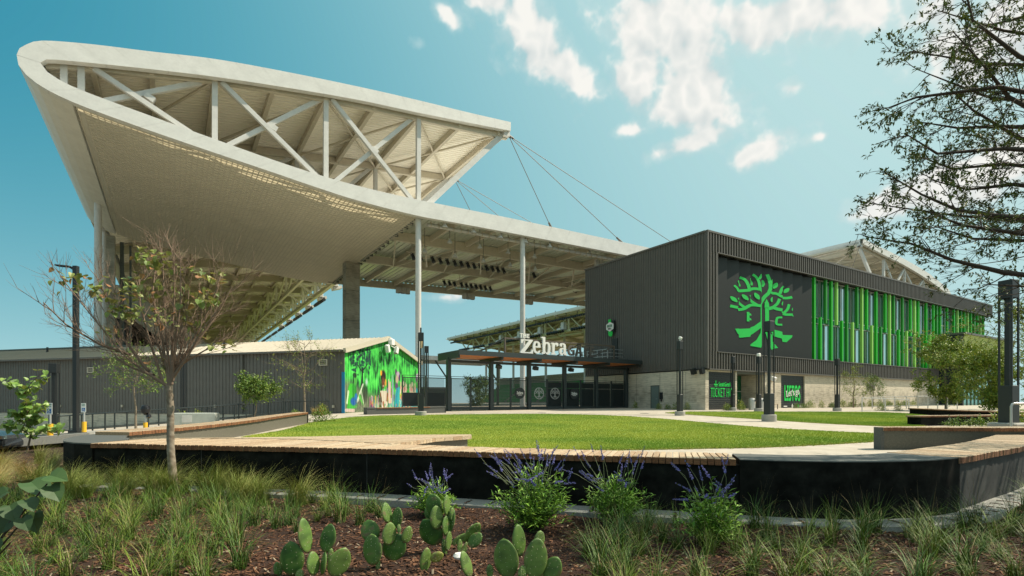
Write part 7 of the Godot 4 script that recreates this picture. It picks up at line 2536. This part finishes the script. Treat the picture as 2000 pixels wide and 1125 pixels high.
func front_tree() -> void:
	var r := RandomNumberGenerator.new()
	r.seed = 17
	var z := 9.5
	var t := thing("thin_twigged_tree", "nearly bare young tree with many thin twigs and few leaf clusters, nearest at left", "tree", W(-0.6314 * z, -1.72, z))
	var f := func(x: float, y: float, dz: float) -> Vector3:   # measured across and up from the foot
		return Vector3((x - 337.0) / 1050.0 * z, (975.0 - y) / 1050.0 * z, dz)
	var tr := MB.new()
	tr.use_col = true
	tr.col = Color(0.36, 0.29, 0.21)
	var trunk_pts := []
	var trunk_r := []
	for k in 60:
		var e := k / 59.0
		trunk_pts.append(f.call(lerpf(340, 329, e) + 1.6 * sin(e * 9.0), lerpf(985, 750, e), 0.012 * sin(e * 7.0)))
		trunk_r.append(0.058 + 0.030 * pow(1.0 - e, 3.0) + 0.0022 * sin(e * 71.0) + r.randf_range(-0.001, 0.001))
	tr.sweep(trunk_pts, trunk_r, 14)
	band(tr, Color(0.20, 0.15, 0.10), Color(0.44, 0.37, 0.28), 3)
	obj("trunk", tr, M.bark, t)
	var br := MB.new()
	br.use_col = true
	br.col = Color(0.32, 0.22, 0.155)
	var tips := []
	var o := {"wander": 0.16, "rise": 0.10, "leafy": 0, "kids": 5, "from": 0.15, "spread": 0.38}
	var limbs := [[[329, 752], [290, 722], [255, 690], [205, 620], [150, 545]], [[290, 722], [245, 660], [215, 600], [190, 540]], [[255, 690], [215, 672], [180, 640], [165, 605]], [[318, 745], [270, 650], [235, 580], [215, 515]], [[331, 752], [300, 650], [270, 570], [262, 500]], [[333, 750], [318, 660], [300, 575], [290, 490]], [[335, 748], [330, 655], [332, 570], [327, 490]], [[337, 740], [352, 660], [362, 590], [372, 505]], [[338, 735], [372, 655], [395, 590], [412, 520]], [[338, 728], [385, 650], [410, 600], [426, 545]], [[336, 720], [365, 700], [400, 680], [430, 655]], [[333, 745], [310, 700], [285, 640], [275, 560]], [[335, 742], [345, 690], [348, 620], [345, 540]], [[300, 730], [250, 715], [215, 700], [170, 665]], [[337, 735], [375, 690], [400, 640], [440, 600]]]
	for l in limbs:
		var pts := []
		var rs := []
		var dz := r.randf_range(-1.0, 1.0)
		var n: int = l.size()
		for k in n:
			var e := float(k) / (n - 1)
			pts.append(f.call(l[k][0] + r.randf_range(-3, 3) * (1.0 if k > 0 else 0.0), l[k][1], dz * e * 0.9))
			rs.append(lerpf(0.030, 0.007, pow(e, 0.6)))
		br.sweep(pts, rs, 6)
		for k in range(1, n):
			for j in 3:
				var e := r.randf()
				var at: Vector3 = pts[k - 1].lerp(pts[k], e)
				var bd: Vector3 = (pts[k] - pts[k - 1]).normalized()
				grow(br, at, (bd + rand_dir(r) * 0.75 + Vector3.UP * 0.2).normalized(), r.randf_range(0.35, 0.75), 0.007, 2 if j == 0 else 1, r, o, tips)
		tips.append([pts[n - 1], (pts[n - 1] - pts[n - 2]).normalized()])
	obj("branches", br, M.bark, t)
	# leaves stand in a few clusters, each leaf a piece of its own
	var hl := heart_leaf().mesh()
	var tones := [Color(0.12, 0.19, 0.03), Color(0.20, 0.24, 0.05), Color(0.08, 0.12, 0.02), Color(0.26, 0.24, 0.08), Color(0.30, 0.13, 0.05)]
	var mats := []
	for q in tones:
		var m := mat(q.r, q.g, q.b, 0.5)
		m.backlight_enabled = true
		m.backlight = Color(0.4, 0.4, 0.2)
		mats.append(m)
	for c in [[160, 552, 18, 30], [270, 560, 22, 34], [240, 600, 18, 24], [215, 570, 12, 20], [330, 560, 8, 20], [300, 500, 20, 20], [318, 512, 12, 18], [285, 612, 16, 24], [410, 535, 12, 18], [390, 580, 12, 26], [415, 580, 10, 16], [340, 620, 8, 26], [430, 672, 8, 14], [300, 720, 6, 24], [215, 640, 8, 16], [370, 640, 6, 24]]:
		for k in int(c[2] * 2.0):
			var p: Vector3 = f.call(c[0] + r.randf_range(-1, 1) * c[3], c[1] + r.randf_range(-1, 1) * c[3] * 0.7, r.randf_range(-0.35, 0.35))
			var o2 := obj("leaf", hl, mats[[0, 0, 1, 1, 2, 3, 4][r.randi() % 7]], t)
			o2.transform = Transform3D(aim((rand_dir(r) + Vector3(0, -0.5, 0.2)).normalized(), (Vector3.UP + rand_dir(r) * 0.5).normalized(), r.randf_range(0.07, 0.125)), p)

func redbud() -> void:
	var r := RandomNumberGenerator.new()
	r.seed = 23
	var z := 16.2
	var t := thing("heart_leaved_sapling", "sapling with large round bright green leaves beside the car park at the left", "tree", W(-14.55, -1.42, z))
	var f := func(x: float, y: float, dz: float) -> Vector3: return Vector3((x - 54.0) / 1050.0 * z, (876.0 - y) / 1050.0 * z, dz)
	var br := MB.new()
	br.use_col = true
	br.col = Color(0.17, 0.12, 0.08)
	var arms := [[[54, 880], [53, 840], [52, 790], [49, 764], [60, 745], [84, 724]], [[49, 764], [38, 752], [14, 741]], [[53, 845], [25, 826], [2, 820]], [[54, 850], [90, 834], [116, 828]], [[52, 800], [72, 790], [88, 793]], [[52, 820], [66, 812], [76, 808]], [[52, 790], [44, 795], [38, 800]], [[53, 835], [30, 812], [24, 802]]]
	for a in arms:
		var pts := []
		var rs := []
		for k in a.size():
			pts.append(f.call(a[k][0], a[k][1], r.randf_range(-0.1, 0.1)))
			rs.append(lerpf(0.03 if a == arms[0] else 0.014, 0.005, float(k) / (a.size() - 1)))
		br.sweep(pts, rs, 6)
	obj("stem", br, M.bark, t)
	var hl := heart_leaf().mesh()
	var mats := []
	for q in [Color(0.10, 0.20, 0.03), Color(0.16, 0.27, 0.04), Color(0.07, 0.14, 0.02), Color(0.22, 0.32, 0.07)]:
		var m := mat(q.r, q.g, q.b, 0.45)
		m.backlight_enabled = true
		m.backlight = Color(0.45, 0.45, 0.2)
		mats.append(m)
	for a in arms:
		for k in range(1, a.size()):
			if a == arms[0] and k < 3: continue
			for j in 17:
				var e := r.randf()
				var p: Vector3 = f.call(lerpf(a[k - 1][0], a[k][0], e) + r.randf_range(-9, 9), lerpf(a[k - 1][1], a[k][1], e) + r.randf_range(-8, 7), r.randf_range(-0.2, 0.2))
				var o := obj("leaf", hl, mats[r.randi() % 4], t)
				o.transform = Transform3D(aim((rand_dir(r) + Vector3(0, -0.6, 0.3)).normalized(), (Vector3(0.2, 1, 0.3) + rand_dir(r) * 0.4).normalized(), r.randf_range(0.12, 0.2)), p)

func near_leaves() -> void:
	var r := RandomNumberGenerator.new()
	r.seed = 29
	var z := 2.3
	var t := thing("broad_leaved_branch", "dark broad leaved plant reaching in at the lower left corner", "shrub", W(-2.75, -1.62, z))
	var f := func(x: float, y: float, dz: float) -> Vector3: return Vector3((x - 1000.0) / 1050.0 * z + 2.75, (788.0 - y) / 1050.0 * z + 1.62, dz)
	var st := MB.new()
	st.use_col = true
	st.col = Color(0.09, 0.06, 0.04)
	var foot := Vector3(0, -0.05, 0)
	for e in [[92, 945], [48, 985], [52, 1010], [20, 1060], [-60, 900], [-120, 980]]:
		var tip: Vector3 = f.call(e[0], e[1], 0.0)
		st.sweep([foot, foot.lerp(tip, 0.5) + Vector3(-0.08, 0.12, 0), tip], [0.014, 0.008, 0.003], 6)
	obj("stems", st, M.bark, t)
	var hl := heart_leaf().mesh()
	var mats := []
	for q in [Color(0.025, 0.06, 0.012), Color(0.032, 0.075, 0.015), Color(0.045, 0.095, 0.02)]:
		var m := mat(q.r, q.g, q.b, 0.6)
		m.backlight_enabled = true
		m.backlight = Color(0.15, 0.15, 0.06)
		mats.append(m)
	# place, size, direction of the tip (across, up, towards the viewer)
	for q in [[38, 945, 0.155, 0.75, -0.35, 0.3, 1], [88, 930, 0.12, 0.95, -0.1, 0.2, 2], [95, 950, 0.115, 0.75, -0.7, 0.3, 1], [30, 985, 0.12, 0.6, -0.55, 0.4, 0], [60, 975, 0.1, 0.8, -0.45, 0.4, 0], [22, 1002, 0.135, -0.35, -0.85, 0.5, 0], [50, 1005, 0.125, 0.25, -0.95, 0.35, 1], [60, 1008, 0.09, 0.55, -0.6, 0.3, 0], [-6, 1050, 0.13, 0.3, -0.85, 0.4, 0], [15, 960, 0.11, -0.6, -0.4, 0.4, 0], [-40, 900, 0.13, 0.5, -0.4, 0.4, 1], [-70, 950, 0.14, -0.4, -0.5, 0.4, 1], [70, 940, 0.08, 0.3, 0.3, 0.5, 2]]:
		var o := obj("leaf", hl, mats[q[6]], t)
		o.transform = Transform3D(aim(Vector3(q[3], q[4], q[5]).normalized(), (Vector3(0.1, 0.9, 0.55) + rand_dir(r) * 0.25).normalized(), q[2] * 0.72), f.call(q[0], q[1], r.randf_range(-0.06, 0.06)))

func oak() -> void:
	var r := RandomNumberGenerator.new()
	r.seed = 41
	var foot := Vector3(13.6, 0, -8.6)
	var t := thing("live_oak", "oak with thin drooping boughs and small dark leaves reaching in from the right edge", "tree", W(foot.x, -1.6, -foot.z))
	var org := W(foot.x, -1.6, -foot.z)
	var f := func(x: float, y: float, z: float) -> Vector3: return W((x - 1000.0) / 1050.0 * z, (788.0 - y) / 1050.0 * z, z) - org
	var tr := MB.new()
	tr.use_col = true
	tr.col = Color(0.13, 0.10, 0.075)
	tr.sweep([Vector3(0, -0.1, 0), Vector3(0.05, 2.0, 0), Vector3(-0.1, 4.0, 0.1), Vector3(-0.2, 6.5, 0.0), Vector3(0, 9.5, 0)], [0.26, 0.21, 0.18, 0.13, 0.04], 12)
	obj("trunk", tr, M.bark, t)
	var br := MB.new()
	br.use_col = true
	br.col = Color(0.10, 0.075, 0.055)
	var tips := []
	var o := {"wander": 0.17, "rise": -0.012, "leafy": 0, "kids": 3, "from": 0.2, "spread": 0.42}
	# boughs: where they end or bend (across, down in the photograph's measure) and their distance
	var list := [
		[[[2060, 20], [1960, -30], [1840, 0]], 7.6, 5.0], [[[2100, 80], [1960, 60], [1830, 20]], 8.2, 5.2], [[[2100, 130], [1930, 125], [1780, 100]], 7.8, 5.6], [[[2080, 250], [1970, 190], [1923, 130], [1860, 60]], 7.2, 4.6], [[[2120, 210], [1930, 190], [1790, 135]], 8.6, 5.0],
		[[[2100, 200], [1950, 170], [1790, 190], [1730, 212]], 7.4, 4.4], [[[2100, 250], [1944, 247], [1870, 250], [1790, 237]], 8.0, 4.0], [[[2120, 300], [1960, 290], [1830, 300], [1770, 262]], 7.0, 3.6], [[[2140, 340], [1960, 320], [1860, 330], [1780, 300]], 8.4, 3.4], [[[2130, 380], [1980, 360], [1890, 370], [1820, 352]], 7.6, 3.2],
		[[[2160, 430], [1953, 422], [1869, 410], [1800, 380], [1725, 335]], 7.2, 3.0], [[[2120, 440], [1973, 430], [1860, 420], [1705, 398]], 7.8, 2.8], [[[2160, 470], [2000, 470], [1900, 466], [1820, 440]], 8.2, 2.4], [[[2200, 560], [1960, 532], [1860, 508], [1780, 476], [1690, 462]], 7.0, 2.2], [[[2170, 470], [1985, 455], [1880, 440], [1800, 410]], 6.6, 2.8],
		[[[2100, 160], [1990, 110], [1900, 40], [1880, -40]], 6.8, 5.0], [[[2200, 560], [2010, 560], [1920, 555]], 8.6, 1.9], [[[2120, 280], [1990, 270], [1900, 215], [1850, 170]], 7.9, 3.9], [[[2120, 60], [2010, 30], [1930, 50], [1860, 110]], 8.8, 5.6]]
	for l in list:
		var pts := [Vector3(-0.12, l[2] + 0.4, 0.0)]
		var z: float = l[1]
		for q in l[0]: pts.append(f.call(q[0], q[1], z + r.randf_range(-0.2, 0.2)))
		var rs := []
		for k in pts.size(): rs.append(lerpf(0.060, 0.006, pow(float(k) / (pts.size() - 1), 0.7)))
		br.sweep(pts, rs, 7)
		for k in range(1, pts.size()):
			var seg: Vector3 = pts[k] - pts[k - 1]
			var cnt := int(seg.length() / (0.24 if k > 1 else 0.6)) + 1
			for j in cnt:
				var e := r.randf()
				var at: Vector3 = pts[k - 1].lerp(pts[k], e)
				var d := (seg.normalized() * 0.9 + rand_dir(r) * 0.75).normalized()
				d.y *= 0.75
				grow(br, at, d.normalized(), r.randf_range(0.35, 0.85) * (1.0 - 0.35 * (k - 1.0 + e) / (pts.size() - 1)), 0.0085, 2 if j % 2 == 0 else 1, r, o, tips)
		tips.append([pts[-1], (pts[-1] - pts[-2]).normalized()])
	for k in 16:   # the rest of the crown, outside the frame
		var a := r.randf_range(-2.2, 1.2)
		grow(br, Vector3(0, 4.0 + k * 0.35, 0), Vector3(cos(a), 0.4, sin(a)).normalized(), 3.2, 0.05, 3, r, {"wander": 0.2, "rise": 0.02, "leafy": 0, "kids": 3, "from": 0.2, "spread": 0.45}, tips)
	obj("boughs", br, M.bark, t)
	leaves_on(t, tips, 5, 0.058, 0.024, 0.035, [Color(0.07, 0.11, 0.02), Color(0.11, 0.16, 0.028), Color(0.19, 0.22, 0.045), Color(0.05, 0.08, 0.015)], r, 0.75)

func _ready() -> void:
	set_stage()
	make_materials()
	build_ground()
	build_stadium()
	build_clubhouse()
	build_shed()
	build_gate()
	build_benches()
	build_street()
	build_plants()
	build_trees()
